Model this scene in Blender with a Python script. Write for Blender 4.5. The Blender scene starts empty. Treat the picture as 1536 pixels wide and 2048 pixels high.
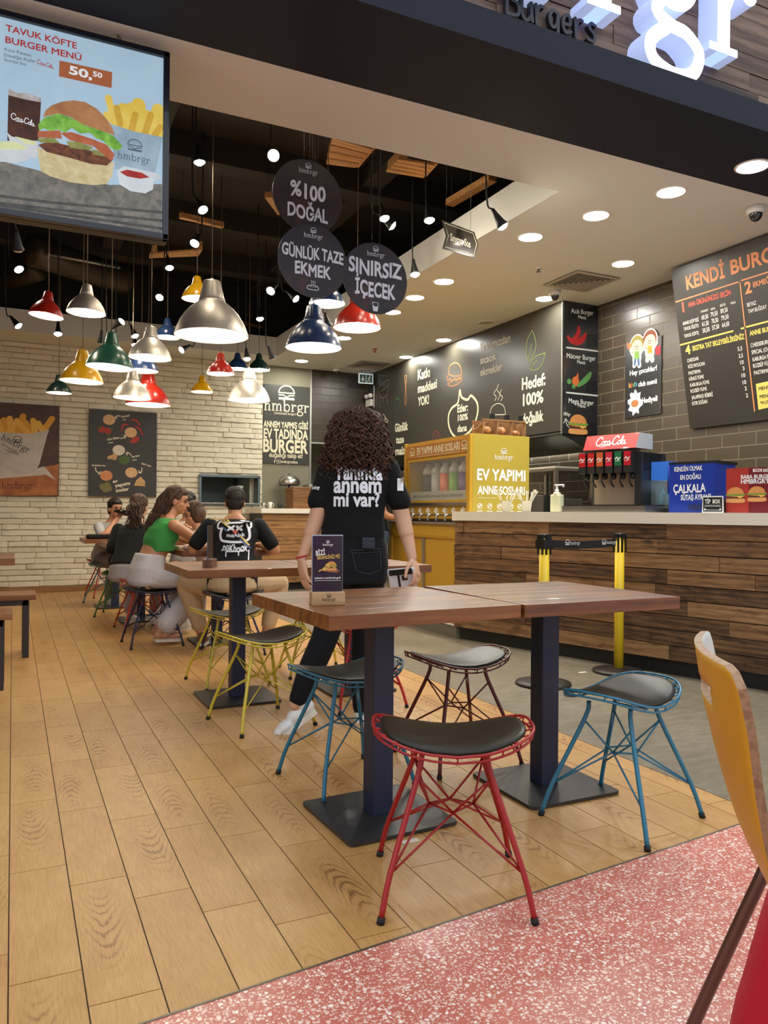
import bpy, bmesh, math, random
from mathutils import Vector, Matrix, Quaternion
from mathutils.bvhtree import BVHTree
SC = bpy.context.scene
COL = SC.collection
random.seed(7)
PI = math.pi
V = Vector

# ------------------------------------------------------------------ camera
FPX = 1550.0
YAW, ROLL, TILT, CAMH = math.radians(25.6), 0.0085, 3 / 1550.0, 1.045
_F0 = V((math.sin(YAW), math.cos(YAW), 0)); _R0 = V((math.cos(YAW), -math.sin(YAW), 0)); _U0 = V((0, 0, 1))
_F = _F0 * math.cos(TILT) + _U0 * math.sin(TILT); _U1 = _U0 * math.cos(TILT) - _F0 * math.sin(TILT)
_R = _R0 * math.cos(ROLL) + _U1 * math.sin(ROLL); _U = _U1 * math.cos(ROLL) - _R0 * math.sin(ROLL)
CAM = V((0, 0, CAMH))
cd = bpy.data.cameras.new('camera'); cam = bpy.data.objects.new('camera', cd); COL.objects.link(cam)
cd.sensor_fit = 'VERTICAL'; cd.sensor_height = 24.0; cd.lens = FPX / 2048 * 24.0; cd.clip_start = 0.02; cd.clip_end = 60
M4 = Matrix.Identity(4)
for i in range(3):
    M4[i][0] = _R[i]; M4[i][1] = _U[i]; M4[i][2] = -_F[i]; M4[i][3] = CAM[i]
cam.matrix_world = M4
SC.camera = cam

# ------------------------------------------------------------------ view, world
SC.view_settings.view_transform = 'Standard'
SC.view_settings.look = 'None'
SC.view_settings.gamma = 1.0
SC.view_settings.use_curve_mapping = False
SC.view_settings.exposure = 0.0
SC.cycles.use_denoising = True
SC.cycles.max_bounces = 6
SC.cycles.diffuse_bounces = 4
SC.cycles.glossy_bounces = 3
SC.cycles.sample_clamp_indirect = 4.0
SC.cycles.caustics_reflective = False
SC.cycles.caustics_refractive = False
W = bpy.data.worlds.new('mall daylight'); SC.world = W; W.use_nodes = True
_t = W.node_tree; _bg = _t.nodes['Background']; _bg.inputs[1].default_value = 1.0      # the mall concourse around the shop: bright lit ceiling above, dimmer halls at eye level
_tc = _t.nodes.new('ShaderNodeTexCoord'); _sp = _t.nodes.new('ShaderNodeSeparateXYZ'); _cr = _t.nodes.new('ShaderNodeValToRGB'); _t.links.new(_tc.outputs['Generated'], _sp.inputs[0]); _t.links.new(_sp.outputs[2], _cr.inputs[0]); _t.links.new(_cr.outputs[0], _bg.inputs[0])
_cr.color_ramp.elements[0].position = 0.02; _cr.color_ramp.elements[0].color = (0.62, 0.67, 0.74, 1); _cr.color_ramp.elements[1].position = 0.6; _cr.color_ramp.elements[1].color = (1.45, 1.55, 1.68, 1)
DOWN_W = 275.0    # ceiling downlights
BULB_W = 100.0     # bulbs in the pendant shades
SPOT_W = 260.0    # reflector bulbs on cords

# ------------------------------------------------------------------ sight lines of the photograph
def ray(px, py):
    return _R * ((px - 768) / FPX) + _U * ((1024 - py) / FPX) + _F
def onz(px, py, z=0.0):
    d = ray(px, py); return CAM + d * ((z - CAMH) / d.z)
def onx(px, py, x):
    d = ray(px, py); return CAM + d * (x / d.x)
def ony(px, py, y):
    d = ray(px, py); return CAM + d * (y / d.y)
def atd(px, py, d):
    return CAM + ray(px, py) * d
class Plane:
    def __init__(s, o, u, v):
        s.o = V(o); s.u = V(u).normalized(); v = V(v); s.v = (v - s.u * v.dot(s.u)).normalized(); s.n = s.u.cross(s.v)
    def hit(s, px, py):
        d = ray(px, py); t = (s.o - CAM).dot(s.n) / d.dot(s.n); p = CAM + d * t - s.o
        return V((p.dot(s.u), p.dot(s.v)))
    def at(s, u, v, w=0.0):
        return s.o + s.u * u + s.v * v + s.n * w

# ------------------------------------------------------------------ materials
MATS = {}
def srgb(r, g=None, b=None):
    if g is None: r, g, b = r
    f = lambda c: (c / 255 / 12.92) if c / 255 <= 0.04045 else ((c / 255 + 0.055) / 1.055) ** 2.4
    return (f(r), f(g), f(b), 1)
def mat(name, col, rough=0.6, metal=0.0, emit=None, strength=0.0, spec=0.5, coat=0.0, alpha=None, trans=0.0, sheen=0.0):
    if name in MATS: return MATS[name]
    m = bpy.data.materials.new(name); m.use_nodes = True; MATS[name] = m
    b = m.node_tree.nodes['Principled BSDF']
    b.inputs['Base Color'].default_value = srgb(col) if max(col) > 1.0 or isinstance(col[0], int) else (*col[:3], 1)
    b.inputs['Roughness'].default_value = rough; b.inputs['Metallic'].default_value = metal
    b.inputs['Specular IOR Level'].default_value = spec; b.inputs['Coat Weight'].default_value = coat
    b.inputs['Transmission Weight'].default_value = trans; b.inputs['Sheen Weight'].default_value = sheen
    if emit is not None:
        b.inputs['Emission Color'].default_value = srgb(emit) if max(emit) > 1.0 else (*emit[:3], 1)
        b.inputs['Emission Strength'].default_value = strength
    if alpha is not None: b.inputs['Alpha'].default_value = alpha
    return m
class N:
    """small node-graph writer on a Principled material"""
    def __init__(s, m):
        s.m = m; s.t = m.node_tree; s.b = s.t.nodes['Principled BSDF']
    def new(s, kind, **kw):
        n = s.t.nodes.new(kind)
        for k, v in kw.items():
            if k in n.inputs: s.put(n.inputs[k], v)
            else: setattr(n, k, v)
        return n
    def put(s, sock, v):
        if isinstance(v, bpy.types.NodeSocket): s.t.links.new(v, sock)
        elif isinstance(v, bpy.types.Node): s.t.links.new(v.outputs[0], sock)
        else: sock.default_value = v
    def coord(s, scale=(1, 1, 1), rot=(0, 0, 0), loc=(0, 0, 0), kind='Object'):
        c = s.new('ShaderNodeTexCoord'); mp = s.new('ShaderNodeMapping')
        s.put(mp.inputs['Vector'], c.outputs[kind]); s.put(mp.inputs['Scale'], scale); s.put(mp.inputs['Rotation'], rot); s.put(mp.inputs['Location'], loc)
        return mp.outputs[0]
    def math(s, op, a, b=0.0, clamp=False):
        n = s.new('ShaderNodeMath', operation=op, use_clamp=clamp); s.put(n.inputs[0], a); s.put(n.inputs[1], b); return n.outputs[0]
    def vmath(s, op, a, b):
        n = s.new('ShaderNodeVectorMath', operation=op); s.put(n.inputs[0], a); s.put(n.inputs[1], b); return n.outputs[0]
    def noise(s, vec, scale=5.0, detail=4.0, rough=0.55, dist=0.0):
        n = s.new('ShaderNodeTexNoise'); s.put(n.inputs['Vector'], vec); n.inputs['Scale'].default_value = scale; n.inputs['Detail'].default_value = detail
        n.inputs['Roughness'].default_value = rough; n.inputs['Distortion'].default_value = dist; return n.outputs['Fac']
    def ramp(s, fac, stops):
        r = s.new('ShaderNodeValToRGB'); s.put(r.inputs[0], fac); e = r.color_ramp.elements
        while len(e) < len(stops): e.new(0.5)
        for el, (p, c) in zip(e, stops): el.position = p; el.color = c if len(c) == 4 else (*c, 1)
        return r.outputs[0]
    def mix(s, fac, a, b, blend='MIX'):
        n = s.new('ShaderNodeMix', data_type='RGBA', blend_type=blend)
        s.put(n.inputs[0], fac); s.put(n.inputs[6], a); s.put(n.inputs[7], b); return n.outputs[2]
    def attr(s, name='rnd'):
        n = s.new('ShaderNodeAttribute', attribute_name=name); return n.outputs['Fac']
    def bump(s, h, strength=0.3, dist=0.01):
        n = s.new('ShaderNodeBump'); s.put(n.inputs['Height'], h); n.inputs['Strength'].default_value = strength; n.inputs['Distance'].default_value = dist
        s.put(s.b.inputs['Normal'], n.outputs[0])
    def base(s, c): s.put(s.b.inputs['Base Color'], c)
    def rough(s, r): s.put(s.b.inputs['Roughness'], r)

def wood_mat(name, dark, mid, light, axis='Y', rough=0.45, scale=1.0, coat=0.0, rings=0.5, bumpy=0.15, spread=0.35, rz=0.0, knots=False):
    """timber with the grain along an axis; the face attribute rnd shifts tone and grain board by board"""
    m = mat(name, (0.5, 0.4, 0.3), rough, coat=coat); n = N(m)
    st = {'X': (1.2, 14, 14), 'Y': (14, 1.2, 14), 'Z': (14, 14, 1.2)}[axis]
    rg = {'X': (0.9, 5, 5), 'Y': (5, 0.9, 5), 'Z': (5, 5, 0.9)}[axis]
    r = n.attr()
    off = n.new('ShaderNodeCombineXYZ', X=n.math('MULTIPLY', r, 37.0), Y=n.math('MULTIPLY', r, 61.0), Z=n.math('MULTIPLY', r, 23.0)).outputs[0]
    src = n.coord((1, 1, 1), (0, 0, rz))
    def sc_(v): mp = n.new('ShaderNodeMapping'); n.put(mp.inputs['Vector'], src); mp.inputs['Scale'].default_value = v; return mp.outputs[0]
    g = n.noise(n.vmath('ADD', sc_([a * scale for a in st]), off), 3.0, 6, 0.65)
    w = n.new('ShaderNodeTexWave', wave_type='RINGS', rings_direction=axis if axis != 'Y' else 'Y')
    n.put(w.inputs['Vector'], n.vmath('ADD', sc_([a * scale for a in rg]), off))
    w.inputs['Scale'].default_value = 1.3; w.inputs['Distortion'].default_value = 5.0; w.inputs['Detail'].default_value = 2.5; w.inputs['Detail Scale'].default_value = 0.8
    f = n.math('ADD', n.math('MULTIPLY', g, 1 - 0.45 * rings), n.math('MULTIPLY', w.outputs['Fac'], 0.45 * rings))
    f = n.math('ADD', f, n.math('MULTIPLY', n.math('SUBTRACT', r, 0.5), spread))
    if knots: f = n.math('SUBTRACT', f, n.math('MULTIPLY', n.math('MULTIPLY', n.math('SUBTRACT', n.noise(n.vmath('ADD', sc_({'X': (3, 9, 9), 'Y': (9, 3, 9), 'Z': (9, 9, 3)}[axis]), off), 1.6, 3, .6), .56), 3.2, True), .5))
    n.base(n.ramp(f, [(0.2, srgb(dark)), (0.5, srgb(mid)), (0.8, srgb(light))]))
    n.bump(g, bumpy, 0.004)
    return m

# ------------------------------------------------------------------ mesh builder
class MB:
    def __init__(s): s.v = []; s.f = []; s.mi = []; s.sm = []; s.rn = []; s.rnd = 0.5; s.m = 0; s.smooth = False; s.X = None
    def add(s, vs, fs, smooth=None):
        b = len(s.v)
        s.v += [tuple(s.X @ V(p)) if s.X is not None else tuple(p) for p in vs]
        for f in fs:
            s.f.append([b + i for i in f]); s.mi.append(s.m); s.sm.append(s.smooth if smooth is None else smooth); s.rn.append(s.rnd)
        return s
    def box(s, a, b):
        x0, y0, z0 = a; x1, y1, z1 = b
        return s.add([(x0, y0, z0), (x1, y0, z0), (x1, y1, z0), (x0, y1, z0), (x0, y0, z1), (x1, y0, z1), (x1, y1, z1), (x0, y1, z1)],
                     [(0, 3, 2, 1), (4, 5, 6, 7), (0, 1, 5, 4), (1, 2, 6, 5), (2, 3, 7, 6), (3, 0, 4, 7)], False)
    def cbox(s, a, b, c=0.004):
        """box with chamfered edges"""
        x0, y0, z0 = [min(p, q) for p, q in zip(a, b)]; x1, y1, z1 = [max(p, q) for p, q in zip(a, b)]
        c = min(c, (x1 - x0) * .49, (y1 - y0) * .49, (z1 - z0) * .49)
        bm = bmesh.new(); bmesh.ops.create_cube(bm, size=1)
        for v in bm.verts: v.co = V(((x0 + x1) / 2 + v.co.x * (x1 - x0), (y0 + y1) / 2 + v.co.y * (y1 - y0), (z0 + z1) / 2 + v.co.z * (z1 - z0)))
        bmesh.ops.bevel(bm, geom=bm.edges[:], offset=c, segments=2, profile=0.6, affect='EDGES', clamp_overlap=True)
        return s.bm(bm)
    def bm(s, bm, smooth=None):
        bm.verts.index_update()
        s.add([v.co.copy() for v in bm.verts], [[v.index for v in f.verts] for f in bm.faces], smooth); bm.free(); return s
    def tube(s, pts, r, n=8, closed=False, caps=True):
        pts = [V(p) for p in pts]; k = len(pts); rs = r if isinstance(r, (list, tuple)) else [r] * k
        T = []
        for i in range(k):
            a = pts[(i - 1) % k] if (closed or i > 0) else pts[i]; b = pts[(i + 1) % k] if (closed or i < k - 1) else pts[i]
            T.append((b - a).normalized() if (b - a).length > 1e-9 else V((0, 0, 1)))
        ref = V((0, 0, 1)) if abs(T[0].z) < 0.9 else V((1, 0, 0))
        nrm = (ref - T[0] * ref.dot(T[0])).normalized(); vs = []
        for i in range(k):
            if i: nrm = (nrm - T[i] * nrm.dot(T[i])); nrm = nrm.normalized() if nrm.length > 1e-6 else T[i].orthogonal().normalized()
            bn = T[i].cross(nrm)
            vs += [pts[i] + (nrm * math.cos(2 * PI * j / n) + bn * math.sin(2 * PI * j / n)) * rs[i] for j in range(n)]
        fs = []
        for i in range(k if closed else k - 1):
            a, b = i * n, ((i + 1) % k) * n
            fs += [(a + j, a + (j + 1) % n, b + (j + 1) % n, b + j) for j in range(n)]
        if caps and not closed: fs += [tuple(range(n - 1, -1, -1)), tuple((k - 1) * n + j for j in range(n))]
        return s.add(vs, fs, True)
    def lathe(s, prof, n=24, o=(0, 0, 0), ax=None, smooth=True):
        """profile [(r, z)] turned about an axis"""
        q = V((0, 0, 1)).rotation_difference(V(ax)) if ax is not None else None
        vs = []
        for r, z in prof:
            for j in range(n):
                p = V((r * math.cos(2 * PI * j / n), r * math.sin(2 * PI * j / n), z))
                if q: p = q @ p
                vs.append(p + V(o))
        fs = []
        for i in range(len(prof) - 1):
            a, b = i * n, (i + 1) * n
            fs += [(a + j, a + (j + 1) % n, b + (j + 1) % n, b + j) for j in range(n)]
        if prof[0][0] > 1e-6: fs.append(tuple(range(n - 1, -1, -1)))
        if prof[-1][0] > 1e-6: fs.append(tuple((len(prof) - 1) * n + j for j in range(n)))
        return s.add(vs, fs, smooth)
    def lathe_open(s, prof, n=24, o=(0, 0, 0), ax=None):
        k = len(s.f); s.lathe(prof, n, o, ax)
        c = (1 if prof[0][0] > 1e-6 else 0) + (1 if prof[-1][0] > 1e-6 else 0)
        if c and len(s.f) >= c: s.f = s.f[:-c]; s.mi = s.mi[:-c]; s.sm = s.sm[:-c]; s.rn = s.rn[:-c]
        return s
    def ball(s, c, r, nu=16, nv=10, rot=None):
        r = (r, r, r) if not isinstance(r, (tuple, list)) else r; vs = []; c = V(c)
        for i in range(nv + 1):
            a = PI * i / nv
            for j in range(nu):
                p = V((r[0] * math.sin(a) * math.cos(2 * PI * j / nu), r[1] * math.sin(a) * math.sin(2 * PI * j / nu), r[2] * math.cos(a)))
                vs.append(c + (rot @ p if rot else p))
        fs = [(i * nu + j, (i + 1) * nu + j, (i + 1) * nu + (j + 1) % nu, i * nu + (j + 1) % nu) for i in range(nv) for j in range(nu)]
        return s.add(vs, fs, True)
    def prism(s, poly, pl, d, w0=0.0):
        """2-D outline on a Plane, pushed out along its normal from w0 to w0+d"""
        k = len(poly)
        ar = sum(poly[i][0] * poly[(i + 1) % k][1] - poly[(i + 1) % k][0] * poly[i][1] for i in range(k))
        if ar < 0: poly = poly[::-1]
        vs = [pl.at(u, v, w0 + d) for u, v in poly] + [pl.at(u, v, w0) for u, v in poly]
        fs = [tuple(range(k)), tuple(range(2 * k - 1, k - 1, -1))] + [(i, k + i, k + (i + 1) % k, (i + 1) % k) for i in range(k)]
        return s.add(vs, fs, False)
    def slab(s, poly, z0, z1):
        return s.prism(poly, Plane((0, 0, 0), (1, 0, 0), (0, 1, 0)), z1 - z0, z0)

def wmat(o):
    m = o.matrix_basis.copy()
    while o.parent is not None: o = o.parent; m = o.matrix_basis @ m
    return m
def obj(name, mb, mats, parent=None, world=True, kind=None):
    """link the builder's shapes as ONE mesh object; coordinates are world ones unless world=False"""
    me = bpy.data.meshes.new(name)
    me.from_pydata([tuple(p) for p in mb.v], [], mb.f); me.update()
    mats = mats if isinstance(mats, (list, tuple)) else [mats]
    for m in mats: me.materials.append(m)
    me.polygons.foreach_set('material_index', mb.mi); me.polygons.foreach_set('use_smooth', mb.sm)
    a = me.attributes.new('rnd', 'FLOAT', 'FACE'); a.data.foreach_set('value', mb.rn)
    o = bpy.data.objects.new(name, me); COL.objects.link(o)
    if parent is not None:
        o.parent = parent
        if world: me.transform(wmat(parent).inverted())
    if kind: o['kind'] = kind
    return o
def tag(o, label, cat, group=None, kind=None):
    o['label'] = label; o['category'] = cat
    if group: o['group'] = group
    if kind: o['kind'] = kind
    return o
def thing(name, label, cat, loc=(0, 0, 0), rz=0.0, group=None):
    o = bpy.data.objects.new(name, None); COL.objects.link(o); o.empty_display_size = 0.05
    o.location = loc; o.rotation_euler = (0, 0, rz); return tag(o, label, cat, group)
def struct(name, mb, mats, parent=None):
    o = obj(name, mb, mats, parent)
    if parent is None: o['kind'] = 'structure'
    return o
KIDS = {}
def dup(root, loc, rz, label, group=None, swap=None):
    """a copy of a thing with copies of its parts and sub-parts"""
    def cp(o, par):
        c = o.copy(); COL.objects.link(c); c.parent = par
        if swap and o.type == 'MESH' and any(m.name in swap for m in o.data.materials if m):
            c.data = o.data.copy()
            for i, m in enumerate(c.data.materials):
                if m and m.name in swap: c.data.materials[i] = swap[m.name]
        for k in [x for x in KIDS.get(o.name, o.children)]: cp(k, c)
        return c
    r = cp(root, None); r.location = loc; r.rotation_euler = (0, 0, rz); r['label'] = label
    if group: r['group'] = group
    return r

# ------------------------------------------------------------------ curves, strokes, lettering
def spline(pts, k=6, closed=False):
    pts = [V(p) for p in pts]; n = len(pts); out = []
    for i in range(n if closed else n - 1):
        p0 = pts[(i - 1) % n] if (closed or i > 0) else pts[i] * 2 - pts[i + 1]
        p1, p2 = pts[i], pts[(i + 1) % n]
        p3 = pts[(i + 2) % n] if (closed or i < n - 2) else p2 * 2 - p1
        for j in range(k):
            t = j / k
            out.append(0.5 * ((2 * p1) + (p2 - p0) * t + (2 * p0 - 5 * p1 + 4 * p2 - p3) * t * t + (3 * p1 - p0 - 3 * p2 + p3) * t ** 3))
    if not closed: out.append(pts[-1])
    return out
class Art:
    """flat printed marks: 2-D polygons"""
    def __init__(s): s.v = []; s.f = []; s.lv = {}; s.k = 0
    def poly(s, pts):
        b = len(s.v); s.v += [(p[0], p[1]) for p in pts]; s.f.append(list(range(b, b + len(pts)))); s.up(b); return s
    def up(s, b):       # every mark lies a hair above the one before
        s.k += 1
        for i in range(b, len(s.v)): s.lv[i] = s.k * 3e-5
    def rect(s, x0, y0, x1, y1): return s.poly([(x0, y0), (x1, y0), (x1, y1), (x0, y1)])
    def disc(s, cx, cy, rx, ry=None, n=28, a0=0, a1=2 * PI):
        ry = ry or rx; full = abs(a1 - a0 - 2 * PI) < 1e-6
        return s.poly([(cx + rx * math.cos(a0 + (a1 - a0) * i / (n if full else n - 1)), cy + ry * math.sin(a0 + (a1 - a0) * i / (n if full else n - 1))) for i in range(n)])
    def stroke(s, pts, w, closed=False, smooth=6, taper=False):
        p = spline([V((a, b, 0)) for a, b in pts], smooth, closed) if smooth and len(pts) > 2 else [V((a, b, 0)) for a, b in pts]
        n = len(p); L = []; Rr = []
        for i in range(n):
            a = p[(i - 1) % n] if (closed or i > 0) else p[i]; b = p[(i + 1) % n] if (closed or i < n - 1) else p[i]
            t = (b - a).normalized() if (b - a).length > 1e-9 else V((1, 0, 0)); q = V((-t.y, t.x, 0))
            ww = w * (0.35 + 0.65 * math.sin(PI * (i + .5) / n)) if taper else w
            L.append(p[i] + q * ww / 2); Rr.append(p[i] - q * ww / 2)
        b = len(s.v); s.v += [(q.x, q.y) for q in L] + [(q.x, q.y) for q in Rr]
        for i in range(n if closed else n - 1):
            j = (i + 1) % n; s.f.append([b + i, b + n + i, b + n + j, b + j])
        s.up(b)
        if not closed and not taper:
            for q in (p[0], p[-1]): s.disc(q.x, q.y, w / 2, n=10)
        return s
    def text(s, body, x, y, h, w=None, bold=0.0, jit=0.0, slant=0.0, align='L', ang=0.0):
        """one line of lettering; y is the baseline, h the capital height, w the width it is fitted to"""
        rnd = random.Random(hash_str(body)); glyphs = []; cx = 0.0
        bold = min(bold, .032); lay = [(0, 0)]
        if bold > 0 and ('M' in body or '4' in body):      # these two letters thicken badly, so they are struck several times
            lay += [(bold * math.cos(i * PI / 4), bold * math.sin(i * PI / 4)) for i in range(8)]
        g0, f0 = glyph_mesh(body, 0.0 if len(lay) > 1 else bold)
        if not g0: return s
        vs = [(p[0] + dx, p[1] + dy) for dx, dy in lay for p in g0]; fs = [[i + q * len(g0) for i in f] for q in range(len(lay)) for f in f0]
        for q in range(len(vs)): s.lv[len(s.v) + q] = (q // len(g0)) * 3e-5
        x0 = min(p[0] for p in vs); x1 = max(p[0] for p in vs)
        k = h / (0.682 + 2 * bold); kx = k if w is None or len(body) == 1 else w / max(1e-6, (x1 - x0))
        W_ = (x1 - x0) * kx; ox = {'L': 0, 'C': -W_ / 2, 'R': -W_}[align]
        b = len(s.v); ca, sa = math.cos(ang), math.sin(ang)
        for px, py in vs:
            q = (px - x0) / max(1e-6, x1 - x0) * len(body)
            jy = jit * h * (math.sin(q * 2.1 + rnd.random() * 0) * 0.5 + math.sin(q * 0.9 + 1.3) * 0.5)
            u = (px - x0) * kx + ox + slant * py * k; v2 = (py + bold) * k + jy
            s.v.append((x + u * ca - v2 * sa, y + u * sa + v2 * ca))
        s.f += [[b + i for i in f] for f in fs]
        return s
    def place(s, pl, name, m, parent, off=0.002, kind=None):
        b = MB()
        for f in s.f:
            ar = sum(s.v[f[i]][0] * s.v[f[(i + 1) % len(f)]][1] - s.v[f[(i + 1) % len(f)]][0] * s.v[f[i]][1] for i in range(len(f)))
            if ar < 0: f.reverse()
        b.add([pl.at(u, v, off + s.lv.get(i, 0.0)) for i, (u, v) in enumerate(s.v)], s.f, False)
        return obj(name, b, m, parent)
def hash_str(t):
    h = 7
    for c in t: h = (h * 31 + ord(c)) % 1000003
    return h
_GL = {}
def glyph_mesh(body, bold):
    key = (body, bold)
    if key in _GL: return _GL[key]
    c = bpy.data.curves.new('lettering', 'FONT'); c.body = body; c.size = 1.0; c.offset = bold; c.resolution_u = 3; c.fill_mode = 'FRONT'
    o = bpy.data.objects.new('lettering', c); COL.objects.link(o)
    me = bpy.data.meshes.new_from_object(o.evaluated_get(bpy.context.evaluated_depsgraph_get()))
    r = ([(v.co.x, v.co.y) for v in me.vertices], [list(p.vertices) for p in me.polygons])
    bpy.data.objects.remove(o); bpy.data.curves.remove(c); bpy.data.meshes.remove(me)
    _GL[key] = r; return r

def serif(art, word, x, y, h, gap=0.16, wt=0.16):
    """slab-serif lower-case lettering drawn with strokes; h is the x-height; returns the width"""
    w = wt * h; sf = 0.09 * h; cx = x
    def stem(px, a, b, foot=True, head=False):
        art.rect(px - w / 2, a, px + w / 2, b)
        if foot: art.rect(px - w * 1.15, a, px + w * 1.15, a + sf)
        if head: art.rect(px - w * 1.25, b - sf, px + w / 2, b)
    for ch in word:
        if ch in 'hm':
            top = y + (1.5 if ch == 'h' else 1.0) * h
            s0 = cx + w * 1.2; stem(s0, y, top, True, True); px = s0
            for k in range(2 if ch == 'm' else 1):
                q = px + 0.52 * h
                art.stroke([(px + w * .2, y + .66 * h), (px + .2 * h, y + .9 * h), (px + .38 * h, y + .93 * h), (q, y + .74 * h), (q, y + .5 * h)], w * .8)
                stem(q, y, y + .6 * h); px = q
            cx = px + w * 1.2
        elif ch == 'b':
            s0 = cx + w * 1.1; stem(s0, y, y + 1.5 * h, False, True)
            c = s0 + .36 * h
            art.stroke([(c + .36 * h * math.cos(a), y + .48 * h + .46 * h * math.sin(a)) for a in [i * 2 * PI / 10 for i in range(10)]], w * .85, True)
            cx = c + .36 * h + w * .5
        elif ch == 'r':
            s0 = cx + w * 1.2; stem(s0, y, y + h, True, True)
            art.stroke([(s0 + w * .2, y + .6 * h), (s0 + .16 * h, y + .84 * h), (s0 + .34 * h, y + .92 * h), (s0 + .46 * h, y + .86 * h)], w * .8); art.disc(s0 + .44 * h, y + .83 * h, w * .62)
            cx = s0 + .5 * h + w * .2
        elif ch == 'g':
            c = cx + .36 * h
            art.stroke([(c + .28 * h * math.cos(a), y + .66 * h + .29 * h * math.sin(a)) for a in [i * 2 * PI / 10 for i in range(10)]], w * .85, True)
            art.stroke([(c + .2 * h, y + .9 * h), (c + .34 * h, y + .98 * h), (c + .44 * h, y + .96 * h)], w * .7); 
            art.stroke([(c - .16 * h, y + .42 * h), (c - .28 * h, y + .22 * h), (c - .05 * h, y + .1 * h), (c + .2 * h, y + .06 * h), (c + .4 * h, y - .12 * h), (c + .3 * h, y - .38 * h), (c, y - .46 * h), (c - .32 * h, y - .36 * h), (c - .36 * h, y - .14 * h), (c - .1 * h, y + .08 * h)], w * .8)
            cx = c + .36 * h + w * .2
        cx += gap * h
    return cx - gap * h - x
def bun_icon(art, cx, cy, w):
    """the burger mark: outlined bun, cheese zigzag, patty bar"""
    t = w * 0.075
    art.stroke([(cx - w / 2, cy + .12 * w), (cx - .44 * w, cy + .32 * w), (cx - .25 * w, cy + .5 * w), (cx, cy + .55 * w), (cx + .25 * w, cy + .5 * w), (cx + .44 * w, cy + .32 * w), (cx + w / 2, cy + .12 * w)], t)
    art.rect(cx - w / 2, cy + .08 * w, cx + w / 2, cy + .08 * w + t)
    art.stroke([(cx - .48 * w, cy - .02 * w), (cx - .2 * w, cy - .02 * w), (cx, cy - .14 * w), (cx + .2 * w, cy - .02 * w), (cx + .48 * w, cy - .02 * w)], t, smooth=0)
    art.rect(cx - w / 2, cy - .3 * w, cx + w / 2, cy - .16 * w)
def logo(art, cx, cy, w, tagline=False):
    """burger mark above the lower-case serif word, centred on cx; cy is the word's baseline"""
    a = Art(); L = serif(a, 'hmbrgr', 0, 0, 1.0); k = w / L
    b = len(art.v); art.v += [(cx - w / 2 + p[0] * k, cy + p[1] * k) for p in a.v]; art.f += [[b + i for i in f] for f in a.f]
    for i, z in a.lv.items(): art.lv[b + i] = z
    bun_icon(art, cx, cy + 2.25 * k, w * .3)
    if tagline: art.text('homemade burgers', cx, cy - .75 * k, .32 * k, w * .55, align='C')
def cola_script(art, x, y, w, a0=0.0):
    """the flowing script word on soda signs"""
    k = w / 10.6
    P = lambda pts: [(x + p[0] * k, y + p[1] * k + a0 * p[0] * k) for p in pts]
    t = k * .38
    art.stroke(P([(2.1, 2.3), (1.5, 3.1), (.6, 2.6), (.1, 1.3), (.4, .2), (1.4, .1), (2.3, .8)]), t)
    def o(cx): art.stroke(P([(cx, 1.5), (cx - .45, 1.0), (cx - .3, .2), (cx + .2, .1), (cx + .5, .8), (cx + .25, 1.5), (cx + .7, 1.35)]), t * .8)
    def a(cx):
        art.stroke(P([(cx + .4, 1.35), (cx, 1.5), (cx - .4, .9), (cx - .2, .1), (cx + .2, .3), (cx + .45, 1.4), (cx + .45, .3), (cx + .7, .1), (cx + 1.0, .5)]), t * .8)
    o(2.7); art.stroke(P([(4.0, 1.3), (3.6, 1.45), (3.3, .8), (3.5, .1), (4.1, .4)]), t * .8); a(4.6); art.rect(*P([(5.5, .75)])[0], *P([(6.0, .95)])[0])
    art.stroke(P([(8.0, 2.5), (7.3, 3.1), (6.4, 2.3), (6.1, 1.0), (6.5, .1), (7.3, .2), (8.0, .9)]), t)
    o(8.35); art.stroke(P([(8.9, .6), (9.5, 2.4), (9.3, 2.9), (9.05, 1.6), (9.15, .2), (9.5, .4)]), t * .8); a(9.9)
    art.stroke(P([(.9, -.1), (2.6, -.5), (4.2, -.1), (5.4, -.2)]), t * .55, taper=True)
# ------------------------------------------------------------------ the setting
CZ, WY, WX, UPZ = 3.173, 10.83, 5.34, 3.433        # ceiling, back wall, right wall, top of the ceiling upstand
def tile_mat(name, col_a, col_b, mortar, axes, bw, bh, rough, gap=0.004, offs=0.5):
    m = mat(name, (0.2, 0.2, 0.2), rough); n = N(m)
    s = n.new('ShaderNodeSeparateXYZ', Vector=n.new('ShaderNodeTexCoord').outputs['Object'])
    c = n.new('ShaderNodeCombineXYZ', X=s.outputs[axes[0]], Y=s.outputs[axes[1]])
    b = n.new('ShaderNodeTexBrick', offset=offs, offset_frequency=2, squash=1.0)
    n.put(b.inputs['Vector'], c.outputs[0]); b.inputs['Scale'].default_value = 1.0
    b.inputs['Color1'].default_value = srgb(col_a); b.inputs['Color2'].default_value = srgb(col_b); b.inputs['Mortar'].default_value = srgb(mortar)
    b.inputs['Mortar Size'].default_value = gap; b.inputs['Mortar Smooth'].default_value = 0.1; b.inputs['Brick Width'].default_value = bw; b.inputs['Row Height'].default_value = bh
    n.base(b.outputs['Color']); n.rough(n.math('ADD', n.math('MULTIPLY', b.outputs['Fac'], 0.4), rough))
    n.bump(n.math('SUBTRACT', 1.0, b.outputs['Fac']), 0.5, 0.003)
    return m
M_floorwood = mat('wood look floor tile', (190, 146, 94), 0.4); n = N(M_floorwood)
r_ = n.attr(); cs_ = n.new('ShaderNodeSeparateXYZ', Vector=n.new('ShaderNodeTexCoord').outputs['Object'])
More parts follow.
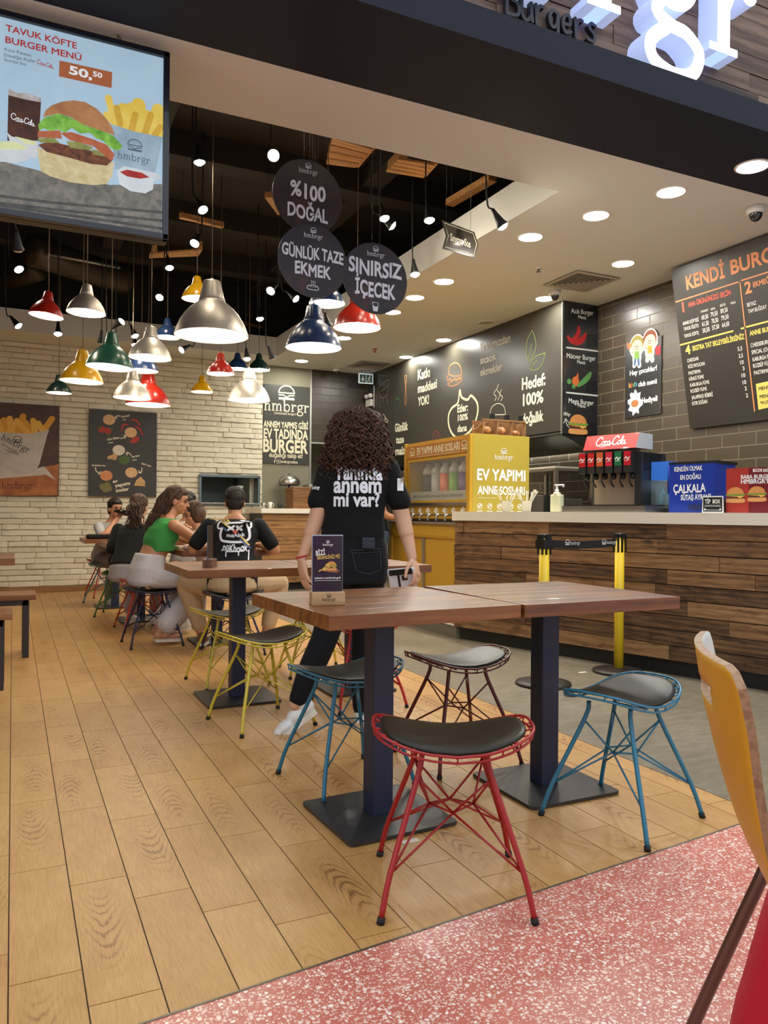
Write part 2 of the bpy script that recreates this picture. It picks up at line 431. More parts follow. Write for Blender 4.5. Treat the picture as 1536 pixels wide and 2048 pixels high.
off = n.new('ShaderNodeCombineXYZ', X=n.math('MULTIPLY', r_, 37.0), Y=n.math('MULTIPLY', r_, 61.0), Z=n.math('MULTIPLY', r_, 3.0)).outputs[0]
fine = n.noise(n.vmath('ADD', n.coord((120, 7, 120)), off), 2.2, 5, .7); broad = n.noise(n.vmath('ADD', n.coord((7, 2.5, 7)), off), 1.8, 4, .6)
lx = n.math('SUBTRACT', n.math('SUBTRACT', cs_.outputs[0], n.attr('cx')), n.math('MULTIPLY', n.math('SUBTRACT', n.math('FRACT', n.math('MULTIPLY', r_, 13.7)), .5), .09)); ly = n.math('SUBTRACT', cs_.outputs[1], n.attr('cy'))
sg = n.math('SUBTRACT', n.math('MULTIPLY', n.math('GREATER_THAN', n.math('FRACT', n.math('MULTIPLY', r_, 7.3)), .5), 2.0), 1.0)
arc = n.math('ADD', n.math('ADD', n.math('MULTIPLY', ly, sg), n.math('MULTIPLY', n.math('MULTIPLY', lx, lx), 42.0)), n.math('MULTIPLY', n.math('SUBTRACT', broad, .5), .16))       # cathedral grain
band = n.math('POWER', n.math('ADD', n.math('MULTIPLY', n.math('SINE', n.math('MULTIPLY', arc, 125.0)), .5), .5), 3.0)
msk = n.math('MULTIPLY', n.math('SUBTRACT', 1.0, n.math('MULTIPLY', n.math('ABSOLUTE', lx), 17.0), True), n.math('SUBTRACT', 1.0, n.math('MULTIPLY', n.math('ABSOLUTE', n.math('ADD', ly, n.math('MULTIPLY', sg, .03))), 4.0), True))
msk = n.math('MULTIPLY', n.math('MULTIPLY', msk, 1.8, True), n.math('GREATER_THAN', n.math('FRACT', n.math('MULTIPLY', r_, 23.1)), .36))
f = n.math('ADD', n.math('MULTIPLY', fine, .56), n.math('MULTIPLY', broad, .30)); f = n.math('ADD', f, n.math('MULTIPLY', n.math('SUBTRACT', r_, .5), .10)); f = n.math('SUBTRACT', f, n.math('MULTIPLY', n.math('MULTIPLY', band, msk), .22))
n.base(n.ramp(f, [(.14, srgb(126, 84, 40)), (.34, srgb(180, 132, 74)), (.56, srgb(203, 157, 96))])); n.bump(fine, .05, .003)
M_grout = mat('dark grout', (70, 52, 34), 0.9)
M_white = mat('white ceiling paint', (222, 225, 219), 0.8)
M_dark = mat('dark plenum paint', (38, 33, 28), 0.85)
M_anth = mat('anthracite fascia paint', (22, 25, 40), 0.65, spec=.3)
M_brickw = mat('white painted brick', (222, 214, 196), 0.55); n = N(M_brickw)
nz = n.noise(n.coord((1, 1, 1)), 22.0, 5, 0.6); r_ = n.attr()
n.base(n.mix(r_, srgb(216, 206, 180), srgb(232, 223, 200))); n.bump(nz, 0.45, 0.012)
M_mortarw = mat('white painted mortar', (190, 180, 160), 0.8)
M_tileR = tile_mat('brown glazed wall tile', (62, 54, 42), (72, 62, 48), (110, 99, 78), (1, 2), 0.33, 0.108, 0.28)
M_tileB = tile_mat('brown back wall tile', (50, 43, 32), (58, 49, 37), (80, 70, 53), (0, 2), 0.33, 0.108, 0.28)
M_greywall = mat('grey green plaster', (128, 124, 102), 0.7)
M_graytile = mat('grey floor tile', (120, 112, 96), 0.4); n = N(M_graytile)
a = n.noise(n.coord((3, 9, 3)), 3.0, 6, 0.65, 0.6); b = n.noise(n.coord((1, 1, 1)), 1.2, 3)
n.base(n.ramp(n.math('ADD', n.math('MULTIPLY', a, 0.6), n.math('MULTIPLY', b, 0.4)), [(0.3, srgb(96, 88, 72)), (0.55, srgb(126, 116, 97)), (0.75, srgb(150, 140, 120))]))
M_terr = mat('pink terrazzo', (190, 100, 92), 0.3); n = N(M_terr)
vc = n.coord((1, 1, 1))
wob = n.vmath('ADD', vc, n.vmath('MULTIPLY', n.new('ShaderNodeTexNoise', Vector=vc, Scale=60.0, Detail=1.0).outputs['Color'], (0.012, 0.012, 0)))
def chips(scale, thr, soft=0.02):
    v1 = n.new('ShaderNodeTexVoronoi', feature='F1', Vector=wob, Scale=scale); v1.voronoi_dimensions = '2D'
    rn = n.new('ShaderNodeSeparateColor', Color=v1.outputs['Color'])
    lim = n.math('MULTIPLY', n.math('SUBTRACT', rn.outputs[0], thr), 0.62)
    return n.math('MULTIPLY', n.math('SUBTRACT', lim, v1.outputs['Distance']), 30.0, True), rn.outputs[1]
f1, t1 = chips(80.0, 0.30); f2, t2 = chips(150.0, 0.12); f3, t3 = chips(95.0, 0.75)
base = n.ramp(n.noise(vc, 7.0, 5), [(0.3, srgb(190, 100, 86)), (0.7, srgb(208, 122, 104))])
base = n.mix(f2, base, n.mix(t2, srgb(222, 150, 134), srgb(240, 226, 206)))
base = n.mix(f1, base, n.mix(t1, srgb(238, 190, 172), srgb(250, 240, 224)))
base = n.mix(f3, base, srgb(120, 58, 52)); n.base(base)

def edge_y(x): return 1.613 + 0.1075 * x          # where the timber-look tiles stop at the terrazzo
GX = 2.385                                        # where they stop at the grey service tiles
def clip(poly):
    out = []
    for i in range(len(poly)):
        p, q = poly[i], poly[(i + 1) % len(poly)]
        dp, dq = p[1] - edge_y(p[0]), q[1] - edge_y(q[0])
        if dp >= 0: out.append(p)
        if dp * dq < 0:
            t = dp / (dp - dq); out.append((p[0] + (q[0] - p[0]) * t, p[1] + (q[1] - p[1]) * t))
    return out
FC = []; fb = MB(); PW, PL_, g = 0.1522, 0.581, 0.0016
rr = random.Random(3)
for i in range(-22, 16):
    x0, x1 = i * PW, min((i + 1) * PW, GX)
    if x0 >= GX: continue
    y = 2.469 - 0.1475 * (i % 4) - 4 * PL_
    while y < WY:
        poly = clip([(x0 + g, y + g), (x1 - g, y + g), (x1 - g, min(y + PL_, WY) - g), (x0 + g, min(y + PL_, WY) - g)])
        if len(poly) > 2:
            fb.rnd = rr.random(); k0 = len(fb.f); fb.slab(poly, -0.006, 0.0); FC += [((i + .5) * PW, y + PL_ / 2)] * (len(fb.f) - k0)
        y += PL_
fb.m = 1; fb.rnd = 0.5
fb.slab([(-3.4, edge_y(-3.4)), (GX, edge_y(GX)), (GX, WY), (-3.4, WY)], -0.03, -0.0022)
k0 = len(fb.f) - len(FC); FC += [(0, 0)] * k0
fo_ = struct('floor', fb, [M_floorwood, M_grout])
for k_, nm in enumerate(('cx', 'cy')): fo_.data.attributes.new(nm, 'FLOAT', 'FACE').data.foreach_set('value', [c[k_] for c in FC])
struct('floor_service', MB().slab([(GX + .004, edge_y(GX)), (6.2, edge_y(6.2)), (6.2, 13.2), (GX + .004, 13.2)], -0.03, -0.0005), M_graytile)
struct('floor_terrazzo', MB().slab([(-3.4, -2.2), (6.2, -2.2), (6.2, edge_y(6.2) - .006), (-3.4, edge_y(-3.4) - .006)], -0.03, 0.0), M_terr)
M_strip = mat('brushed metal strip', (120, 116, 106), 0.4, 0.8)
tb = MB(); tb.slab([(-3.4, edge_y(-3.4) - .006), (6.2, edge_y(6.2) - .006), (6.2, edge_y(6.2)), (-3.4, edge_y(-3.4))], -0.02, 0.0015)
struct('trim_1', tb, M_strip)

# white brick wall with the service hatch opening
BX0, BX1 = -3.4, 3.235
HX0, HX1, HZ0, HZ1 = 2.345, 3.175, 1.16, 1.548
wb = MB(); rr = random.Random(11); wb.m = 1
wb.box((BX0, WY, 0), (HX0, WY + .16, 3.2)); wb.box((HX1, WY, 0), (BX1, WY + .16, 3.2)); wb.box((HX0, WY, 0), (HX1, WY + .16, HZ0)); wb.box((HX0, WY, HZ1), (HX1, WY + .16, 3.2))
wb.m = 0; RH = 0.0722; row = 0; z = 0.075
while z < 3.17:
    x = BX0 - rr.random() * 0.4
    while x < BX1:
        L = rr.choice((0.2, 0.28, 0.34, 0.42, 0.46, 0.52)) * (0.9 + 0.2 * rr.random()); a0, a1 = max(x, BX0), min(x + L, BX1); z1 = min(z + RH, 3.172)
        segs = [(a0, a1)]
        if z1 > HZ0 and z < HZ1: segs = [s for s in ((a0, min(a1, HX0)), (max(a0, HX1), a1)) if s[1] - s[0] > 0.02]
        for s0, s1 in segs:
            if s1 - s0 < 0.02: continue
            d = 0.012 + 0.014 * rr.random(); gp = 0.0035; wb.rnd = rr.random(); t0 = rr.uniform(-.003, .003); t1 = rr.uniform(-.003, .003)
            k = max(2, int((s1 - s0) / 0.06)); c = .006; vs = []; fs = []
            for i in range(k + 1):
                px = s0 + gp + (s1 - s0 - 2 * gp) * i / k; e = c if 0 < i < k else 0
                e0, e1 = t0 + rr.uniform(-.003, .003), t1 + rr.uniform(-.003, .003)
                dd = d + rr.uniform(-.004, .004); 
                if i in (0, k): dd -= .006
                vs += [(px, WY, z + gp + e0), (px, WY - dd + .005, z + gp + e0), (px, WY - dd, z + gp + c + e0), (px, WY - dd - .001, z1 - gp - c + e1), (px, WY - dd + .006, z1 - gp + e1), (px, WY, z1 - gp + e1)]
                if i:
                    b = (i - 1) * 6; fs += [(b + j, b + 6 + j, b + 7 + j, b + 1 + j) for j in range(5)]
            fs += [(0, 1, 2, 3, 4, 5), tuple(k * 6 + j for j in (5, 4, 3, 2, 1, 0))]
            wb.add(vs, fs, False)
        x += L
    z += RH; row += 1
struct('wall_back', wb, [M_brickw, M_mortarw])
M_base = wood_mat('timber skirting', (120, 84, 48), (150, 108, 64), (170, 126, 78), 'X', 0.45)
struct('baseboard_back', MB().cbox((BX0, WY - .032, 0), (BX1, WY, .075), .003), M_base)
gb = MB(); gb.box((BX1, WY, 0), (3.955, WY + .16, 3.2))
struct('wall_sign', gb, M_greywall)
M_alu = mat('aluminium', (178, 176, 168), 0.35, 0.9)
struct('trim_2', MB().box((3.955, WY - .012, 0), (3.98, WY + .16, 3.173)), M_alu)
struct('wall_kitchen', MB().box((3.98, WY, 2.09), (WX + .2, WY + .16, 3.2)), M_tileB)
struct('trim_3', MB().box((3.98, WY - .012, 2.075), (4.9, WY + .16, 2.095)), M_alu)
M_kwall = mat('pale kitchen wall', (196, 194, 172), 0.5)
kb = MB(); kb.box((3.2, 12.9, 0), (5.6, 13.0, 3.0)); kb.box((3.1, WY + .16, 0), (3.2, 13.0, 3.0)); kb.box((5.54, WY + .16, 0), (5.64, 13.0, 3.0)); kb.box((3.1, WY + .16, 2.6), (5.64, 13.0, 2.7))
struct('wall_far_kitchen', kb, M_kwall)
struct('wall_right', MB().box((WX, 1.9, 0), (WX + .16, WY + .16, 3.2)), M_tileR)
struct('wall_left', MB().box((-3.5, 3.3, 0), (-3.4, WY + .16, 4.2)), mat('plain unseen wall', (150, 140, 122), 0.8))  # out-of-view wall, added to contain the room light and bounce it back

# ceiling with its rectangular opening
OX, OY0, OY1 = 3.222, 4.10, 10.16
cb = MB()
cb.box((-3.4, 3.552, CZ), (WX + .16, OY0 - .02, CZ + .025)); cb.box((OX + .02, OY0 - .02, CZ), (WX + .16, OY1 + .02, CZ + .025)); cb.box((-3.4, OY1 + .02, CZ), (WX + .16, WY + .16, CZ + .025))
cb.box((OX, OY0 - .02, CZ), (OX + .02, OY1 + .02, UPZ)); cb.box((-3.4, OY1, CZ), (OX, OY1 + .02, UPZ)); cb.box((-3.4, OY0 - .02, CZ), (OX, OY0, UPZ - .05))
struct('ceiling', cb, M_white)
pb = MB(); PZ = 4.25
pb.box((-3.4, 3.43, PZ), (WX + .16, WY + .16, PZ + .1)); pb.box((-3.4, WY, CZ + .03), (WX + .16, WY + .1, PZ)); pb.box((WX, 3.52, CZ + .03), (WX + .1, WY, PZ)); pb.box((-3.4, 3.43, CZ + .03), (WX + .16, 3.5, PZ + .6))
for y in (5.1, 6.6, 8.1, 9.5): pb.box((-3.4, y, PZ - .22), (WX, y + .22, PZ))
for x in (-1.5, 0.9, 2.9): pb.box((x, 3.5, PZ - .16), (x + .2, WY, PZ))
struct('ceiling_plenum', pb, M_dark)

# shop-front beam, plank-clad sign wall above it
sb = MB(); sb.box((-4.2, 2.952, CZ), (6.3, 3.551, 3.325)); struct('wall_fascia', sb, M_anth)
M_plank = wood_mat('reclaimed sign planks', (52, 38, 30), (92, 68, 54), (134, 108, 88), 'X', 0.6, 1.0, rings=0.45, spread=0.6)
sw = MB(); rr = random.Random(5); z = 3.3
while z < 5.3:
    x = -4.2 - rr.random()
    while x < 6.3:
        L = rr.uniform(.5, 1.1); sw.rnd = rr.random(); d = rr.uniform(0, .012)
        sw.box((x + .002, 3.30 - d, z + .002), (x + L - .002, 3.42, z + .108)); x += L
    z += .11
struct('wall_signboard', sw, M_plank)
# ------------------------------------------------------------------ furniture
M_top = wood_mat('dark stained table timber', (84, 46, 20), (124, 74, 34), (154, 100, 50), 'X', 0.36, 1.0, coat=0.12, rings=0.3, bumpy=0.05, spread=0.3)
M_steel = mat('dark blue grey powder coat', (40, 45, 66), 0.45, 0.2)
M_plate = mat('anthracite steel plate', (62, 62, 64), 0.35, 0.5)
M_rub = mat('black rubber', (18, 18, 18), 0.7)
M_cush = mat('dark olive brown leatherette', (38, 33, 25), 0.42, spec=.35)

def make_table(label, loc, rz, w=0.69, d=0.69, group='square pedestal tables', post=0.078, plate=0.405):
    t = thing('pedestal_table', label, 'table', loc, rz, group)
    b = MB(); k = 6
    for i in range(k):      # glued staves side by side
        b.rnd = random.random(); b.cbox((-w / 2, -d / 2 + d * i / k, .706), (w / 2, -d / 2 + d * (i + 1) / k, .75), .0022)
    obj('tabletop', b, M_top, t, False)
    obj('post', MB().cbox((-post / 2, -post / 2, .012), (post / 2, post / 2, .70), .005), M_steel, t, False)
    b = MB(); pts = []
    for sx, sy in ((1, 1), (-1, 1), (-1, -1), (1, -1)):
        for j in range(5):
            a = math.atan2(sy, sx) - PI / 4 + PI / 2 * j / 4; pts.append((sx * (plate / 2 - .02) + .02 * math.cos(a), sy * (plate / 2 - .02) + .02 * math.sin(a)))
    b.slab(pts, .004, .014); obj('base_plate', b, M_plate, t, False)
    obj('mounting_plate', MB().box((-.14, -.14, .698), (.14, .14, .706)), M_plate, t, False)
    return t
make_table('nearest square dark wood table, holding the upright menu card in its wooden block', (1.15, 2.43, 0), math.radians(2.5))
make_table('square dark wood table pushed against the right side of the menu card table', (1.862, 2.435, 0), 0)
make_table('dark wood table behind the front pair with a wooden holder standing edge-on', (1.145, 4.29, 0), 0)
make_table('dark wood table half hidden behind the standing waitress', (1.845, 4.27, 0), 0)
make_table('table the woman in the green top leans on', (1.50, 6.25, 0), 0)
make_table('table left of the long-haired person in black, with crumpled paper on it', (1.12, 7.75, 0), 0)
make_table('table by the white brick wall where the drinking woman sits', (1.02, 8.93, 0), 0)

# ---- wire stools
def seat_outline(k=1.0, n=56):
    pts = []
    for i in range(n):
        a = 2 * PI * i / n; c, s = math.cos(a), math.sin(a)
        x = .222 * abs(c) ** .55 * (1 if c >= 0 else -1); y = .152 * abs(s) ** .62 * (1 if s >= 0 else -1)
        y *= 1.0 + .10 * (1 - (x / .222) ** 2) - .06
        pts.append((x * k, y * k))
    return pts
def seat_z(x): return .412 + .052 * (abs(x) / .222) ** 1.9
def make_stool(label, col, group):
    t = thing('wire_stool', label, 'stool', (0, 0, 0), 0, group)
    m = mat(col[0] + ' stool paint', col[1], 0.35)
    o = seat_outline()
    b = MB()
    b.tube([(x, y, seat_z(x)) for x, y in o], .0042, 6, True)
    b.tube([(x * .985, y * .975, seat_z(x) - .017) for x, y in o], .0036, 6, True)
    for i in range(0, 56, 3):
        x, y = o[i]; b.tube([(x, y, seat_z(x)), (x * .985, y * .975, seat_z(x) - .017)], .0026, 5)
        b.tube([(x, y, seat_z(x)), (x * .86, y * .84, seat_z(x * .86) - .001)], .0026, 5)
    for x in (-.15, -.09, 0, .09, .15): b.tube([(x, -.14, seat_z(x) - .008), (x, .14, seat_z(x) - .008)], .003, 5)
    obj('seat_frame', b, m, t, False)
    b = MB(); oc = seat_outline(.905); n = len(oc); vs = []; rings = [(1.0, -.001), (1.0, .005), (.98, .0095), (.93, .012), (.65, .0135), (.35, .014)]
    for k, dz in rings: vs += [(x * k, y * k, seat_z(x * k) + dz) for x, y in oc]
    vs.append((0, 0, seat_z(0) + .0142)); vs.append((0, 0, seat_z(0)))
    fs = []
    for r in range(len(rings) - 1): fs += [(r * n + i, r * n + (i + 1) % n, (r + 1) * n + (i + 1) % n, (r + 1) * n + i) for i in range(n)]
    L = (len(rings) - 1) * n; fs += [(L + i, L + (i + 1) % n, len(vs) - 2) for i in range(n)] + [((i + 1) % n, i, len(vs) - 1) for i in range(n)]
    b.add(vs, fs, True); obj('seat_cushion', b, M_cush, t, False)
    nodes = {(-1, 0): (-.062, 0, .235), (1, 0): (.062, 0, .235), (0, -1): (0, -.052, .228), (0, 1): (0, .052, .228)}
    for sx in (-1, 1):
        for sy in (-1, 1):
            path = spline([V((sx * .088, sy * .078, .402)), V((sx * .098, sy * .086, .345)), V((sx * .172, sy * .166, .118)), V((sx * .196, sy * .196, .012))], 4)
            leg = obj('leg', MB().tube(path, .0078, 10), m, t, False)
            obj('rubber_foot', MB().tube([(sx * .1945, sy * .194, .016), (sx * .198, sy * .198, 0)], .0105, 10), M_rub, leg, False)
            b = MB(); up = (sx * .1, sy * .088, .335); lo = (sx * .173, sy * .167, .114)
            for nd in (nodes[(sx, 0)], nodes[(0, sy)]): b.tube([up, nd], .0034, 5); b.tube([lo, nd], .0034, 5)
            obj('wire_brace', b, m, t, False)
    q = [nodes[k] for k in ((-1, 0), (0, -1), (1, 0), (0, 1))]
    obj('brace_ring', MB().tube(q, .0034, 5, True), m, t, False)
    return t
ST = {'red': ('red', (158, 30, 32)), 'blue': ('blue', (38, 112, 140)), 'maroon': ('maroon', (92, 18, 22)), 'yellow': ('yellow', (206, 186, 58)), 'navy': ('navy', (24, 24, 66)),
      'orange': ('orange red', (190, 62, 34)), 'green': ('green', (58, 112, 40)), 'teal': ('pale teal', (96, 150, 150)), 'scarlet': ('scarlet', (188, 34, 30))}
def stool(c, x, y, deg, label, group='wire stools around the tables', _p={}):
    t = make_stool(label, ST[c], group) if c not in _p else dup(_p[c], (x, y, 0), 0, label, group)
    _p.setdefault(c, t); t.location = (x, y, 0); t.rotation_euler = (0, 0, math.radians(deg)); return t
stool('red', 1.115, 1.875, -25, 'nearest red wire stool with black pad, at the front edge of the wood floor')
stool('blue', 1.916, 2.069, 18.5, 'blue wire stool to the right, in front of the yellow queue barriers')
stool('blue', 1.183, 2.80, 6, 'blue wire stool pushed under the far side of the menu card table')
stool('maroon', 1.72, 2.85, 0, 'dark maroon wire stool on the far side of the front tables')
stool('yellow', 1.125, 3.745, 10, 'nearer yellow wire stool, by the waitress in white sneakers')
stool('yellow', 1.20, 4.72, 6, 'yellow wire stool on the far side of the second table, near the man in black')
stool('scarlet', 1.725, 3.905, 1, 'bright red wire stool behind the legs of the waitress')
stool('yellow', 1.80, 4.80, -8, 'yellow wire stool mostly hidden behind the waitress')
stool('navy', 1.0, 6.30, 3, 'navy wire stool under the woman in the green top')
stool('navy', 1.49, 5.70, -3, 'dark navy wire stool under the man in the printed black shirt')
stool('orange', 1.05, 7.16, 6, 'orange red wire stool under the long-haired person in black')
stool('green', 0.98, 8.22, 72, 'green wire stool holding a black handbag')
stool('teal', 1.0, 9.32, 30, 'pale teal wire stool under the drinking woman')
stool('red', 1.04, 10.05, 10, 'dark red wire stool tucked against the white brick wall')

# ---- benches and table at the left edge
M_benchwood = wood_mat('bench timber', (88, 52, 28), (134, 86, 48), (160, 110, 66), 'X', 0.4, 0.9, coat=0.05, spread=0.2)
M_raw = mat('raw dark steel', (66, 62, 60), 0.4, 0.6)
def bench(label, x1, y0, y1):
    t = thing('bench', label, 'bench', (x1 - .65, (y0 + y1) / 2, 0), 0, 'timber benches at the left edge')
    b = MB()
    for i in range(3): b.rnd = random.random(); b.cbox((x1 - 1.3, y0 + (y1 - y0) * i / 3, .412), (x1, y0 + (y1 - y0) * (i + 1) / 3, .45), .003)
    obj('seat', b, M_benchwood, t)
    obj('seat_frame', MB().box((x1 - 1.26, y0 + .03, .372), (x1 - .05, y0 + .055, .412)).box((x1 - 1.26, y1 - .055, .372), (x1 - .05, y1 - .03, .412)).box((x1 - .08, y0 + .03, .372), (x1 - .05, y1 - .03, .412)), M_raw, t)
    for x in (x1 - 1.23, x1 - .065):
        for y in (y0 + .045, y1 - .045):
            obj('leg', MB().slab([(x - .022, y - .015), (x + .022, y - .015), (x + .022, y + .015), (x - .022, y + .015)], 0, .40), M_raw, t)
bench('timber bench beyond the table at the left edge, its right end in view', .155, 6.02, 6.36)
bench('timber bench in front of the table at the left edge', .005, 4.97, 5.29)
t = thing('bench_table', 'dark wood table between two benches at the left edge', 'table', (-.62, 5.6, 0))
b = MB()
for i in range(5): b.rnd = random.random(); b.cbox((-1.25, 5.28 + .128 * i, .706), (.015, 5.28 + .128 * (i + 1), .75), .003)
obj('tabletop', b, M_top, t)
obj('post', MB().cbox((-.80, 5.56, .012), (-.72, 5.64, .706), .005), M_steel, t)
obj('base_plate', MB().cbox((-.96, 5.40, 0), (-.56, 5.80, .014), .004), M_plate, t)

# ---- yellow plywood chair at the right edge
M_ylam = mat('yellow laminate', (206, 150, 34), 0.42)
M_inlam = mat('off-white laminate', (212, 214, 206), 0.4)
M_ply = mat('plywood edge', (150, 112, 80), 0.6); n = N(M_ply)
wv = n.new('ShaderNodeTexNoise', Vector=n.coord((6, 6, 6)), Scale=9.0, Detail=2.0)
n.base(n.ramp(wv.outputs['Fac'], [(0.35, srgb(146, 110, 80)), (0.5, srgb(172, 136, 102)), (0.65, srgb(150, 114, 84))]))
M_chrome = mat('worn brown metal tube', (112, 92, 84), 0.3, 0.85)
ca = V((-.677, -.735, 0)); cb_ = V((.735, -.677, 0)); c0 = V((1.262, 1.111, 0)); CW = .445
t = thing('plywood_chair', 'yellow laminated plywood chair at the right edge seen from behind', 'chair', c0 + ca * CW / 2 + cb_ * .2)
prof = spline([V((0, 0, .822)), V((.012, 0, .74)), V((.028, 0, .62)), V((.05, 0, .52)), V((.085, 0, .452)), V((.15, 0, .424)), V((.27, 0, .425)), V((.38, 0, .44)), V((.43, 0, .428))], 6)
nt = 20; grid = []
for i, p in enumerate(prof):
    row = []; up = max(0, min(1, (p.z - .43) / .3))
    for j in range(nt + 1):
        tt = j / nt; h = 1 - (2 * tt - 1) ** 2
        zz = p.z - .026 * (max(0, abs(2 * tt - 1) - .8) / .2) ** 2 * max(0.0, 1 - (.822 - p.z) / .09)
        row.append(c0 + ca * CW * tt + cb_ * (p.x - .038 * h * up) + V((0, 0, zz - .012 * h * (1 - up))))
    grid.append(row)
keep = lambda i, j: not (4 <= i <= 5 and 6 <= j <= 13)
nr = len(prof); th = .013; nrmv = {}
for i in range(nr):
    for j in range(nt + 1):
        du = grid[min(i + 1, nr - 1)][j] - grid[max(i - 1, 0)][j]; dv = grid[i][min(j + 1, nt)] - grid[i][max(j - 1, 0)]
        nrmv[i, j] = du.cross(dv).normalized()
b = MB(); vs = [grid[i][j] for i in range(nr) for j in range(nt + 1)] + [grid[i][j] + nrmv[i, j] * th for i in range(nr) for j in range(nt + 1)]
K = nr * (nt + 1); ix = lambda i, j: i * (nt + 1) + j
if (nrmv[0, 10] @ cb_) < 0: inner_first = True
else: inner_first = False
cells = [(i, j) for i in range(nr - 1) for j in range(nt) if keep(i, j)]; cs = set(cells)
fo = [(ix(i, j), ix(i, j + 1), ix(i + 1, j + 1), ix(i + 1, j)) for i, j in cells]
fi = [tuple(K + q for q in f[::-1]) for f in fo]
side = []
for i, j in cells:
    for (di, dj), (p, q) in (((-1, 0), (ix(i, j), ix(i, j + 1))), ((1, 0), (ix(i + 1, j + 1), ix(i + 1, j))), ((0, -1), (ix(i + 1, j), ix(i, j))), ((0, 1), (ix(i, j + 1), ix(i + 1, j + 1)))):
        if (i + di, j + dj) not in cs: side.append((q, p, K + p, K + q))
b.add(vs, [], True); b.m = 1 if not inner_first else 0
for fl, m_, sm in ((fo, 0 if inner_first is False else 1, True), (fi, 1 if inner_first is False else 0, True), (side, 2, False)):
    for f in fl: b.f.append(list(f)); b.mi.append(m_); b.sm.append(sm); b.rn.append(.5)
# face set nearest the sitter is off-white, the outside is yellow
shell = obj('seat_shell', b, [M_ylam, M_inlam, M_ply], t)
for tt in (.12, .88):
    f = lambda s, z, e=0: c0 + ca * (CW * tt + e) + cb_ * s + V((0, 0, z)); o_ = -.05 if tt < .5 else .05
    obj('leg', MB().tube(spline([f(.30, .405), f(.15, .405), f(.10, .39), f(.075, .34), f(-.03, .03, o_), f(-.035, 0, o_)], 5), .0125, 12), M_chrome, t)
    obj('leg', MB().tube(spline([f(.12, .40), f(.30, .405), f(.36, .39), f(.385, .34), f(.44, .03, o_), f(.445, 0, o_)], 5), .0125, 12), M_chrome, t)

# ---- menu card holders
M_block = wood_mat('pale oak block', (138, 104, 70), (178, 142, 100), (204, 170, 128), 'X', 0.5, 1.4, spread=0.2)
M_navy = mat('navy printed card', (40, 42, 58), 0.18, coat=0.6)
M_acryl = mat('acrylic edge', (190, 196, 204), 0.15, coat=0.5)
M_pw = mat('white print', (236, 236, 232), 0.6)
M_ink = mat('dark brown burnt print', (62, 42, 28), 0.8)
M_gold = mat('golden print', (222, 186, 96), 0.6)
def food(pl, parent, cx, cy, w, lift=.0016, sesame=False):
    """a printed burger: bun, lettuce, tomato, patty, cheese, heel"""
    B = lambda c, nm: mat('printed ' + nm, c, 0.6)
    def S(art, nm, c, k): art.place(pl, 'printed_' + nm.replace(' ', '_'), B(c, nm), parent, lift + k * .0004)
    a = Art(); a.stroke([(cx - .5 * w, cy - .27 * w), (cx - .44 * w, cy - .4 * w), (cx + .44 * w, cy - .4 * w), (cx + .5 * w, cy - .27 * w)], .1 * w); a.poly([(cx - .5 * w, cy - .2 * w), (cx - .5 * w, cy - .33 * w), (cx - .4 * w, cy - .43 * w), (cx + .4 * w, cy - .43 * w), (cx + .5 * w, cy - .33 * w), (cx + .5 * w, cy - .2 * w)]); S(a, 'bun heel', (214, 152, 88), 0)
    a = Art(); a.poly([(cx - .52 * w, cy - .21 * w), (cx + .52 * w, cy - .21 * w), (cx + .5 * w, cy - .08 * w), (cx - .5 * w, cy - .08 * w)]); S(a, 'patty', (88, 46, 26), 1)
    a = Art(); a.poly([(cx - .48 * w, cy - .07 * w), (cx + .5 * w, cy - .07 * w), (cx + .42 * w, cy - .13 * w), (cx + .25 * w, cy - .18 * w), (cx + .08 * w, cy - .1 * w)]); S(a, 'cheese', (236, 190, 90), 2)
    a = Art(); a.rect(cx - .5 * w, cy - .07 * w, cx + .5 * w, cy - .0 * w); S(a, 'tomato', (190, 52, 34), 1)
    a = Art(); a.stroke([(cx - .54 * w + .12 * w * i, cy + (.03 if i % 2 else -.02) * w) for i in range(10)], .09 * w); S(a, 'lettuce', (110, 160, 60), 2)
    a = Art(); a.poly([(cx + .5 * w * math.cos(i * PI / 18), cy + .05 * w + .42 * w * math.sin(i * PI / 18)) for i in range(19)]); S(a, 'bun crown', (206, 138, 72), 3)
def holder(label, loc, rz, mblock):
    t = thing('menu_card_holder', label, 'menu card', loc, rz, 'upright menu cards on the tables')
    obj('block', MB().cbox((-.054, -.026, 0), (.054, .026, .043), .003), mblock, t, False)
    obj('card', MB().cbox((-.049, -.003, .036), (.049, .003, .222), .001), [M_navy], t, False)
    return t
h1 = holder('menu card in an oak block near the left end of the nearest table', (.914, 2.325, .75), math.radians(-10), M_block)
pl = Plane(h1.matrix_basis @ V((0, -.0262, 0)), h1.matrix_basis.to_3x3() @ V((1, 0, 0)), (0, 0, 1))
a = Art(); logo(a, 0, .016, .044); a.place(pl, 'burnt_logo', M_ink, h1)
pl = Plane(h1.matrix_basis @ V((0, -.0031, 0)), h1.matrix_basis.to_3x3() @ V((1, 0, 0)), (0, 0, 1))
obj('acrylic_sheet', MB().prism([(-.051, .04), (.051, .04), (.051, .225), (-.051, .225)], pl, .0012, -.0078), M_acryl, h1)
a = Art(); logo(a, 0, .19, .034); a.text('BİZİ', -.038, .158, .016, .03, .02, ang=.12); a.text('iyilestir.com/hmbrgr8', 0, .084, .006, .084, .015, align='C'); a.rect(-.042, .078, .042, .079); a.place(pl, 'lettering', M_pw, h1)
a = Art(); a.text('BEĞENDİNİZ Mİ?', -.034, .146, .0115, .074, .02, ang=.06); a.place(pl, 'gold_lettering', M_gold, h1)
food(pl, h1, .012, .125, .032)
a = Art(); rr = random.Random(2)
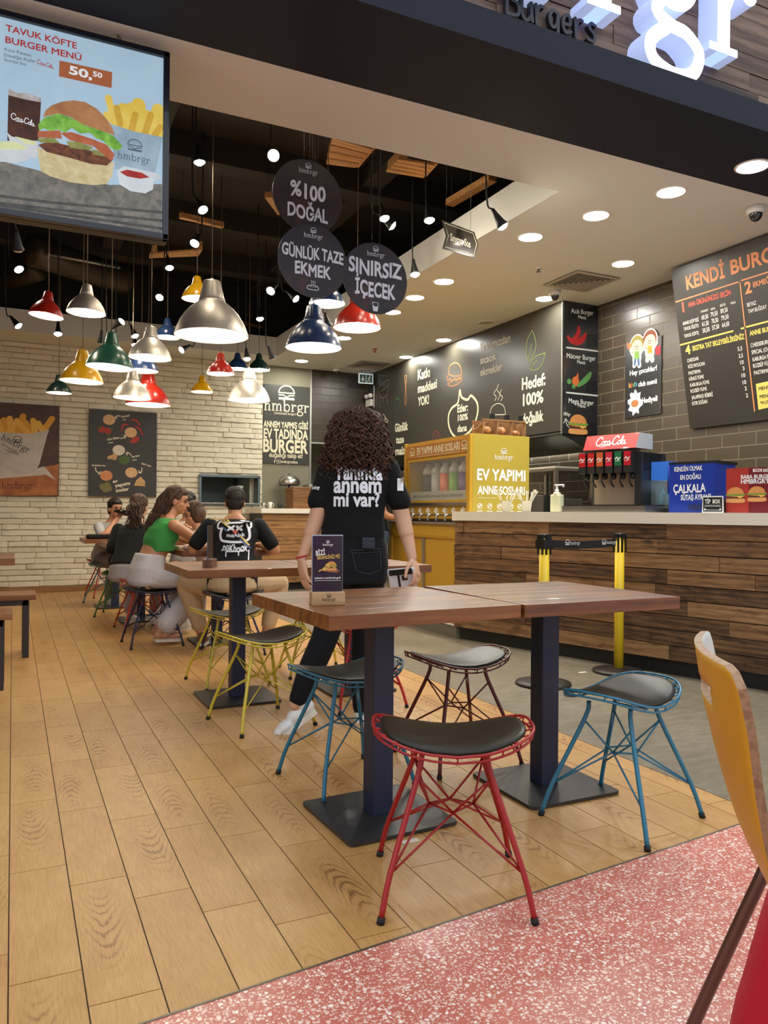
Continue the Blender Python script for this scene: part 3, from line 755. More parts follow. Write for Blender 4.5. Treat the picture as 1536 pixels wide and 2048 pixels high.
for i in range(12): x, y = -.03 + rr.random() * .03, .108 + rr.random() * .02; a.stroke([(x, y), (x + .008, y + .004)], .003, smooth=0)
a.place(pl, 'printed_fries', mat('printed fries', (226, 182, 90), .6), h1, .003)
a = Art(); a.poly([(-.02, .109), (.03, .103), (.04, .111), (-.01, .117)]); a.place(pl, 'printed_board', mat('printed board', (150, 96, 60), .6), h1, .0008)
h2 = holder('menu card seen edge-on in a dark wooden block on the second table', (.958, 4.16, .75), math.radians(62), wood_mat('dark oak block', (74, 44, 26), (104, 66, 40), (124, 84, 54), 'X', .5))

# ---- queue barriers
M_yel = mat('yellow barrier paint', (232, 196, 40), 0.35)
M_blk = mat('black plastic', (20, 20, 22), 0.45)
def barrier(label, x, y):
    t = thing('queue_barrier', label, 'barrier', (x, y, 0), math.radians(9), 'yellow queue barriers')
    obj('base', MB().lathe([(0, .0), (.165, .0), (.172, .006), (.168, .016), (.12, .024), (.045, .032), (.0, .034)], 40), mat('dark cast base', (44, 38, 32), .45, .3), t, False)
    obj('post', MB().lathe([(.031, .03), (.031, .90), (0, .90)], 24), M_yel, t, False)
    b = MB(); b.lathe([(.0345, .905), (.0345, .925), (0, .93)], 24)
    for k in range(4):
        a = k * PI / 2; c, s = math.cos(a), math.sin(a); b.X = Matrix.Rotation(a, 4, 'Z'); b.cbox((.028, -.021, .80), (.041, -.013, .925), .002); b.cbox((.028, .013, .80), (.041, .021, .925), .002); b.cbox((.028, -.02, .895), (.041, .02, .925), .002)
    b.X = None
    obj('head', b, M_blk, t, False); return t
q1 = barrier('left yellow queue barrier post with the belt wound out', 2.96, 3.885); q2 = barrier('right yellow queue barrier post, closest to the counter', 3.655, 3.985)
p1 = V((2.96, 3.885, 0)); p2 = V((3.655, 3.985, 0)); dv = (p2 - p1).normalized()
obj('cassette', MB().cbox((-.04, -.04, .835), (.04, .04, .895), .006), M_blk, q1, False)
b = MB(); pts = []; nn = V((dv.y, -dv.x, 0))
for i in range(13):
    s = .04 + (.703 - .08) * i / 12; sag = -.012 * (1 - (2 * i / 12 - 1) ** 2); c = p1 + dv * s
    pts += [c + nn * .001 + V((0, 0, .842 + sag)), c + nn * .001 + V((0, 0, .892 + sag)), c - nn * .001 + V((0, 0, .892 + sag)), c - nn * .001 + V((0, 0, .842 + sag))]
b.add(pts, [(4 * i + j, 4 * i + (j + 1) % 4, 4 * i + 4 + (j + 1) % 4, 4 * i + 4 + j) for i in range(12) for j in range(4)], False)
belt = obj('belt', b, mat('black webbing', (22, 22, 24), .8), q1)
pl = Plane(p1 + nn * .0025 + V((0, 0, .836)), dv, (0, 0, 1))
a = Art()
for s in (.2, .54): bun_icon(a, s, .032 if s < .4 else .03, .038); serif(a, 'hmbrgr', s + .026, .022, .014)
a.place(pl, 'belt_print', M_pw, belt)
# ------------------------------------------------------------------ lamps and everything overhead
M_inner = mat('white enamel reflector', (240, 238, 230), 0.5)
M_cord = mat('grey cord', (120, 104, 84), 0.6)
M_cordb = mat('black cord', (20, 18, 16), 0.6)
M_bulb = mat('lit warm bulb', (255, 240, 215), 0.4, emit=(1.0, 0.87, 0.68), strength=BULB_W)
M_spot = mat('lit reflector bulb', (255, 240, 215), 0.4, emit=(1.0, 0.87, 0.68), strength=SPOT_W)
M_down = mat('lit downlight diffuser', (255, 252, 240), 0.4, emit=(1.0, 0.97, 0.89), strength=DOWN_W)
M_downc = mat('lit cold downlight diffuser', (240, 248, 255), 0.4, emit=(0.72, 0.88, 1.0), strength=DOWN_W * .8)
LC = {'silver': mat('brushed aluminium shade', (216, 208, 196), 0.45, 0.85), 'yellow': mat('yellow lamp enamel', (212, 160, 18), 0.28), 'red': mat('red lamp enamel', (170, 38, 26), 0.25),
      'blue': mat('blue lamp enamel', (34, 56, 96), 0.25), 'green': mat('green lamp enamel', (36, 84, 66), 0.28), 'dark green': mat('dark green lamp enamel', (24, 46, 40), 0.28)}
def pendant(label, px, py, wpx, D, col, tilt=0.0):
    d = D * FPX / wpx; c = atd(px, py, d)
    t = thing('pendant_lamp', label, 'lamp', c, 0, 'coloured pendant lamps')
    m = LC[col]; R = Matrix.Rotation(tilt, 4, 'Y')
    P = [(.5, 0), (.492, .035), (.468, .11), (.425, .2), (.365, .29), (.295, .37), (.225, .43), (.182, .462), (.176, .49)]
    b = MB(); b.X = R; b.lathe_open([(r * D, z * D) for r, z in P], 40); obj('shade', b, m, t, False)
    b = MB(); b.X = R; b.lathe_open([((r - .006) * D, (z + .001) * D) for r, z in P][:-1] + [(.03 * D, .47 * D)], 40); obj('reflector', b, M_inner, t, False)
    b = MB(); b.X = R; b.lathe_open([(.497 * D, -.001), (.503 * D, -.002), (.505 * D, .001), (.5 * D, .004)], 40); obj('rim', b, m, t, False)
    b = MB(); b.X = R; b.lathe([(.17 * D, .492 * D), (.176 * D, .505 * D), (.165 * D, .53 * D), (.118 * D, .735 * D), (.108 * D, .75 * D), (.03 * D, .752 * D), (.022 * D, .79 * D), (0, .79 * D)], 28); obj('socket_cap', b, m, t, False)
    top = R @ V((0, 0, .79 * D))
    obj('cord', MB().tube([top, top + V((0, 0, 4.25 - c.z - top.z))], .0035, 6), M_cord, t, False)
    b = MB(); b.X = R; b.ball((0, 0, .2 * D), min(.036, .12 * D), 14, 8); b.lathe([(.016, .25 * D), (.02, .44 * D)], 12)
    obj('bulb', b, M_bulb, t, False)
    return t
pendant('largest pendant lamp, brushed silver bell near the middle of the dark opening', 423, 672, 146, .50, 'silver')
pendant('yellow pendant lamp partly behind the largest silver bell', 394, 598, 60, .26, 'yellow')
pendant('large blue pendant lamp below the round hanging signs', 627, 696, 113, .40, 'blue')
pendant('blue pendant lamp mostly hidden behind the middle round sign', 654, 608, 72, .26, 'blue')
pendant('red pendant lamp below the round drink sign', 714, 656, 96, .38, 'red')
pendant('tilted red pendant lamp, furthest to the left', 92, 632, 65, .26, 'red', .09)
pendant('small brushed silver pendant lamp below the lit menu screen', 172, 626, 75, .27, 'silver', .03)
pendant('green pendant lamp with a wide shade between yellow and silver lamps', 219, 735, 92, .38, 'green', .05)
pendant('yellow pendant lamp over the gap between the two wall posters', 163, 763, 83, .38, 'yellow', .03)
pendant('small dark green pendant lamp beside the fries poster', 118, 786, 48, .26, 'dark green')
pendant('silver pendant lamp in front of the half hidden blue one', 300, 716, 83, .38, 'silver', .03)
pendant('blue pendant lamp half hidden under a silver shade', 283, 742, 66, .36, 'blue')
pendant('silver pendant lamp above the sauce poster, overlapping the red bell', 264, 796, 73, .36, 'silver', .02)
pendant('red bell pendant lamp behind a silver shade above the sauce poster', 296, 810, 88, .50, 'red')
pendant('small blue pendant lamp left of the largest silver bell', 335, 675, 50, .26, 'blue')
pendant('small red pendant lamp below the largest silver bell', 441, 748, 55, .26, 'red')
pendant('small blue pendant lamp behind the small red and green ones', 475, 738, 42, .26, 'blue')
pendant('small green pendant lamp beside the tall silver bell', 518, 740, 43, .26, 'dark green')
pendant('smallest yellow pendant lamp, hanging low before the bricks', 404, 784, 43, .26, 'yellow')
pendant('tall silver bell pendant lamp in front of the logo board', 498, 801, 84, .46, 'silver')

def spot(label, px, py, d, aim=(0, -.3, -1), lit=True, top=None, black=True):
    c = atd(px, py, d); ax = V(aim).normalized(); t = thing('bulb_spotlight', label, 'spotlight', c, 0, 'reflector bulbs on hanging cords')
    obj('lamp_holder', MB().lathe([(.0, .135), (.012, .133), (.016, .10), (.03, .03), (.041, .004), (.038, .0)], 20, ax=-ax), M_blk, t, False)
    obj('bulb', MB().lathe([(.0, .018), (.02, .014), (.036, 0), (.036, -.004), (0, -.004)], 18, ax=ax), M_spot if lit else M_inner, t, False)
    k = -ax * .13; hz = (top if top else 4.25) - c.z
    obj('cord', MB().tube(spline([k, k - ax * .07, V((k.x * 1.7, k.y * 1.7, max(k.z + .22, hz * .45))), V((k.x * 1.7, k.y * 1.7, hz))], 5), .006, 6), M_cordb if black else M_cord, t, False)
    return t
SP = [(399, 325, 5.2, (.1, -.1, -1), 'lit reflector bulb hanging just right of the menu screen'),
      (547, 311, 5.0, (-.2, -1, -.5), 'brightest round bulb pointing at the viewer, top of the opening'),
      (406, 420, 5.8, (.3, -.6, -.9), 'lit reflector bulb above the timber batten'),
      (389, 487, 6.4, (-.4, -.5, -.8), 'lit reflector bulb below the timber batten'),
      (339, 536, 7.2, (.1, -.4, -1), 'lit reflector bulb beside the pale pallet board'),
      (319, 595, 7.8, (-.3, -.6, -.7), 'lit reflector bulb above the small blue lamp'),
      (541, 582, 6.8, (-.5, -.5, -.6), 'lit reflector bulb left of the bread sign'),
      (592, 598, 7.4, (.5, -.5, -.6), 'lit reflector bulb touching the lower left of the bread sign'),
      (520, 638, 8.0, (.05, -.3, -1), 'lit reflector bulb on a forked cord above the green lamp'),
      (38, 539, 6.4, (.4, -.5, -.8), 'lit reflector bulb high at the left edge'),
      (37, 652, 7.8, (.6, -.35, -.8), 'black coned bulb hanging before the top of the brick wall at left'),
      (116, 668, 7.6, (0, -.35, -1), 'lit bulb glowing under the leftmost red lamp'),
      (243, 643, 7.6, (.6, -.6, .5), 'lit bulb turned upwards above the green lamp'),
      (270, 672, 8.2, (.3, -.4, -1), 'lit bulb on a slanted black cone above the silver lamps'),
      (233, 697, 8.0, (0, -.3, -1), 'lit bulb tucked behind the green lamp'),
      (270, 690, 8.8, (.05, -.35, -1), 'lit bulb just under the slanted black cone'),
      (363, 700, 8.6, (-.7, -.3, -.5), 'bulb facing left under the largest silver bell'),
      (494, 718, 8.4, (0, -.3, -1), 'lit bulb between the blue and green lamps'),
      (769, 437, 5.6, (.1, -.3, -1), 'lit bulb above the drink sign, on a curved grey cord'),
      (785, 452, 5.9, (.8, -.3, -.7), 'lit bulb close to the right of the curved grey cord'),
      (859, 441, 5.6, (0, -.3, -1), 'lit bulb left of the arrow sign'),
      (1006, 453, 5.1, (.55, -.2, -.9), 'lit bulb on a long black cone to the right of the arrow sign'),
      (830, 549, 6.2, (0, -.25, -1), 'lit bulb on a black cone at the right rim of the drink sign')]
for px, py, d, aim, lab in SP: spot(lab, px, py, d, aim)
for px, py, d, aim, lab in ((202, 686, 8.2, (0, .35, -1), 'unlit black lamp holder pointing down over the brick wall'), (545, 716, 8.6, (.5, .3, -.9), 'unlit black lamp holder near the ceiling corner'),
                            (657, 652, 7.2, (.5, .5, -.8), 'unlit black lamp holder behind the large blue lamp'), (36, 500, 5.2, (.1, .5, -.9), 'unlit black lamp holder below the menu screen')): spot(lab, px, py, d, aim, False)

def downlight(label, x, y, m=M_down, r=.085):
    t = thing('downlight', label, 'downlight', (x, y, CZ), 0, 'round ceiling downlights')
    obj('trim_ring', MB().lathe_open([(r, -.002), (r + .004, -.006), (r + .016, -.004), (r + .018, 0)], 32), mat('white trim', (228, 224, 214), .5), t, False)
    obj('diffuser', MB().lathe_open([(0, -.0035), (r, -.003)], 24), m, t, False)
    return t
DL = [(4.037, 3.284, 'cold white downlight under the dark shop-front beam', M_downc), (3.882, 3.781, 'ceiling downlight closest to the dark beam', M_down), (3.716, 4.315, 'second ceiling downlight from the dark beam', M_down),
      (3.56, 4.874, 'third ceiling downlight from the dark beam, beside the black coned bulb', M_down), (4.63, 5.034, 'downlight between the vent and the price board', M_down), (3.542, 6.164, 'downlight right of the drink sign', M_down),
      (3.552, 6.75, 'downlight touching the lower right of the drink sign', M_down), (4.704, 6.194, 'downlight beside the dome camera over the hood corner', M_down), (3.598, 7.344, 'downlight at the bottom of the drink sign', M_down),
      (4.734, 8.237, 'downlight washing the middle of the graphic wall', M_down), (4.8, 9.367, 'downlight near the far end of the graphic wall', M_down), (3.607, 8.708, 'downlight behind the red lamp', M_down), (3.632, 10.3, 'downlight above the logo board corner', M_down)]
for x, y, lab, m in DL: downlight(lab, x, y, m)

M_vent = mat('off-white louvre', (190, 184, 170), 0.5); M_vd = mat('vent shadow gap', (52, 48, 42), 0.8)
def vent(label, x, y, s=.5):
    t = thing('ceiling_vent', label, 'vent', (x, y, CZ), 0, 'square ceiling vents')
    obj('backing', MB().box((-s / 2 + .03, -s / 2 + .03, -.003), (s / 2 - .03, s / 2 - .03, -.001)), M_vd, t, False)
    def ring(b, o, w, z0, z1):
        for k in range(4):
            b.X = Matrix.Rotation(k * PI / 2, 4, 'Z'); b.add([(-o, -o, z0), (o, -o, z0), (o - w, -o + w, z1), (-o + w, -o + w, z1)], [(0, 1, 2, 3)], False)
        b.X = None
    b = MB(); ring(b, s / 2, .035, -.012, -.014); obj('frame', b, M_vent, t, False)
    b = MB()
    for k in range(6): ring(b, s / 2 - .048 - .034 * k, .017, -.013, -.011)
    obj('louvre', b, M_vent, t, False); return t
vent('square louvred ceiling vent in front of the hood corner', 4.645, 5.585); vent('square louvred ceiling vent near the exit sign', 4.60, 10.12)
def dome(label, x, y, r=.055):
    t = thing('dome_camera', label, 'camera', (x, y, CZ), 0, 'white dome cameras')
    obj('housing', MB().lathe([(r, 0), (r, -.035), (r * .9, -.05), (0, -.05)], 28), mat('white plastic', (214, 210, 202), .4), t, False)
    obj('lens_dome', MB().ball((0, 0, -.05), (r * .72, r * .72, r * .85), 20, 10), mat('smoked dome', (30, 30, 32), .1, spec=.8), t, False)
dome('white dome camera by the dark beam above the price board', 4.583, 3.70, .062); dome('white dome camera over the corner of the hood', 4.617, 5.93); dome('white dome camera above the far kitchen doorway', 4.273, 10.55, .06)
t = thing('sprinkler', 'small white sprinkler head left of the louvred vent', 'sprinkler', (4.071, 5.455, CZ))
obj('cover', MB().lathe([(.035, 0), (.032, -.008), (0, -.01)], 18), M_white, t, False); obj('deflector', MB().lathe([(.006, -.008), (.006, -.03), (.022, -.031), (.022, -.035), (0, -.036)], 14), M_strip, t, False)
t = thing('fire_sprinkler', 'small red sprinkler head on the far ceiling', 'sprinkler', (4.211, 9.1, CZ))
obj('cover', MB().lathe([(.035, 0), (.03, -.008), (0, -.01)], 18), mat('red sprinkler', (170, 60, 40), .5), t, False); obj('deflector', MB().lathe([(.006, -.008), (.006, -.035), (.024, -.036), (.024, -.041), (0, -.042)], 14), mat('red sprinkler', (170, 60, 40), .5), t, False)
for lab, x, y, r in (('round flat speaker grille flush in the ceiling by the graphic wall', 4.721, 7.265, .1), ('round ceiling speaker rim next to the far vent', 4.72, 10.52, .12)):
    t = thing('ceiling_speaker', lab, 'speaker', (x, y, CZ)); obj('rim', MB().lathe_open([(r - .015, -.003), (r - .01, -.01), (r, -.006), (r, 0)], 32), M_white, t, False); obj('grille', MB().lathe_open([(0, -.004), (r - .014, -.004)], 32), mat('speaker grille', (176, 168, 152), .7), t, False)

# exit sign with its emergency light below
pe = Plane(ony(732, 757, 10.55), (1, -.05, 0), (0, 0, 1)); t = thing('exit_sign', 'green and white emergency exit sign with running figure and down arrow', 'exit sign', pe.o)
obj('panel', MB().prism([(-.115, -.075), (.115, -.075), (.115, .075), (-.115, .075)], pe, .02, -.02), mat('exit panel', (215, 225, 225), .4, emit=(.8, .92, 1.0), strength=.35), t)
a = Art(); a.rect(-.1, -.062, -.004, .055); a.rect(.004, -.062, .1, .055); a.place(pe, 'green_field', mat('exit green', (20, 84, 66), .5), t)
a = Art(); a.rect(-.062, -.01, -.042, .04); a.poly([(-.085, -.005), (-.019, -.005), (-.052, -.05)]); a.disc(.06, .038, .011); a.stroke([(.055, .022), (.045, -.015)], .018, smooth=0); a.stroke([(.045, -.015), (.07, -.035), (.06, -.058)], .01, smooth=0); a.stroke([(.045, -.015), (.03, -.04), (.012, -.042)], .01, smooth=0); a.stroke([(.055, .02), (.085, .008)], .008, smooth=0); a.stroke([(.05, .02), (.02, .0)], .008, smooth=0); a.place(pe, 'pictogram', M_pw, t, .003)
obj('bracket', MB().tube([pe.at(.07, .07, -.01), pe.at(.07, CZ - pe.o.z, -.01)], .006, 8).tube([pe.at(-.07, .07, -.01), pe.at(-.07, CZ - pe.o.z, -.01)], .006, 8), M_alu, t)
ps = Plane(onx(742, 800, 4.895), (0, -1, 0), (0, 0, 1)); t = thing('emergency_lamp', 'white twin-headed emergency lamp with a cable on the graphic wall by the exit sign', 'lamp', ps.o)
obj('battery_box', MB().prism([(-.09, -.10), (.09, -.10), (.09, .0), (-.09, .0)], ps, .05), mat('white plastic', (214, 210, 202), .4), t)
for s in (-1, 1): obj('lamp_head', MB().lathe([(.015, 0), (.035, .04), (.035, .05), (0, .05)], 18, ps.at(s * .07, .06, .03), (-.6, -.7, -.25)), mat('white plastic', (214, 210, 202), .4), t)
obj('cable', MB().tube([ps.at(.13, -.13, .01), ps.at(.13, .2, .01)], .008, 8), mat('white plastic', (214, 210, 202), .4), t)

# pallets, battens and ducts above the opening
M_pal = wood_mat('pale pallet wood', (150, 104, 56), (196, 146, 88), (222, 178, 120), 'X', .6, 1.2, spread=.25)
def pallet(label, q, z, n=4, group='pallet boards hung in the dark ceiling'):
    c = [onz(x, y, z) for x, y in q]; t = thing('pallet', label, 'pallet', (c[0] + c[2]) / 2, 0, group)
    for i in range(n):
        a0, a1 = i / n + .012, (i + 1) / n - .03; b = MB(); b.rnd = random.random()
        L = [c[0].lerp(c[3], a0), c[1].lerp(c[2], a0), c[1].lerp(c[2], a1), c[0].lerp(c[3], a1)]
        b.add(L + [p + V((0, 0, .018)) for p in L], [(0, 3, 2, 1), (4, 5, 6, 7), (0, 1, 5, 4), (1, 2, 6, 5), (2, 3, 7, 6), (3, 0, 4, 7)]); obj('slat', b, M_pal, t)
    for f in (.04, .9):
        b = MB(); p, r = c[0].lerp(c[1], f), c[3].lerp(c[2], f); dx = (c[1] - c[0]).normalized() * .06
        L = [p, p + dx, r + dx, r]; b.add([w + V((0, 0, .018)) for w in L] + [w + V((0, 0, .09)) for w in L], [(0, 3, 2, 1), (4, 5, 6, 7), (0, 1, 5, 4), (1, 2, 6, 5), (2, 3, 7, 6), (3, 0, 4, 7)]); obj('runner', b, M_pal, t)
        obj('hanger', MB().tube([(p + r) / 2 + V((0, 0, .09)), V(((p.x + r.x) / 2, (p.y + r.y) / 2, 4.25))], .003, 5), M_cordb, t)
pallet('slatted pallet section above the round natural sign', [(666, 276), (745, 299), (710, 337), (652, 330)], 3.72)
pallet('slatted pallet section right of the one above the round sign', [(797, 318), (869, 331), (846, 357), (772, 345)], 3.72)
pallet('pallet seen nearly edge-on behind the yellow lamp', [(300, 508), (405, 500), (396, 513), (298, 517)], 3.75, 2)
pallet('dim pallet edge behind the largest silver bell', [(470, 640), (538, 660), (530, 668), (462, 646)], 3.7, 2)
def batten(label, p, q, z, w=.05):
    A, B = onz(*p, z), onz(*q, z); t = thing('timber_batten', label, 'batten', (A + B) / 2, 0, 'timber battens in the dark ceiling'); d = (B - A).normalized(); n_ = V((-d.y, d.x, 0)) * w
    b = MB(); L = [A - n_, B - n_, B + n_, A + n_]; b.add(L + [v + V((0, 0, .05)) for v in L], [(0, 3, 2, 1), (4, 5, 6, 7), (0, 1, 5, 4), (1, 2, 6, 5), (2, 3, 7, 6), (3, 0, 4, 7)]); obj('board', b, M_pal, t)
    for e in (A, B): obj('hanger', MB().tube([e.lerp((A + B) / 2, .1) + V((0, 0, .05)), V((e.lerp((A + B) / 2, .1).x, e.lerp((A + B) / 2, .1).y, 4.25))], .003, 5), M_cordb, t)
batten('brown timber batten along the right rim of the opening', (899, 412), (985, 362), 3.62, .04); batten('timber batten among the lit bulbs right of the screen', (360, 436), (446, 456), 3.8, .025)
batten('short timber batten behind the upper round sign', (536, 395), (562, 430), 3.8, .03)
M_duct = mat('dark spiral duct', (74, 66, 54), .45, .5)
for lab, p, q, z, r in (('dark round air duct in the ceiling at left', (60, 500), (250, 560), 3.9, .17), ('dark flexible duct end below the screen', (15, 560), (75, 540), 3.8, .12)):
    A, B = onz(*p, z), onz(*q, z); t = thing('air_duct', lab, 'duct', (A + B) / 2, 0, 'air ducts in the dark ceiling'); b = MB(); k = 26; rs = [r * (1 + .03 * (i % 2)) for i in range(k)]
    b.tube([A.lerp(B, i / (k - 1)) for i in range(k)], rs, 18); obj('pipe', b, M_duct, t)
    for f in (.2, .8): c = A.lerp(B, f); obj('hanger', MB().tube([c + V((0, 0, r)), V((c.x, c.y, 4.25))], .004, 5), M_cordb, t)
for lab, p, q, z in (('metal cable tray crossing the dark ceiling', (95, 508), (240, 535), 3.85), ('thin light metal rail under the cable tray', (140, 545), (186, 551), 4.0)):
    A, B = onz(*p, z), onz(*q, z); tag(obj('cable_tray', MB().tube([A, B], .018, 6), M_alu), lab, 'cable tray', 'metal rails in the dark ceiling')

# ------------------------------------------------------------------ hanging signs
M_disc = mat('dark printed sign', (40, 36, 40), .35, spec=.35); n = N(M_disc)
n.base(n.ramp(n.noise(n.coord((1, 1, 1)), 6.0, 6, .6), [(.35, srgb(32, 33, 41)), (.55, srgb(48, 38, 42)), (.7, srgb(72, 42, 42))]))
M_lil = mat('pale sign print', (216, 218, 230), .6)
def round_sign(label, px, py, d, r, lines, icon):
    c = atd(px, py, d); t = thing('round_sign', label, 'sign', c, 0, 'round hanging signs'); pl = Plane(c, (1, 0, 0), (0, 0, 1))
    obj('disc', MB().prism([(r * math.cos(i * PI / 32), r * math.sin(i * PI / 32)) for i in range(64)], pl, .005, -.005), M_disc, t)
    a = Art(); logo(a, 0, r * .62, r * .54); a.place(pl, 'logo', M_lil, t)
    for txt, y, h, w in lines: a = Art(); a.text(txt, 0, y * r, h * r, w * r, .03, .09, align='C'); a.place(pl, 'lettering', M_lil, t)
    a = Art()
    if icon == 'bread': a.stroke([(-.13 * r, -.78 * r), (-.15 * r, -.7 * r), (0, -.66 * r), (.15 * r, -.7 * r), (.13 * r, -.78 * r)], .02 * r, True); [a.stroke([((i - 1) * .07 * r, -.72 * r), ((i - 1) * .07 * r + .03 * r, -.69 * r)], .014 * r, smooth=0) for i in range(3)]; [a.stroke([(i * .05 * r - .05 * r, -.62 * r), (i * .05 * r - .03 * r, -.58 * r), (i * .05 * r - .05 * r, -.54 * r)], .013 * r) for i in range(3)]
    if icon == 'cup': a.stroke([(-.09 * r, -.68 * r), (-.06 * r, -.92 * r), (.06 * r, -.92 * r), (.09 * r, -.68 * r), (-.09 * r, -.68 * r)], .02 * r, smooth=0); a.poly([(-.078 * r, -.76 * r), (.0, -.8 * r), (.078 * r, -.78 * r), (.06 * r, -.92 * r), (-.06 * r, -.92 * r)])
    if a.f: a.place(pl, 'printed_icon', M_lil, t)
    for s in (-1, 1): obj('wire', MB().tube([pl.at(s * .12 * r, r * .97), pl.at(s * .12 * r, 4.25 - c.z)], .0012, 5), M_cordb, t)
round_sign('topmost round sign reading %100 DOĞAL', 616, 393, 4.68, .222, [('%100', -.08, .42, 1.02), ('DOĞAL', -.64, .38, 1.16)], None)
round_sign('middle round sign about fresh daily bread', 626, 522, 4.5, .213, [('GÜNLÜK TAZE', .03, .33, 1.78), ('EKMEK', -.43, .35, 1.04)], 'bread')
round_sign('lower right round sign about unlimited drinks', 751, 557, 4.72, .216, [('SINIRSIZ', .06, .43, 1.66), ('İÇECEK', -.53, .43, 1.26)], 'cup')
pl = Plane(atd(921, 478, 5.1), (.956, .294, 0), (0, 0, 1)); t = thing('arrow_sign', 'dark arrow-shaped sign about sauces hanging before the right rim', 'sign', pl.o)
q = [tuple(pl.hit(*p)) for p in ((884, 440), (949, 464), (957, 490), (950, 516), (886, 497), (893, 471))]
obj('board', MB().prism(q, pl, .006, -.006), mat('dark arrow board', (60, 54, 42), .12, coat=.8), t)
cx = sum(p[0] for p in q) / 6; cy = sum(p[1] for p in q) / 6; q2 = [(cx + (u - cx) * .88, cy + (v_ - cy) * .84) for u, v_ in q]
a = Art(); a.stroke(q2, .005, True, 0); a.text('Sınırsız Sos', cx, cy - .03, .05, .2, .03, align='C'); a.place(pl, 'lettering', mat('cream print', (228, 220, 186), .6), t)
for u in (q[0][0] + .04, q[1][0] - .04): obj('wire', MB().tube([pl.at(u, q[0][1] - .03), pl.at(u, 4.25 - pl.o.z)], .0012, 5), M_cordb, t)
# ------------------------------------------------------------------ counters and what stands on them
M_clad = wood_mat('reclaimed counter planks', (64, 42, 25), (124, 89, 55), (168, 130, 88), 'Y', .6, 1.5, rings=.3, bumpy=.3, spread=.4, rz=-.281, knots=True)
M_clad2 = wood_mat('golden reclaimed planks', (106, 70, 36), (156, 110, 62), (186, 140, 86), 'X', .6, 1.5, rings=.3, bumpy=.3, spread=.35, knots=True)
M_slab = mat('cream stone worktop', (238, 230, 212), .35)
M_toe = mat('black plinth', (22, 20, 18), .5)
M_inox = mat('stainless steel', (176, 172, 162), .28, .95)
M_mus = mat('mustard yellow paint', (192, 148, 40), .4)
CT, CB = 1.067, .992
P1, P2 = V((3.368, 5.609, 0)), V((3.986, 3.465, 0)); ce = (P2 - P1).normalized(); cn = V((ce.y, -ce.x, 0))
CP = Plane((P1.x, P1.y, CT), ce, (0, 0, 1))
def cpl(w): return Plane(CP.at(0, 0, w), ce, (0, 0, 1))
def cu(px, w, py=1000): return cpl(w).hit(px, py).x
def cprism(b, u0, u1, v0, v1, w0, w1): return b.prism([(u0, v0), (u1, v0), (u1, v1), (u0, v1)], CP, w1 - w0, w0)
Lc = 4.6
def cpoly(w, u0=0.0):       # footprint of the long counter, its far end cut square to the room
    A = P1 + cn * w; k = (5.59 - A.y) / ce.y; A = A + ce * (k - u0); B = P1 + cn * w + ce * Lc; C = P1 - cn * .66 + ce * Lc; k = (5.59 - (P1 - cn * .66).y) / ce.y; D = P1 - cn * .66 + ce * (k - u0)
    return [(p.x, p.y) for p in (A, B, C, D)]
t = thing('service_counter', 'long service counter clad in dark reclaimed planks under the soda dispenser', 'counter', P1 + ce * 2 - cn * .3)
obj('plinth', MB().slab(cpoly(-.03), 0, .105), M_toe, t)
obj('carcass', MB().slab(cpoly(-.016), .105, CB), M_toe, t)
b = MB(); rr = random.Random(21); nrow = 9; hh = (CB - .1) / nrow
for r in range(nrow):
    u = -.02 - rr.random() * .0; first = True
    while u < Lc:
        L = rr.choice((.10, .5, .75, .9)) if first else rr.uniform(.55, 1.15); first = False; b.rnd = rr.random(); d = rr.uniform(.0, .012); e0 = rr.uniform(0, .004)
        z0, z1 = .1 + hh * r + .0015 - CT, .1 + hh * (r + 1) - .0015 - e0 - CT
        b.prism([(u + .0008, z0), (min(u + L, Lc) - .0008, z0), (min(u + L, Lc) - .0008, z1), (u + .0008, z1)], CP, .016 + d, -.016); u += L
obj('plank_cladding', b, M_clad, t)
obj('worktop', MB().slab(cpoly(.035, .035), CB, CT), M_slab, t)

# far counter below the logo board
t = thing('service_counter', 'far counter with golden planks below the logo board', 'counter', (3.75, 10.3, 0))
obj('plinth', MB().box((3.06, 10.06, 0), (4.5, 10.7, .1)), M_toe, t); obj('carcass', MB().box((3.03, 10.02, .1), (4.5, 10.72, 1.035)), M_toe, t)
b = MB(); rr = random.Random(4)
for r in range(9):
    x = 3.0; z0 = .1 + .104 * r
    while x < 4.5:
        L = rr.uniform(.35, .9); b.rnd = rr.random(); b.box((x, 10.0 - rr.uniform(0, .014), z0 + .002), (min(x + L, 4.5) - .002, 10.02, z0 + .102)); x += L
obj('plank_cladding', b, M_clad2, t); obj('worktop', MB().cbox((2.97, 9.96, 1.035), (4.52, 10.74, 1.10), .003), M_slab, t)
M_tray = wood_mat('brown serving tray', (118, 76, 40), (150, 102, 58), (172, 124, 76), 'X', .5)
for i in range(15):
    z = 1.10 + .02 * i; o_ = random.uniform(-.008, .008)
    tag(obj('serving_tray', MB().cbox((3.47 + o_, 10.14, z), (3.76 + o_, 10.5, z + .014), .004).box((3.49 + o_, 10.16, z + .014), (3.74 + o_, 10.48, z + .02)), M_tray), 'brown serving tray in the tall stack on the far counter', 'tray', 'serving trays stacked on the far counter')
t = thing('cloche', 'shiny domed food cover on a black stand behind the tray stack', 'food cover', (3.56, 10.58, 1.10))
obj('stand', MB().lathe([(.075, 0), (.075, .015), (.016, .025), (.014, .33), (.14, .335), (.14, .345), (0, .346)], 24), M_blk, t, False)
obj('dome', MB().lathe([(.155, .346), (.158, .36), (.15, .41), (.115, .455), (.06, .475), (.012, .48), (.01, .495), (.02, .505), (.018, .52), (0, .524)], 28), M_inox, t, False)
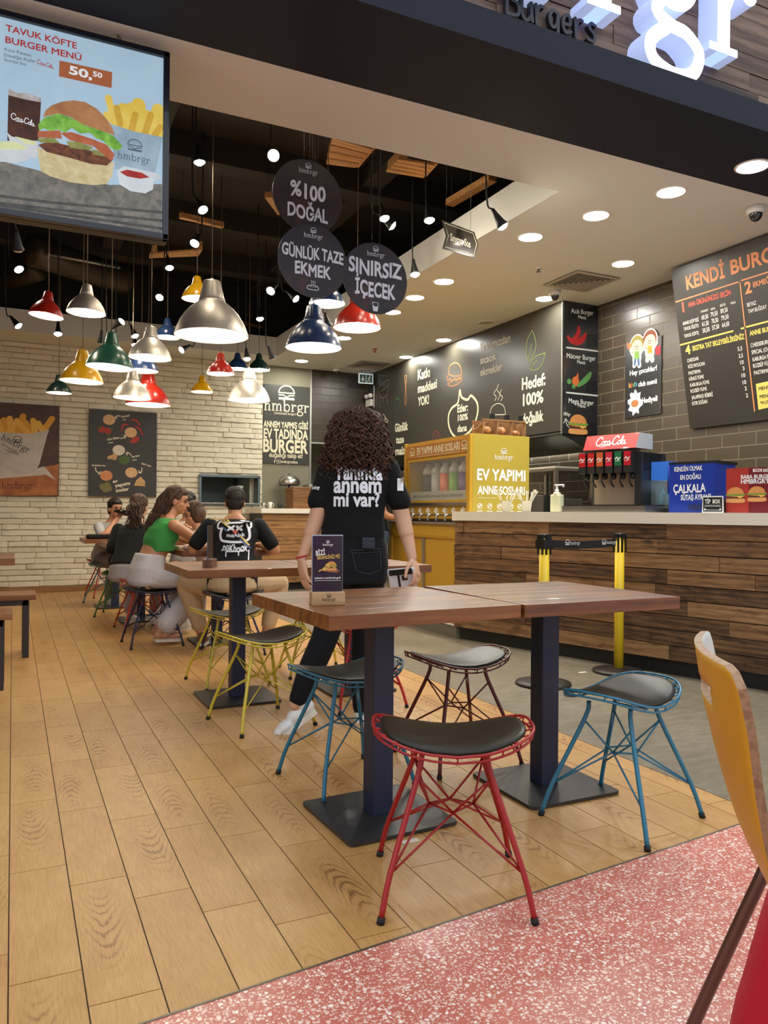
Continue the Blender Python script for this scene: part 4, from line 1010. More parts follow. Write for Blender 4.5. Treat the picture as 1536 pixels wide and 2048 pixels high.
for lab, x, y, r, h, m in (('steel cup at the left end of the far counter', 3.10, 10.3, .033, .08, M_inox), ('white cup beside the steel cup on the far counter', 3.19, 10.28, .03, .09, mat('white crockery', (222, 220, 210), .35)), ('small dark shaker near the tray stack on the far counter', 3.34, 10.32, .026, .07, M_blk)):
    t = thing('cup', lab, 'cup', (x, y, 1.10)); obj('bowl', MB().lathe([(r * .8, 0), (r, h), (r * .92, h), (r * .75, .01), (0, .01)], 20), m, t, False); obj('handle', MB().tube(spline([V((r * .9, 0, h * .8)), V((r * 1.7, 0, h * .7)), V((r * 1.6, 0, h * .35)), V((r * .85, 0, h * .2))], 4), .004, 6), m, t, False)
tag(obj('oval_platter', MB().lathe([(.05, 1.10), (.12, 1.118), (.125, 1.122), (.05, 1.108), (0, 1.108)], 28, (3.92, 10.2, 0)), mat('white crockery', (222, 220, 210), .35)), 'flat white plate lying near the front of the far counter', 'plate')
for i in range(7): tag(obj('plate_crate', MB().cbox((3.80, 10.42, 1.10 + .052 * i), (4.05, 10.68, 1.145 + .052 * i), .006), mat('grey crate', (150, 148, 138), .5)), 'grey shallow crate in the stack right of the trays', 'crate', 'grey crates stacked right of the trays')

# service hatch in the brick wall
t = tag(bpy.data.objects.new('service_hatch', None), 'steel framed service hatch in the white brick wall', 'hatch'); COL.objects.link(t); t.location = (2.76, WY, HZ0)
M_hat = mat('blue grey steel frame', (104, 118, 122), .35, .7)
b = MB(); y0 = WY - .05; 
b.box((HX0 - .02, y0, HZ0 - .02), (HX1 + .02, WY + .16, HZ0 + .012)); b.box((HX0 - .02, y0, HZ1 - .012), (HX1 + .02, WY + .16, HZ1 + .02)); b.box((HX0 - .02, y0, HZ0), (HX0 + .012, WY + .16, HZ1)); b.box((HX1 - .012, y0, HZ0), (HX1 + .02, WY + .16, HZ1)); obj('frame', b, M_hat, t)
obj('sill_plate', MB().cbox((HX0 - .03, y0 - .03, HZ0 + .0), (HX1 + .03, WY + .3, HZ0 + .014), .002), M_inox, t)
obj('cabinet_row', MB().box((2.2, 11.6, .9), (3.0, 11.9, 1.7)), mat('steel cabinet', (84, 92, 88), .4, .5), t)
struct('wall_hatch_room', MB().box((1.6, 12.2, 0), (3.1, 12.3, 3)).box((1.5, WY + .16, 0), (1.6, 12.3, 3)).box((1.5, WY + .16, 2.4), (3.1, 12.3, 2.5)), mat('dim hatch room', (96, 100, 92), .6))
t = thing('spray_bottle', 'white spray bottle inside the service hatch', 'bottle', (2.97, 10.98, HZ0 + .014))
obj('body', MB().lathe([(.045, 0), (.048, .02), (.045, .14), (.02, .2), (.016, .22), (0, .22)], 20), mat('white translucent plastic', (226, 226, 216), .35), t, False)
obj('trigger_head', MB().cbox((-.06, -.014, .22), (.03, .014, .255), .004).cbox((-.045, -.008, .17), (-.03, .008, .22), .003), M_pw, t, False)
t = thing('measuring_jug', 'grey measuring jug left of the spray bottle in the hatch', 'jug', (2.80, 10.98, HZ0 + .014)); obj('bowl', MB().lathe([(.04, 0), (.05, .11), (.047, .11), (.037, .01), (0, .01)], 20), mat('cloudy plastic', (180, 182, 172), .4), t, False); obj('handle', MB().tube(spline([V((.045, 0, .1)), V((.08, 0, .085)), V((.075, 0, .04)), V((.042, 0, .03))], 4), .006, 6), mat('cloudy plastic', (180, 182, 172), .4), t, False)

# ---- yellow sauce station
t = thing('sauce_cabinet', 'low mustard yellow cabinet with sliding panels under the sauce dispenser', 'cabinet', (3.7, 6.26, 0))
SX, SY0, SY1 = 3.372, 5.615, 6.92; TZ = .953
obj('plinth', MB().box((SX + .004, SY0, 0), (4.05, SY1, .10)), mat('grey plinth', (112, 106, 92), .5), t)
obj('white_rail', MB().box((SX - .004, SY0, .10), (4.05, SY1, .115)), M_pw, t)
b = MB(); b.box((SX + .03, SY0, .115), (4.05, SY1, TZ)); Pf = Plane((SX + .03, SY0, 0), (0, -1, 0), (0, 0, 1))
for y0, y1, z0, z1 in ((SY0, SY1, .83, TZ), (SY0, SY1, .115, .17), (SY0, SY0 + .06, .17, .83), (SY1 - .06, SY1, .17, .83)): b.cbox((SX, y0, z0), (SX + .03, y1, z1), .002)
obj('body', b, M_mus, t)
obj('front_beading', MB().box((SX - .003, SY0, .852), (SX, SY1, .858)).box((SX - .003, SY0, .838), (SX, SY1, .842)), M_mus, t)
for y0, y1, xo in ((SY0 + .06, 6.2, .012), (6.2, SY1 - .06, .02)): d_ = obj('sliding_door', MB().cbox((SX + xo, y0, .17), (SX + xo + .008, y1, .83), .002), M_mus, t)
obj('handle', MB().box((SX - .004, 6.19, .17), (SX + .02, 6.225, .83)), M_alu, d_)
obj('worktop', MB().cbox((SX - .02, SY0, TZ), (4.05, SY1 + .01, TZ + .018), .002), M_inox, t)
DX, DY0, DY1, DZ0, DZ1 = 3.50, 5.605, 6.83, TZ + .018, 1.728
t = thing('sauce_dispenser', 'mustard yellow sauce dispenser with a window of bottles and a row of taps', 'dispenser', (3.8, 6.2, DZ0))
M_olive = mat('olive yellow side panel', (176, 156, 62), .3, coat=.3)
FP = Plane((DX, DY0, 0), (0, -1, 0), (0, 0, 1)); EP = Plane((DX, DY0, 0), (1, 0, 0), (0, 0, 1))
wz0, wz1, wy0, wy1 = 1.17, 1.545, 5.69, 6.74
b = MB(); b.box((DX, DY0 + .012, DZ0 + .03), (4.1, DY1, wz0)); b.box((DX, DY0 + .012, wz1), (4.1, DY1, DZ1)); b.box((DX, DY0 + .012, wz0), (4.1, wy0, wz1)); b.box((DX, wy1, wz0), (4.1, DY1, wz1)); b.box((DX + .3, wy0, wz0), (4.1, wy1, wz1))
obj('body', b, M_mus, t); obj('corner_post', MB().cbox((DX - .012, DY0, DZ0), (DX + .02, DY0 + .05, DZ1 + .004), .004), M_mus, t); obj('corner_post', MB().cbox((DX - .012, DY1 - .04, DZ0), (DX + .02, DY1, DZ1 + .004), .004), M_mus, t)
obj('side_panel', MB().cbox((DX + .02, DY0, DZ0), (4.1, DY0 + .012, DZ1 + .004), .002), M_olive, t)
obj('drip_base', MB().box((DX - .005, DY0 + .05, DZ0), (4.08, DY1, DZ0 + .03)), mat('dark steel tray', (52, 46, 38), .35, .6), t)
obj('display_back', MB().box((DX + .29, wy0, wz0), (DX + .3, wy1, wz1)), mat('display back', (120, 116, 100), .6), t)
M_glass = mat('display glass', (215, 225, 220), .04, alpha=.12, coat=1.0)
obj('glass_pane', MB().box((DX + .003, wy0, wz0), (DX + .007, wy1, wz1)), M_glass, t)
obj('header_strip', MB().cbox((DX - .008, DY0 + .05, 1.575), (DX, DY1 - .04, 1.70), .002), mat('amber header', (176, 118, 40), .35), t)
obj('steel_rail', MB().cbox((DX - .014, DY0 + .05, 1.115), (DX, DY1 - .04, 1.15), .003), M_inox, t)
obj('display_strip', MB().box((DX + .02, wy0, wz0), (DX + .022, wy1, wz0 + .085)), mat('pale display strip', (170, 166, 146), .5), t)
a = Art(); h = FP.hit; w_ = wy1 - wy0
a.text('Ajda’nın en sevdiği, anne sosları burada dolduruluyor', -(wy1 - .05 - DY0), wz0 + .03, .03, w_ - .12, .0); a.place(Plane((DX + .02, DY0, 0), (0, -1, 0), (0, 0, 1)), 'strip_lettering', M_blk, t)
FPh = Plane((DX - .008, DY0, 0), (0, -1, 0), (0, 0, 1))
a = Art(); a.text('EV YAPIMI ANNE SOSLARI', -(6.56 - DY0), 1.605, .07, .78, .03); a.rect(-(6.56 - DY0), 1.588, -(5.78 - DY0), 1.592); bun_icon(a, -(6.66 - DY0), 1.63, .09); bun_icon(a, -(5.70 - DY0), 1.63, .09); a.place(FPh, 'header_lettering', mat('cream print', (228, 220, 186), .6), t)
a = Art(); logo(a, .33, 1.52, .19); a.place(EP, 'logo', M_pw, t); a = Art(); a.text('EV YAPIMI', .06, 1.335, .10, .5, .032); a.place(EP, 'side_lettering', M_pw, t); a = Art(); a.text('ANNE SOSLARI', .065, 1.215, .075, .49, .032); a.place(EP, 'side_lettering', M_pw, t); a = Art(); a.rect(.07, 1.185, .26, 1.188); a.rect(.4, 1.185, .55, 1.188)
for i, cx in enumerate((.09, .19, .29, .41, .5)):
    a.stroke([(cx + .022 * math.cos(k * PI / 4 + i), 1.115 + .022 * math.sin(k * PI / 4 + i)) for k in range(8)], .006, True); a.stroke([(cx - .01, 1.11), (cx + .012, 1.125)], .012); a.rect(cx - .03, 1.07, cx + .03, 1.076)
a.place(EP, 'printed_icon', M_pw, t)
for i in range(7):
    y = 6.66 - .155 * i; c = V((DX, y, 1.02))
    a = Art(); u = -(y - DY0); a.poly([(u - .045, 1.075), (u + .01, 1.035), (u + .01, 1.115)]); a.rect(u - .005, 1.03, u + .04, 1.05); a.rect(u + .014, 1.06, u + .045, 1.07); a.rect(u + .014, 1.082, u + .045, 1.09); a.place(FP, 'tap_label', M_pw, t)
    obj('tap', MB().tube(spline([V((DX, y, 1.035)), V((DX - .06, y, 1.04)), V((DX - .085, y, 1.025)), V((DX - .09, y, .985))], 6), .009, 10), M_inox, t)
BC = [(40, 36, 34, 'black'), (186, 184, 172, 'white'), (224, 110, 62, 'orange'), (118, 168, 46, 'green'), (92, 38, 118, 'purple'), (196, 52, 46, 'red')]
for i, (r, g_, b_, nm) in enumerate(BC):
    y = 6.58 - .165 * i; t = thing('sauce_bottle', nm + ' sauce bottle with a pale top behind the dispenser window', 'bottle', (DX + .13, y, wz0), 0, 'sauce bottles in the dispenser window')
    obj('body', MB().lathe([(.05, 0), (.056, .01), (.056, .25), (0, .25)], 22), mat(nm + ' sauce label', (r, g_, b_), .35), t, False)
    obj('top', MB().lathe([(.056, .25), (.054, .29), (.03, .33), (.028, .355), (0, .355)], 22), mat('clear pale plastic', (206, 204, 190), .3), t, False)
# onion crate on top
t = thing('produce_crate', 'small wooden crate of three compartments on top of the sauce dispenser', 'crate', (3.89, 5.76, DZ1 + .004)); Z0 = DZ1 + .004
M_crate = wood_mat('crate wood', (92, 62, 34), (138, 98, 56), (164, 124, 78), 'X', .6, 1.5)
x0, x1, y0, y1 = 3.665, 4.115, 5.68, 5.86
b = MB(); b.box((x0, y0, Z0), (x1, y1, Z0 + .012)); b.box((x0, y1 - .012, Z0), (x1, y1, Z0 + .145)); b.box((x0, y0, Z0 + .128), (x1, y0 + .03, Z0 + .145))
obj('box_frame', b, M_crate, t); [obj('divider', MB().box((x - .006, y0, Z0 + .012), (x + .006, y1 - .012, Z0 + .13)), M_crate, t) for x in (x0 + .006, x0 + .15, x0 + .3, x1 - .006)]
obj('rope_handle', MB().tube(spline([V((x0 - .002, 5.71, Z0 + .1)), V((x0 - .02, 5.74, Z0 + .06)), V((x0 - .02, 5.80, Z0 + .06)), V((x0 - .002, 5.83, Z0 + .1))], 5), .008, 8), M_crate, t)
for k, x in enumerate((x0 + .07, x0 + .225, x0 + .37)): obj('price_tag', MB().cbox((x + .0, y0 + .005, Z0 + .145), (x + .055, y0 + .011, Z0 + .19), .001), M_blk, t)
M_bunb = mat('brown bread roll', (176, 116, 60), .6); n = N(M_bunb); n.base(n.ramp(n.noise(n.coord((1, 1, 1)), 40, 3), [(.35, srgb(140, 86, 40)), (.65, srgb(206, 150, 92))]))
for k, (x, y, z, r) in enumerate(((x0 + .075, 5.745, .052, .045), (x0 + .225, 5.745, .053, .046), (x0 + .365, 5.725, .036, .03), (x0 + .41, 5.755, .036, .03), (x0 + .385, 5.765, .08, .028))):
    tag(obj('bread_roll', MB().ball((x, y, Z0 + .012 + r * .82), (r, r, r * .85), 18, 12), M_bunb), 'round brown roll, ' + ('alone in the left crate compartment', 'alone in the middle crate compartment', 'front left of three in the right crate compartment', 'front right of three in the right crate compartment', 'top of three in the right crate compartment')[k], 'bread roll', 'rolls in the wooden crate')

# ---- on the long counter
def cup(label, px, w):
    u = cu(px, w); c = CP.at(u, 0, w); t = thing('cutlery_bucket', label, 'bucket', c, 0, 'cutlery buckets on the counter')
    obj('pail', MB().lathe([(.032, 0), (.034, .003), (.044, .088), (.046, .09), (.042, .09), (.031, .006), (0, .006)], 24), M_inox, t, False)
    rr = random.Random(px)
    for i in range(9):
        a = i * 2.4; d = V((math.cos(a) * .5, math.sin(a) * .5, 1)).normalized(); s = V((math.cos(a) * .012, math.sin(a) * .012, .02)); q = c + s
        tip = rr.random() * .03 + .125; b = MB(); b.tube([q, q + d * tip], .0028, 6); b.ball(q + d * (tip + .012), (.009, .004, .018), 8, 6, V((0, 0, 1)).rotation_difference(d).to_matrix())
        o_ = obj('spoon', b, mat('pale disposable cutlery', (206, 198, 176), .45)); tag(o_, 'pale disposable spoon standing in the ' + ('left' if px < 1030 else 'right') + ' steel bucket', 'spoon', 'spoons in the ' + ('left' if px < 1030 else 'right') + ' bucket')
cup('steel cutlery bucket on the left, before the sauce dispenser panel', 1013, -.14); cup('steel cutlery bucket on the right, at the corner of the sauce dispenser', 1053, -.13)
w = -.12; t = thing('pump_bottle', 'white pump bottle of hand sanitizer on the counter', 'bottle', CP.at(cu(1114, w), 0, w), math.atan2(ce.y, ce.x))
obj('body', MB().cbox((-.046, -.028, 0), (.046, .028, .135), .012).lathe([(.03, .13), (.028, .145), (.014, .155), (0, .155)], 20), mat('pale soap', (214, 214, 178), .3), t, False)
obj('pump', MB().lathe([(.015, .15), (.015, .172), (.006, .174), (.006, .205), (0, .205)], 16).cbox((-.02, -.008, .2), (.062, .008, .212), .003).cbox((.05, -.006, .19), (.062, .006, .206), .002), M_pw, t, False)
# soda dispenser
w = -.16; u0, u1 = cu(1170, w), cu(1266, w); uc = (u0 + u1) / 2; H = lambda py: cpl(w).hit(1220, py).y
t = thing('soda_dispenser', 'soda fountain with six valves under a red script sign', 'soda dispenser', CP.at(uc, 0, w - .2))
M_red = mat('soda red', (176, 14, 28), .3, coat=.3); M_gun = mat('dark grey plastic', (40, 38, 38), .4)
obj('drip_tray', cprism(MB(), u0 - .12, u1 + .16, .0, .045, w - .34, w + .12), M_inox, t); obj('tray_grid', cprism(MB(), u0 - .1, u1 + .16, .045, .055, w - .3, w + .11), M_gun, t)
obj('tower', cprism(MB(), u0, u1, .045, .40, w - .34, w - .12), mat('brushed champagne steel', (206, 184, 154), .35, .35), t)
obj('side_panel', cprism(MB(), u1, u1 + .05, .045, .43, w - .36, w - .02), M_gun, t)
vz = .295
obj('valve_block', cprism(MB(), u0 - .02, u1 + .05, vz, vz + .13, w - .3, w - .05), M_gun, t)
VCOL = [('red', (190, 24, 30)), ('crimson', (200, 30, 24)), ('orange', (208, 92, 40)), ('pink red', (206, 40, 62)), ('green', (28, 110, 66)), ('deep red', (188, 22, 40))]
for i, (nm, c_) in enumerate(VCOL):
    a0 = u0 - .03 + (u1 - u0 + .05) * i / 6; a1 = a0 + (u1 - u0) / 6 * .92; v_ = obj('valve', cprism(MB(), a0, a1, vz - .012, vz + .14, w - .06, w + .04), M_gun, t)
    obj('label', MB().prism([(a0 + .004, vz + .038), (a1 - .004, vz + .038), (a1 - .004, vz + .138), (a0 + .004, vz + .138)], cpl(w + .04), .003), mat(nm + ' soda label', c_, .35), v_)
    aa = Art(); aa.stroke([(a0 + .01, vz + .085), ((a0 + a1) / 2 - .005, vz + .098), ((a0 + a1) / 2 + .005, vz + .082), (a1 - .01, vz + .096)], .007); aa.stroke([(a0 + .014, vz + .07), (a1 - .014, vz + .075)], .004); aa.place(cpl(w + .043), 'label_mark', M_pw, v_)
    obj('lever', MB().tube(spline([CP.at((a0 + a1) / 2, vz - .01, w), CP.at((a0 + a1) / 2, vz - .07, w + .01), CP.at((a0 + a1) / 2, vz - .11, w - .03)], 4), .006, 8), M_blk, v_)
    obj('nozzle', MB().lathe([(.017, 0), (.02, -.03), (.012, -.045), (0, -.045)], 14, CP.at((a0 + a1) / 2, vz - .01, w - .03)), M_blk, v_)
obj('sign_bracket', cprism(MB(), uc - .08, uc - .03, .42, .47, w - .2, w - .1).prism([(uc + .08, .42), (uc + .13, .42), (uc + .13, .47), (uc + .08, .47)], CP, .1, w - .2), M_inox, t)
h0, h1_ = .455, .565; b = MB(); q = [(h0, w + .03), (h1_, w - .02), (h1_, w - .2), (h0, w - .2)]
va = [CP.at(u0 + .0, v_, ww) for v_, ww in q] + [CP.at(u1 + .035, v_, ww) for v_, ww in q]
b.add(va, [(0, 1, 2, 3), (7, 6, 5, 4), (0, 4, 5, 1), (1, 5, 6, 2), (2, 6, 7, 3), (3, 7, 4, 0)]); b.mi[1] = 1
sg = obj('header_sign', b, [M_red, mat('light grey plastic', (190, 190, 188), .4)], t)
hp = Plane(CP.at(0, h0, w + .03), ce, CP.at(0, h1_, w - .02) - CP.at(0, h0, w + .03))
a = Art(); cola_script(a, uc - .10, .033, .24); a.place(hp, 'script_lettering', M_pw, sg)
# lit cooler and blue drink box
w = -.3; t = thing('drink_merchandiser', 'lit glass drink cooler with a blue hood between the soda fountain and blue box', 'cooler', CP.at(cu(1322, w), 0, w)); u0, u1 = cu(1302, w), cu(1342, w)
M_sblue = mat('ayran blue', (22, 52, 150), .35, coat=.2)
obj('hood', cprism(MB(), u0, u1, .23, .36, w - .25, w), mat('lit blue hood', (30, 84, 180), .3, emit=(.1, .35, .9), strength=.25), t); obj('base', cprism(MB(), u0, u1, 0, .03, w - .25, w), M_gun, t)
obj('lit_back', cprism(MB(), u0, u1, .03, .23, w - .25, w - .24), mat('lit cooler back', (200, 230, 240), .4, emit=(.55, .85, 1.0), strength=1.2), t)
obj('glass_pane', cprism(MB(), u0, u1, .03, .23, w - .004, w), M_glass, t)
for k in range(3): c = CP.at(u0 + (u1 - u0) * (k + .5) / 3, .03, w - .1); tag(obj('ayran_bottle', MB().lathe([(.026, 0), (.027, .1), (.012, .135), (.012, .15), (0, .15)], 16, c), mat('teal bottle', (120, 200, 205), .3)), 'small pale teal bottle inside the lit cooler', 'bottle', 'bottles in the lit cooler')
w = -.17; u0, u1 = cu(1338, w), cu(1429, w); t = thing('blue_display_box', 'blue ayran display box with white hand lettering on the counter', 'display box', CP.at((u0 + u1) / 2, 0, w - .15)); hb = cpl(w).hit(1385, 928).y
obj('box', cprism(MB(), u0, u1, 0, hb, w - .3, w), M_sblue, t); obj('lid', cprism(MB(), u0 - .02, u1 + .01, hb, hb + .02, w - .31, w - .03), M_blk, t)
obj('rounded_edge', MB().tube([CP.at(u0 - .005, .13, w - .05), CP.at(u0 - .005, hb, w - .05)], .03, 16), M_sblue, t)
bp = cpl(w); a = Art()
for txt, x0_, x1_, yb, hh_ in (('KENDİN OLMAK', 1349, 1405, 944, 9.5), ('EN DOĞALI', 1361, 1402, 960, 9.5), ('ÇALKALA', 1347, 1412, 987, 17), ('SÜTAŞ AYRAN’I', 1362, 1422, 1001, 11)):
    A_, B_ = bp.hit(x0_, yb), bp.hit(x1_, yb - 2); C_ = bp.hit(x0_, yb - hh_); a = Art(); a.text(txt, A_.x, A_.y, C_.y - A_.y, B_.x - A_.x, .025, .04, ang=.03); a.place(bp, 'hand_lettering', M_pw, t)
a = Art(); c_ = bp.hit(1392, 1014); a.disc(c_.x, c_.y, .06, .022); a.place(bp, 'printed_bowl', mat('navy print', (16, 30, 90), .5), t)
w = -.06; u0, u1 = cu(1404, w), cu(1447, w); t = thing('tip_box', 'small black tip box with white lettering in front of the blue display box', 'tip box', CP.at((u0 + u1) / 2, 0, w - .04)); tp = cpl(w)
H = lambda py: tp.hit(1425, py).y
top = H(992); obj('box', cprism(MB(), u0 + .006, u1 - .006, 0, top - .02, w - .09, w - .006), M_gun, t); obj('face', MB().prism([(u0, 0), (u1, 0), (u1 - .004, top), (u0 + .004, top)], cpl(w - .006), .006), M_pw, t)
a = Art(); a.rect(u0 + .008, .008, u1 - .008, top - .008); a.place(tp, 'black_field', M_blk, t, .0006)
a = Art(); a.text('TİP  BOX', (u0 + u1) / 2, top * .56, top * .24, (u1 - u0) * .72, .03, align='C'); a.rect(u0 + .016, top * .46, u1 - .016, top * .47); a.stroke([(u0 + .02, .018), (u0 + .02, top * .4), (u1 - .02, top * .4), (u1 - .02, .018)], .003, True, 0); a.disc(u0 + .02, top * .2, .006); a.disc(u1 - .02, top * .2, .006); a.place(tp, 'lettering', M_pw, t, .0014)
w = -.10; bp = cpl(w); u0, u1 = cu(1452, w), cu(1452, w) + .46; t = thing('counter_poster', 'red counter poster of two burgers at the right edge', 'poster', CP.at(u0 + .2, 0, w - .03)); hb = bp.hit(1455, 937).y
obj('board', cprism(MB(), u0, u1, 0, hb, w - .05, w), mat('brick red print', (168, 50, 40), .4), t)
a = Art(); um = cu(1497, w); a.rect(um, 0, u1, hb); a.place(bp, 'dark_half', mat('dark red print', (112, 20, 30), .4), t, .0005)
tx = lambda a_, s, x0_, x1_, yb, hp_, bold=.03: a_.text(s, bp.hit(x0_, yb).x, bp.hit(x0_, yb).y, bp.hit(x0_, yb - hp_).y - bp.hit(x0_, yb).y, bp.hit(x1_, yb).x - bp.hit(x0_, yb).x, bold)
a = Art(); tx(a, 'BABA BURGER', 1482, 1545, 958, 8); tx(a, 'HMBRGR’DA', 1482, 1552, 968, 9.5, .04); p_ = bp.hit(1506, 944); q_ = bp.hit(1524, 937); a.rect(p_.x, p_.y, q_.x, q_.y); tx(a, 'SERİ', 1526, 1537, 944, 6); a.place(bp, 'lettering', M_pw, t, .0016)
a = Art(); tx(a, 'YENİ', 1508, 1522, 943, 5, .04); a.place(bp, 'badge_lettering', mat('brick red print', (168, 50, 40), .4), t, .0022)
for cx_, cy_, k in ((1471, 990, 34), (1514, 988, 34)): c_ = bp.hit(cx_, cy_); food(bp, t, c_.x, c_.y, bp.hit(cx_ + k / 2, cy_).x - bp.hit(cx_ - k / 2, cy_).x)
# steel rack by the tiled wall
t = thing('steel_rack', 'steel equipment rack against the tiled wall behind the counter', 'rack', (5.05, 6.55, 0)); 
for x in (4.82, 5.28):
    for y in (6.15, 6.9): obj('leg', MB().box((x - .018, y - .018, 0), (x + .018, y + .018, 1.5)), M_inox, t)
for z in (.5, 1.02, 1.48): obj('shelf', MB().cbox((4.80, 6.13, z), (5.30, 6.92, z + .03), .003), M_inox, t)
tag(obj('baking_tray', MB().cbox((4.84, 6.2, 1.51), (5.2, 6.7, 1.53), .004), mat('pale tray', (200, 190, 168), .4, .4)), 'pale flat tray on top of the steel rack', 'tray')
for i, (y, h_) in enumerate(((6.3, .16), (6.62, .2))): tag(obj('food_container', MB().cbox((4.95, y - .1, 1.05), (5.2, y + .1, 1.05 + h_), .01), mat('steel container', (110, 108, 100), .3, .7)), ('lower', 'taller')[i] + ' steel food container on the middle rack shelf', 'container', 'containers on the steel rack')
# ------------------------------------------------------------------ signs, boards and posters
def ptext(a, pl, s, x0, y0, x1, y1, hp, bold=.02, jit=0.0, level=False):
    A, B, C = pl.hit(x0, y0), pl.hit(x1, y1), pl.hit(x0, y0 - hp)
    a.text(s, A.x, A.y, C.y - A.y, (B - A).length, bold, jit, ang=0.0 if level else math.atan2(B.y - A.y, B.x - A.x)); return a
def plines(rows, pl, nm, m, parent, bold=.02, jit=0.0, level=False, off=.002):
    for r in rows: ptext(Art(), pl, *r, bold=bold, jit=jit, level=level).place(pl, nm, m, parent, off)
def pp(pl, pts, sc=1.0, ox=0.0, oy=0.0): return [tuple(pl.hit(ox + x * sc, oy + y * sc)) for x, y in pts]
M_cream = mat('cream print', (228, 220, 186), .6)
M_char = mat('charcoal sign board', (48, 45, 40), .35)
def pm(nm, c): return mat(nm + ' print', c, .6)

# ---- extractor hood with the graphic wall
t = thing('extractor_hood', 'long charcoal extractor hood covered in hand-drawn food graphics', 'hood', (5.1, 8.5, 1.85))
HX, HY0, HZ = 4.9, 6.17, 1.85
b = MB(); b.box((HX, HY0, HZ), (HX + .02, WY, CZ)); b.box((HX + .02, HY0, HZ), (WX, HY0 + .02, CZ)); b.box((HX, HY0, HZ + .02), (WX, WY, HZ + .03)); obj('cladding', b, mat('graphic wall charcoal', (57, 54, 46), .3), t)
obj('corner_trim', MB().box((HX - .006, HY0 - .006, HZ), (HX + .006, HY0 + .006, CZ)), M_alu, t)
b = MB(); k = 90
for i in range(k):
    y = HY0 + .05 + (WY - HY0 - .1) * i / k; b.add([(HX + .02, y, HZ - .01), (HX + .38, y, HZ - .12), (HX + .38, y + .022, HZ - .12), (HX + .02, y + .022, HZ - .01)], [(0, 1, 2, 3)])
obj('baffle_filter', b, mat('grease filter steel', (150, 152, 138), .35, .6), t)
b = MB(); b.add([(HX, HY0, HZ), (WX, HY0, HZ), (WX, HY0, HZ - .16), (HX + .36, HY0, HZ - .16)], [(0, 1, 2, 3)]); b.box((HX + .36, HY0, HZ - .16), (HX + .40, WY, HZ - .09)); b.add([(HX + .02, HY0, HZ - .0), (HX + .38, HY0, HZ - .1), (HX + .38, WY, HZ - .1), (HX + .02, WY, HZ - .0)], [(0, 1, 2, 3)])
obj('canopy', b, mat('dark canopy steel', (58, 58, 52), .35, .7), t)
obj('lamp_tube', MB().tube([(5.32, 6.4, HZ - .13), (5.32, 10.5, HZ - .13)], .014, 8), mat('lit hood tube', (255, 255, 245), .4, emit=(.95, 1.0, .95), strength=34.0), t)
GP = Plane((HX, HY0, 0), (0, -1, 0), (0, 0, 1))
plines((('Katkı', 836, 761, 860, 755, 20), ('maddesi', 836, 787, 874, 776, 18), ('YOK!', 836, 813, 858, 809, 18), ('Hedef:', 1044, 781, 1091, 767, 24), ('100%', 1046, 813, 1087, 802, 24), ('doğallık', 1045, 849, 1087, 838, 21),
                              ('Günlük', 790, 865, 816, 854, 17), ('taze', 792, 888, 808, 883, 15), ('malzemeler', 791, 911, 843, 891, 16), ('Etler:', 915, 826, 936, 821, 16), ('100%', 916, 843, 936, 839, 13), ('dana', 915, 865, 934, 861, 14)), GP, 'hand_lettering', mat('cream hand lettering', (226, 224, 196), .6), t, .03, .03, True)
plines((('Fırınımızdan', 961, 704, 1021, 683, 17), ('sıcacık', 961, 729, 993, 719, 15), ('ekmekler', 961, 753, 1005, 740, 16)), GP, 'faded_lettering', mat('faded lettering', (150, 144, 122), .6), t, .02, .03, True)
def gart(nm, c, strokes, w, closed=False):
    a = Art()
    for s in strokes: a.stroke(pp(GP, s, .3255, 780, 540), w, closed)
    a.place(GP, nm, pm(nm, c), t)
gart('drawn_apple', (226, 222, 178), [[(430, 738), (442, 782), (478, 796), (500, 772), (538, 822), (535, 900), (500, 980), (450, 1022), (400, 1024), (366, 970), (360, 900), (380, 850), (418, 815)]], .03, True)
gart('drawn_leaf', (110, 128, 66), [[(875, 370), (845, 430), (840, 500), (855, 560), (885, 520), (898, 450), (878, 375)], [(870, 455), (862, 500), (845, 560)], [(955, 510), (900, 530), (870, 570), (865, 612), (910, 608), (940, 570), (953, 514)], [(905, 555), (882, 585), (866, 612)]], .011)
gart('drawn_burger', (206, 116, 62), [[(360, 640), (368, 592), (400, 570), (430, 588), (440, 640), (400, 652), (362, 642)], [(352, 650), (356, 680), (370, 668), (382, 684), (398, 668), (412, 680), (428, 660), (438, 668), (442, 650)], [(354, 700), (374, 714), (410, 704), (438, 680), (430, 668), (390, 676), (360, 698)]], .012)
gart('drawn_steam', (206, 202, 178), [[(652, 735), (640, 760), (654, 780), (645, 802)], [(668, 702), (658, 735), (676, 765), (664, 800)], [(686, 735), (676, 762), (692, 780), (682, 804)], [(612, 890), (628, 842), (665, 820), (700, 838), (712, 890)], [(612, 890), (712, 888)]], .009)
gart('drawn_fork', (186, 128, 76), [[(104, 652), (92, 652), (96, 720), (92, 800), (96, 832), (102, 800), (99, 720), (104, 652)]], .009)
gart('drawn_tomato', (62, 94, 56), [[(45, 790), (30, 810), (34, 846), (50, 852), (60, 830), (56, 800)], [(38, 790), (50, 784), (58, 794)]], .010, True)
gart('drawn_onion', (150, 60, 48), [[(262, 1052), (270, 1000), (288, 990), (308, 1020), (310, 1050)], [(280, 1040), (290, 1002)]], .010)
a = Art()
for s in ([(757, 776), (770, 763), (778, 760), (776, 771), (763, 782)], [(757, 780), (760, 791), (767, 796), (775, 787), (777, 773)], [(761, 795), (760, 815)], [(767, 796), (768, 806)], [(773, 790), (776, 807)]): a.stroke(pp(GP, s), .013)
a.place(GP, 'drawn_grill', pm('drawn grill', (130, 112, 92)), t)
a = Art()
